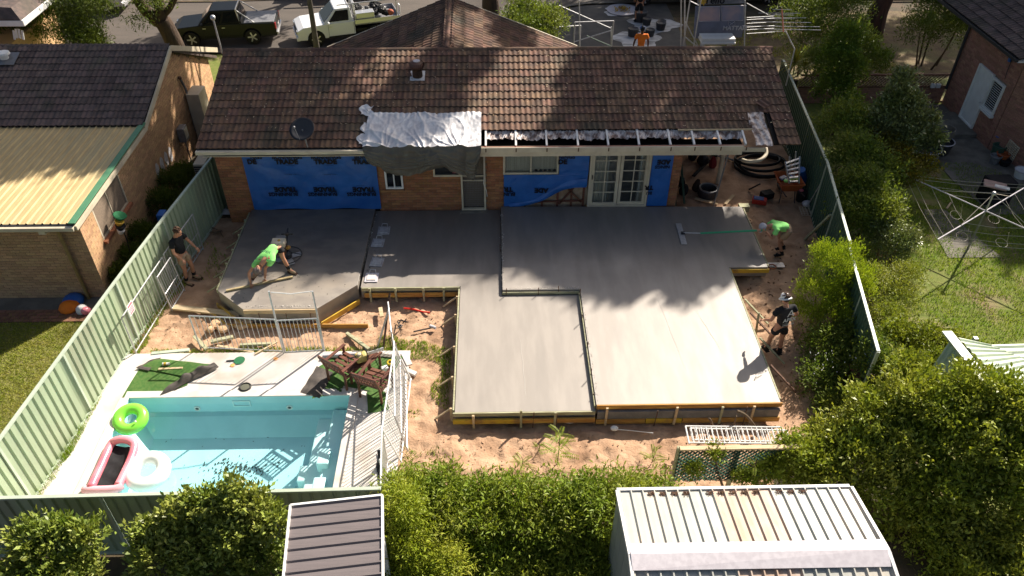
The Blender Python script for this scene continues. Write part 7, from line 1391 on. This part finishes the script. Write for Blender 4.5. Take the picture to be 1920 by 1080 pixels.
# near left gardenias and hedges
plant('gardenia_bush','round glossy-leaved bush at the near left corner before the steel fence','bush',[ly(60,1010,7.3,.30),ly(108,1000,7.4,.28),ly(160,1010,7.3,.27),ly(85,1045,7.1,.36),ly(145,1050,7.1,.34),ly(40,1075,6.9,.32),ly(120,1090,6.8,.4)],9000,.10,m_lf5,11,upb=.6,spread=.055,cl=14)
plant('gardenia_bush','large glossy-leaved bush rising over the near pool fence, left of the grey carport','bush',[ly(432,942,7.5,.28),ly(478,952,7.45,.28),ly(388,948,7.5,.26),ly(335,978,7.4,.30),ly(278,1008,7.3,.28),ly(350,1020,7.2,.42),ly(440,1005,7.2,.42),ly(508,982,7.3,.30),ly(300,1050,7.0,.38),ly(390,1070,6.9,.45),ly(480,1055,6.95,.38),ly(437,908,7.6,.13),ly(350,932,7.55,.08)],21000,.10,m_lf5,12,upb=.6,spread=.055,cl=14)
rows=[(x,y,8.6,.40) for x,y in ((765,925),(835,920),(905,938),(970,935),(1040,938),(1105,930),(1170,932),(1228,938))]+[(x,y,8.3,.50) for x,y in ((745,965),(820,960),(900,975),(980,985),(1060,985),(1125,975))]+[(x,y,7.9,.5) for x,y in ((745,1030),(820,1030),(905,1045),(990,1050),(1070,1050),(1135,1050))]+[(x,1100,7.4,.5) for x in (740,830,920,1010,1100)]
plant('hedge','long feathery green hedge between the grey carport and the white shed','hedge',[ly(*a) for a in rows],105000,.095,m_lf2,13,wid=.28,cl=16,spread=.085,upb=.25,bend=.5,jag=.28)
plant('hedge','bright feathery conifer hump at the front left of the long hedge','hedge',[ly(755,950,8.0,.36),ly(770,1010,7.7,.42),ly(790,1070,7.4,.42),ly(835,1055,7.4,.36)],14000,.08,leafm('leaf_feathery_bright',(.22,.30,.03),(.27,.32,.05)),14,wid=.24,cl=10,spread=.08,upb=.2,bend=.5)
D_=[(1515,868,9.3,.38),(1560,835,9.7,.50),(1640,785,10.0,.58),(1725,765,9.9,.62),(1815,750,9.9,.62),(1890,765,9.6,.55),(1610,870,9.2,.55),(1700,845,9.3,.62),(1795,835,9.2,.66),(1885,850,9.0,.62),(1655,925,8.7,.5),(1760,925,8.6,.64),(1870,940,8.4,.64),(1730,1000,8.1,.5),(1830,1020,7.9,.6),(1915,1030,7.7,.55),(1560,900,9.0,.4),(1700,700,10.8,.35),(1800,1085,7.3,.5),(1900,1095,7.2,.5)]
plant('murraya_hedge','huge dark green shrub mass filling the near right corner','shrub',[ly(*a) for a in D_],95000,.095,leafm('leaf_shrub',(.18,.25,.035),(.23,.28,.055),.3,.42,.5),15,wid=.42,cl=16,spread=.075,upb=.55,jag=.3)
plant('lattice_creeper','leafy creeper spilling over the right end of the green lattice','creeper',[ly(1480,850,9.35,.30),ly(1440,880,9.2,.25),ly(1510,900,9.1,.35),ly(1395,895,9.15,.18),ly(1340,850,9.25,.12),ly(1300,880,9.2,.14)],9000,.075,m_lf2,16,spread=.06)
plant('golden_conifer','bright yellow-green conifer beside the right steel fence','conifer',[ly(1560,505,14.5,.55),ly(1530,555,14.1,.52),ly(1602,535,14.4,.48),ly(1508,590,13.8,.34),ly(1565,595,13.7,.52),ly(1592,478,14.8,.30),ly(1540,478,14.7,.28)],26000,.07,m_lf4,17,wid=.22,cl=12,spread=.06,upb=1.1,bend=.1)
plant('shrub','white-flowered green shrub below the golden conifer','shrub',[ly(1540,650,13.0,.45),ly(1590,640,13.0,.45),ly(1535,715,12.1,.42),ly(1582,695,12.3,.5),ly(1625,665,12.6,.42),ly(1640,662,11.95,.34),ly(1660,690,11.6,.38),ly(1636,700,11.7,.36),ly(1640,640,12.9,.28),ly(1560,770,11.3,.42),ly(1615,765,11.3,.42)],22000,.075,m_lf3,18,spread=.09)
chips('white_blossoms',lambda r:(V(ly(r.uniform(1500,1640),r.uniform(655,760),r.uniform(12.1,12.6)+.0,.1)[:3])+V((0,-.35,.35)),V((0,-.5,.9))),90,m_white,'tiny white blossoms on the shrub below the golden conifer',.015,.03,3)
plant('shrub','dense leafy shrub right of the steel fence end','shrub',[ly(1680,640,12.9,.45),ly(1735,650,12.6,.48),ly(1700,700,12.0,.48),ly(1755,690,11.8,.42),ly(1655,705,12.0,.38),ly(1790,650,12.3,.3)],22000,.075,leafm('leaf_shrub2',(.15,.21,.03),(.19,.24,.045)),19,spread=.09)
plant('shrub','thin yellowish shrub on the lawn side of the fence beside the golden conifer','shrub',[ly(1685,560,14.6,.42),ly(1660,600,13.9,.40),ly(1700,520,15.2,.36),ly(1640,520,14.9,.28)],12000,.065,leafm('leaf_thin',(.18,.24,.05),(.22,.26,.07)),20,spread=.09,wid=.3)
plant('shrub','small glossy pale-leaved shrub at the fence above the thin yellowish one','shrub',[ly(1670,460,16.4,.40),ly(1700,450,16.5,.32),ly(1650,430,16.9,.32)],9000,.065,m_lf6,21,spread=.08)
plant('dark_shrub','tall dark shrub band pressed against the right side of the dark green fence','shrub',[ly(1602,300,19.5,.7),ly(1620,360,18.2,.65),ly(1650,400,17.3,.55),ly(1600,410,17.3,.55),ly(1585,240,21,.7),ly(1650,330,18.9,.55)],30000,.09,m_lf3,22,spread=.12)
plant('dark_shrub','dark rounded shrub with yellowing leaves below the silvery tree','shrub',[ly(1670,300,19.8,.55),ly(1690,330,19.0,.45),ly(1730,315,19.5,.35),ly(1650,270,20.4,.5)],13000,.08,leafm('leaf_yellowing',(.09,.11,.02),(.19,.15,.02)),23,spread=.1)
J_=[(1693,150,20.8,.28),(1680,185,20.8,.36),(1700,220,20.6,.45),(1660,238,20.6,.40),(1735,232,20.6,.36),(1692,268,20.3,.5),(1655,205,20.7,.26),(1715,190,20.8,.26),(1745,265,20.3,.3)]
plant('silvery_tree','small tree with shiny silvery leaves before the lattice wall','tree',[ly(*a) for a in J_],17000,.11,m_lf6,24,spread=.08,stem_m=m_bark,cl=9)
plant('dark_conifer','narrow dark green conifer beyond the dark fence, beside the yucca','conifer',[ly(1585,75,25.2,.5),ly(1572,120,24.8,.6),ly(1565,170,24.3,.6),ly(1590,210,23.5,.5),ly(1595,130,24.5,.45)],17000,.10,leafm('leaf_dark2',(.09,.17,.025),(.13,.19,.035)),25,spread=.09)
for i,(lb,l,n) in enumerate((([(1510,20,30.5,1.0),(1560,45,30,.9),(1530,75,29,.8),(1500,60,29.5,.7),(1590,20,30.5,.8)],'broad dark bush in the front garden behind the aerial',15000),([(1760,35,31,.9),(1725,60,30,.7),(1790,60,30,.7),(1810,20,31,.8),(1745,10,31.5,.7)],'broad bush in the front garden left of the brick cottage',14000),([(985,35,30.5,.75),(1030,45,30,.65),(965,60,29.5,.6),(1010,65,29.4,.6)],'dark dense bush beyond the wing roof in the driveway',12000),([(165,82,28.6,.55),(140,70,28.8,.45),(178,95,28.3,.4)],'small pine-like bush above the charcoal roof',7000),([(1620,90,28,.5),(1640,120,27.5,.5),(1600,60,28.6,.45),(1560,110,27.0,.6),(1515,120,26.8,.45)],'low scrubby bushes beyond the lattice wall, left part',9000))):
    plant('garden_bush',l,'bush',[ly(*a) for a in lb],n,.12,m_lf3 if i!=3 else m_lf7,30+i,spread=.14,wid=.3)
for i,(px,py,z,r) in enumerate(((335,335,.75,.42),(318,368,.75,.36),(276,430,.7,.30),(262,470,.6,.26),(240,505,.5,.22),(360,318,.6,.3))):
    q=P(px,py,z); plant('ferny_bush',['bushy fern by the meter box, largest of the row','fern below the largest one along the buff wall','fern beside the neighbour window','small fern nearer along the buff wall','last tiny fern against the buff wall','dark fern at the foot of the air conditioner'][i],'fern',[(q.x-.25,q.y,q.z*.7,r),(q.x-.1,q.y+.2,q.z*.55,r*.8)],2600,.11,m_lf7,40+i,wid=.2,spread=.07,stems=2)
# yucca
q=PY(1492,150,25.3); YU=thing('yucca','spiky yucca plant with two heads beyond the dark fence','yucca',(q.x,q.y,0)); mb=MB(); mb.tube([(q.x,q.y,0),(q.x,q.y,q.z)],.09,8); mb.build('trunk',m_bark,YU)
rr=random.Random(8); m_yuc=leafm('leaf_yucca',(.13,.19,.04),(.22,.21,.05))
for hx,hz,n_,R0 in ((1490,118,70,.75),(1508,128,45,.5)):
    h=PY(hx,hz,25.2); mb=MB()
    for k in range(n_):
        a=rr.uniform(0,6.28); t=rr.uniform(-.6,1.4); d=V((math.cos(a)*math.cos(t),math.sin(a)*math.cos(t),math.sin(t))); L_2=R0*rr.uniform(.7,1.1); s=d.cross(V((0,0,1))).normalized()*.028; tip=h+d*L_2-V((0,0,.25*L_2*(1.2-math.sin(t))*.5)); m1=h+d*L_2*.5
        mb.add([h-s*.6,h+s*.6,m1+s,tip,m1-s],[(0,1,2,4),(4,2,3)])
    mb.build('leaf_rosette',m_yuc,YU)
# pinnate seedlings
def frond_plant(label,base,h,n,L,seed,mat=m_lf2):
    r=random.Random(seed); b=V(base); T=thing('seedling',label,'seedling',b); mb=MB(); mb.tube([b,b+V((.02,0,h*.5)),b+V((0,.02,h))],[.012,.010,.005],6); mb.build('stem',m_stem,T)
    for k in range(n):
        t=.25+.75*k/n; p=b+V((0,0,h*t)); a=k*2.4+r.uniform(-.3,.3); d=V((math.cos(a),math.sin(a),.35)); ln=L*(1.1-.5*t); mb=MB(); 
        for j in range(10):
            f=.15+.85*j/9; c=p+d*ln*f-V((0,0,.35*ln*f*f)); s=V((-d.y,d.x,0)).normalized(); lw=ln*.22*(1-.5*abs(f-.5))
            for sg in (1,-1): e=c+s*sg*lw+d*lw*.3-V((0,0,.02)); w_=d*lw*.18; mb.add([c,c.lerp(e,.5)+w_,e,c.lerp(e,.5)-w_],[(0,1,2,3)])
        mb.build('frond',mat,T)
frond_plant('fern-leaved seedling standing in the sand before the low slab',P(1045,868,.05),1.05,16,.42,3)
frond_plant('small bright fern-leaved seedling at the hedge edge, left',P(978,878,.05),.35,8,.3,4)
frond_plant('small bright fern-leaved seedling at the hedge edge, right',P(1222,868,.05),.45,9,.3,5)
frond_plant('bright fern-leaved shoot in front of the green lattice',P(1405,905,.6),.7,10,.32,6)
frond_plant('low green seedling beside the pool fence',P(1010,845,.02),.25,6,.2,7)
# green lattice by the shed
LT2=thing('green_lattice','dark green diagonal lattice screen with a weathered top rail by the white shed','lattice',(3.6,9.3,0))
xa,xb=PY(1275,840,9.3).x,PY(1500,840,9.3).x; zt_=PY(1300,841,9.3).z; mb=MB(); mb.box(((xa+xb)/2,9.3,zt_),(xb-xa,.09,.05)); mb.build('top_rail',m_pine,LT2)
for x in (xa,xb,(xa+xb)/2): mb=MB(); mb.box((x,9.34,zt_/2),(.08,.06,zt_)); mb.build('post',m_pineG,LT2)
hh=.95; m_glat=M('green_lattice_paint',(.015,.05,.035),(.02,.06,.04),5,.6)
for s_,yy in ((1,9.28),(-1,9.26)):
    k=0; x=xa-hh
    while x<xb:
        a0=max(0,(xa-x)/hh); a1=min(1,(xb-x)/hh)
        if a1>a0:
            A=(x+hh*a0,zt_-hh+hh*a0) if s_>0 else (x+hh*a0,zt_-hh*a0); B=(x+hh*a1,zt_-hh+hh*a1) if s_>0 else (x+hh*a1,zt_-hh*a1)
            mb=MB(); mb.beam((A[0],yy,A[1]),(B[0],yy,B[1]),.008,.035,up=(0,1,0)); mb.build('lath',m_glat,LT2)
        x+=.105
# garden chair among shrubs
q=P(1625,697,.75); GC=thing('garden_chair','slatted wooden garden chair half hidden among the shrubs','chair',(q.x,q.y,0)); 
for k in range(4): mb=MB(); mb.beam(q+V((-.32,-.18+.12*k,0)),q+V((.30,-.18+.12*k,0)),.09,.02); mb.build('seat_slat',m_wood,GC)
for k in range(3): mb=MB(); mb.beam(q+V((.30,-.15+.14*k,0)),q+V((.45,-.15+.14*k,.55)),.08,.02); mb.build('back_slat',m_wood,GC)
for dx in (-.28,.28):
    for dy in (-.15,.18): mb=MB(); mb.beam(q+V((dx,dy,0)),q+V((dx+.03,dy,-.7)),.04,.04); mb.build('leg',m_wood,GC)
# weeds
def wd(name,area,n,lab,h=(.05,.14),seed=1,mask=None,mat=m_blade2): o=blades(name,area,n,mat,h,seed,mask,z=lambda x,y:sandh(x,y)); o['label']=lab
wd('weeds',(-9.2,-8.9,9.2,13.6),5200,'strip of weeds at the foot of the pale green fence',(.06,.22),2,lambda x,y:x<fenceL(y)+.16+.12*nz(x,y,1,2.5) and x>fenceL(y)+.03)
wd('weeds',(-8.9,-7.6,13.4,16.5),4200,'weeds behind the warning sign fence panel',(.06,.2),3,lambda x,y:x<fenceL(y)+.28+.2*nz(x,y,2,2))
wd('weeds',(-8.3,-2.2,13.44,14.1),7500,'grassy strip between the deck and the sand',(.03,.10),4,lambda x,y:y<13.62+.42*max(0,nz(x,y,6,.9)))
wd('weeds',(-2.9,-1.1,11.6,14.0),7000,'patches of grass beside the pool fence in the sand',(.03,.12),5,lambda x,y:nz(x,y,11,1.3)>.05 and not(x<-2.1 and y<13.42))
wd('weeds',(-2.05,-1.3,9.2,11.6),1600,'thin weeds along the near pool fence',(.02,.08),6,lambda x,y:nz(x,y,12,1.6)>.18)
wd('weeds',(-8.3,-7.2,16.3,18.8),900,'sparse weeds in the shaded strip left of the slab',(.04,.13),7,lambda x,y:nz(x,y,13,1.5)>.15)
crumbs('clods',lambda r:(lambda x,y:(x,y,sandh(x,y)+.01))(r.uniform(-1.9,6.4),r.uniform(9.2,10.9)),500,.008,.035,m_sand,'clods of sandy soil before the slabs',3)
crumbs('clods',lambda r:(lambda x,y:(x,y,sandh(x,y)+.01))(r.uniform(-8.2,-1.1),r.uniform(13.7,15.2)),420,.008,.035,m_sand,'clods of sandy soil between the deck and the slabs',4)
crumbs('clods',lambda r:(lambda x,y:(x,y,sandh(x,y)+.01))(r.uniform(6.3,8.6),r.uniform(12,19)),420,.01,.05,m_sandd,'dark clods right of the highest slab',5)
# ------------------------------------------------------------------ street trees whose crowns shade the houses
HX,HY=SD.x/SD.z,SD.y/SD.z
def up(T,h,r,rz=None): T=V(T); return (T.x+HX*h,T.y+HY*h,T.z+h,r,rz or r*.6)
def big_tree(label,trunk,lobes,n,L,seed,bark=m_bark,limbs=True,extra=None):
    b=V(trunk[0]); T=thing('street_tree',label,'tree',b); mb=MB(); mb.tube(cat([V(p) for p in trunk]),list(np.linspace(extra or .42,.22,len(cat([V(p) for p in trunk])))),14); mb.build('trunk',bark,T,smooth=True)
    foliage('crown',lobes,n,L,m_lf7,T,seed,cl=6,spread=.22,inner=.9,wid=.55,jag=.3)
    top=V(trunk[-1]); rr=random.Random(seed)
    for l in lobes[::2]:
        e=V(l[:3]); mb=MB(); m1=top.lerp(e,.5)+V((rr.uniform(-.4,.4),rr.uniform(-.4,.4),rr.uniform(.2,.9))); mb.tube([top,m1,e],[.16,.09,.03],7); mb.build('limb',bark,T)
    return T
def pr_(px,py): return rp(px,py,.0)
Z=3.2
h=15
A_=[up(rp(x,y,0),h,r) for x,y,r in ((440,110,1.0),(510,118,1.0),(590,112,.9),(645,112,.45),(455,165,.9),(430,230,.9),(525,160,.55),(500,215,.38),(560,245,.45),(640,225,.42),(505,108,.5),(450,262,.7),(610,262,.42))]
A_+=[up(rp(x,y,0),h,r) for x,y,r in ((800,165,.75),(775,205,.7),(845,130,.65),(880,105,.5),(800,215,.5))]
h=11
A_+=[up((x_,y_,z_),h,r) for x_,y_,z_,r in [(*P(a,b,3.0)[:],r) for a,b,r in ((20,125,1.2),(110,125,1.2),(200,125,1.2),(275,135,.9),(30,190,1.2),(120,190,1.2),(210,195,1.1),(270,205,.7),(20,240,.7),(100,240,.7),(180,240,.6),(245,250,.4),(20,275,.4))]]
A_+=[up((*P(a,b,3.2)[:],),12,r) for a,b,r in ((720,70,.9),(790,50,.9),(760,90,.6),(850,60,.6),(905,45,.7),(960,75,.6))]
A_+=[up(PX(a,b,LX),9,r) for a,b,r in ((330,130,.45),(345,215,.5),(310,250,.45),(300,290,.42),(345,290,.45),(280,350,.42),(250,400,.40),(232,445,.28),(225,500,.25))]
tb_=[(PY(925,60,34)-V((0,0,1.6))),PY(921,30,34),PY(917,-30,34),PY(905,-160,34)]
tr=big_tree('tall street tree with a thick dark trunk behind the wing roof',tb_,A_,70000,.30,51,extra=.5)
h=15
B_=[up(rp(x,y,0),h,r) for x,y,r in ((1125,112,.40),(1110,165,.40),(1080,225,.34),(1250,115,.38),(1205,178,.32),(1150,240,.30),(1310,160,.26),(1290,215,.24),(1380,118,.30),(1350,235,.24),(1410,175,.26),(1445,225,.34),(1465,130,.25),(1180,128,.25))]
B_+=[up((*P(x,y,.5)[:2],.5),h,r) for x,y,r in ((1065,500,.30),(1120,512,.42),(1180,520,.44),(1235,500,.40),(1290,515,.45),(1345,495,.42),(1385,462,.40),(1330,455,.45),(1270,470,.5),(1395,420,.28))]
B_+=[up((*P(x,y,.0)[:2],.0),h,r) for x,y,r in ((1290,340,.8),(1340,310,.7),(1450,330,.6),(1495,330,.8),(1490,395,.8),(1480,440,.6),(1510,480,.6),(1470,500,.5),(1440,455,.4),(1420,285,.5),(1385,350,.35),(1490,540,.5))]
tb_=[(PY(1640,45,34.5)-V((0,0,.8))),PY(1645,25,34.5),PY(1665,-20,34.5),PY(1680,-120,34.5)]
big_tree('leaning street tree with a reddish trunk at the top right',tb_,B_,60000,.28,52,m_barkr,extra=.55)
h=14
C_=[up((*P(x,y,0)[:2],0),h,r) for x,y,r in ((1600,230,1.2),(1680,290,1.0),(1760,230,1.3),(1850,260,1.2),(1830,330,1.0),(1760,350,.9),(1910,340,1.1),(1880,410,.9),(1700,220,1.2),(1640,350,.9),(1600,400,.9),(1800,400,.6),(1730,420,.45),(1905,460,.5),(1650,450,.6),(1920,250,1.3),(1590,330,1.0),(1600,470,.5),(1700,380,.45),(1640,160,1.2),(1720,140,.8))]
C_+=[up(PX(x,y,16.7),h,r) for x,y,r in ((1850,110,.8),(1905,150,.8),(1840,190,.7),(1880,250,.7),(1880,50,.8))]
C_+=[up((*P(x,y,0)[:2],-.6),h,r) for x,y,r in ((1620,70,1.5),(1700,40,1.5),(1780,110,.9),(1560,60,1.5),(1480,60,1.5),(1660,120,1.0),(1800,30,1.5),(1780,70,.8))]
big_tree('street tree just beyond the top photo edge at the right, its crown shading the lawn',[(27,38,-.7),(27,38,3),(26.5,37,7)],C_,60000,.32,53,extra=.5)
E_=[up((*P(x,y,-.6)[:2],-.6),10,r) for x,y,r in ((960,20,1.6),(1050,10,1.5),(1120,30,1.5),(1190,60,1.3),(1270,30,1.5),(1340,60,1.4),(1410,40,1.4),(1080,75,1.3),(1000,70,1.3),(1300,90,1.1),(1230,90,1.0),(1420,90,.9))]
big_tree('street tree just beyond the top photo edge whose crown darkens the driveway',[(15,50,-.7),(15,50,3),(14.5,49,7)],E_,36000,.32,54,extra=.5)
# leaning tree at the top left with drooping fronds
F_=[up((*G(x,y)[:],),9,r) for x,y,r in ((350,70,1.3),(420,60,1.3),(490,60,1.0),(380,95,.9))]
big_tree('street tree beyond the top photo edge shading the dark ute',[(-6,52,-2.6),(-6,52,1),(-6.3,51,4)],F_,12000,.30,55)
T=thing('leaning_tree','forked leaning tree with drooping ferny leaves at the top left','tree',PY(330,100,31)-V((0,0,1.5)))
mb=MB(); mb.tube(cat([PY(338,112,31)-V((0,0,.8)),PY(328,85,31),PY(314,55,31),PY(304,38,31)]),[.48,.45,.43,.40,.38,.37,.36,.35,.34,.34,.33,.33,.33,.33,.33,.33,.33,.33,.33][:19],14); mb.build('trunk',m_bark,T,smooth=True)
for pts,r0,r1 in ((((308,45),(285,30),(262,5),(240,-40)),.30,.16),(((305,42),(300,15),(292,-20),(285,-70)),.26,.15),(((303,30),(318,15),(332,-12)),.15,.10)):
    pp=cat([PY(x,y,31) for x,y in pts]); mb=MB(); mb.tube(pp,list(np.linspace(r0,r1,len(pp))),10); mb.build('limb',m_bark,T,smooth=True)
foliage('crown',[ly(25,30,30,.9,.5),ly(75,45,30,.8,.5),(ly(110,25,30,.8,.5)),ly(150,10,30,.9,.45),ly(185,20,29.5,.6,.4),ly(95,70,29.6,.5,.35),ly(150,48,29.6,.6,.3),ly(180,55,29.4,.35,.25),ly(120,5,30,1.0,.5),ly(50,5,30,1.0,.6),ly(262,42,30.3,.35,.3),ly(285,8,30.5,.6,.3),ly(0,60,29.5,.7,.5),ly(60,-20,30,1.2,.7),ly(200,-25,30,1.2,.6)],24000,.16,m_lf7,T,61,wid=.22,cl=10,spread=.16,aniso=(0,0,-.6),bend=.5)
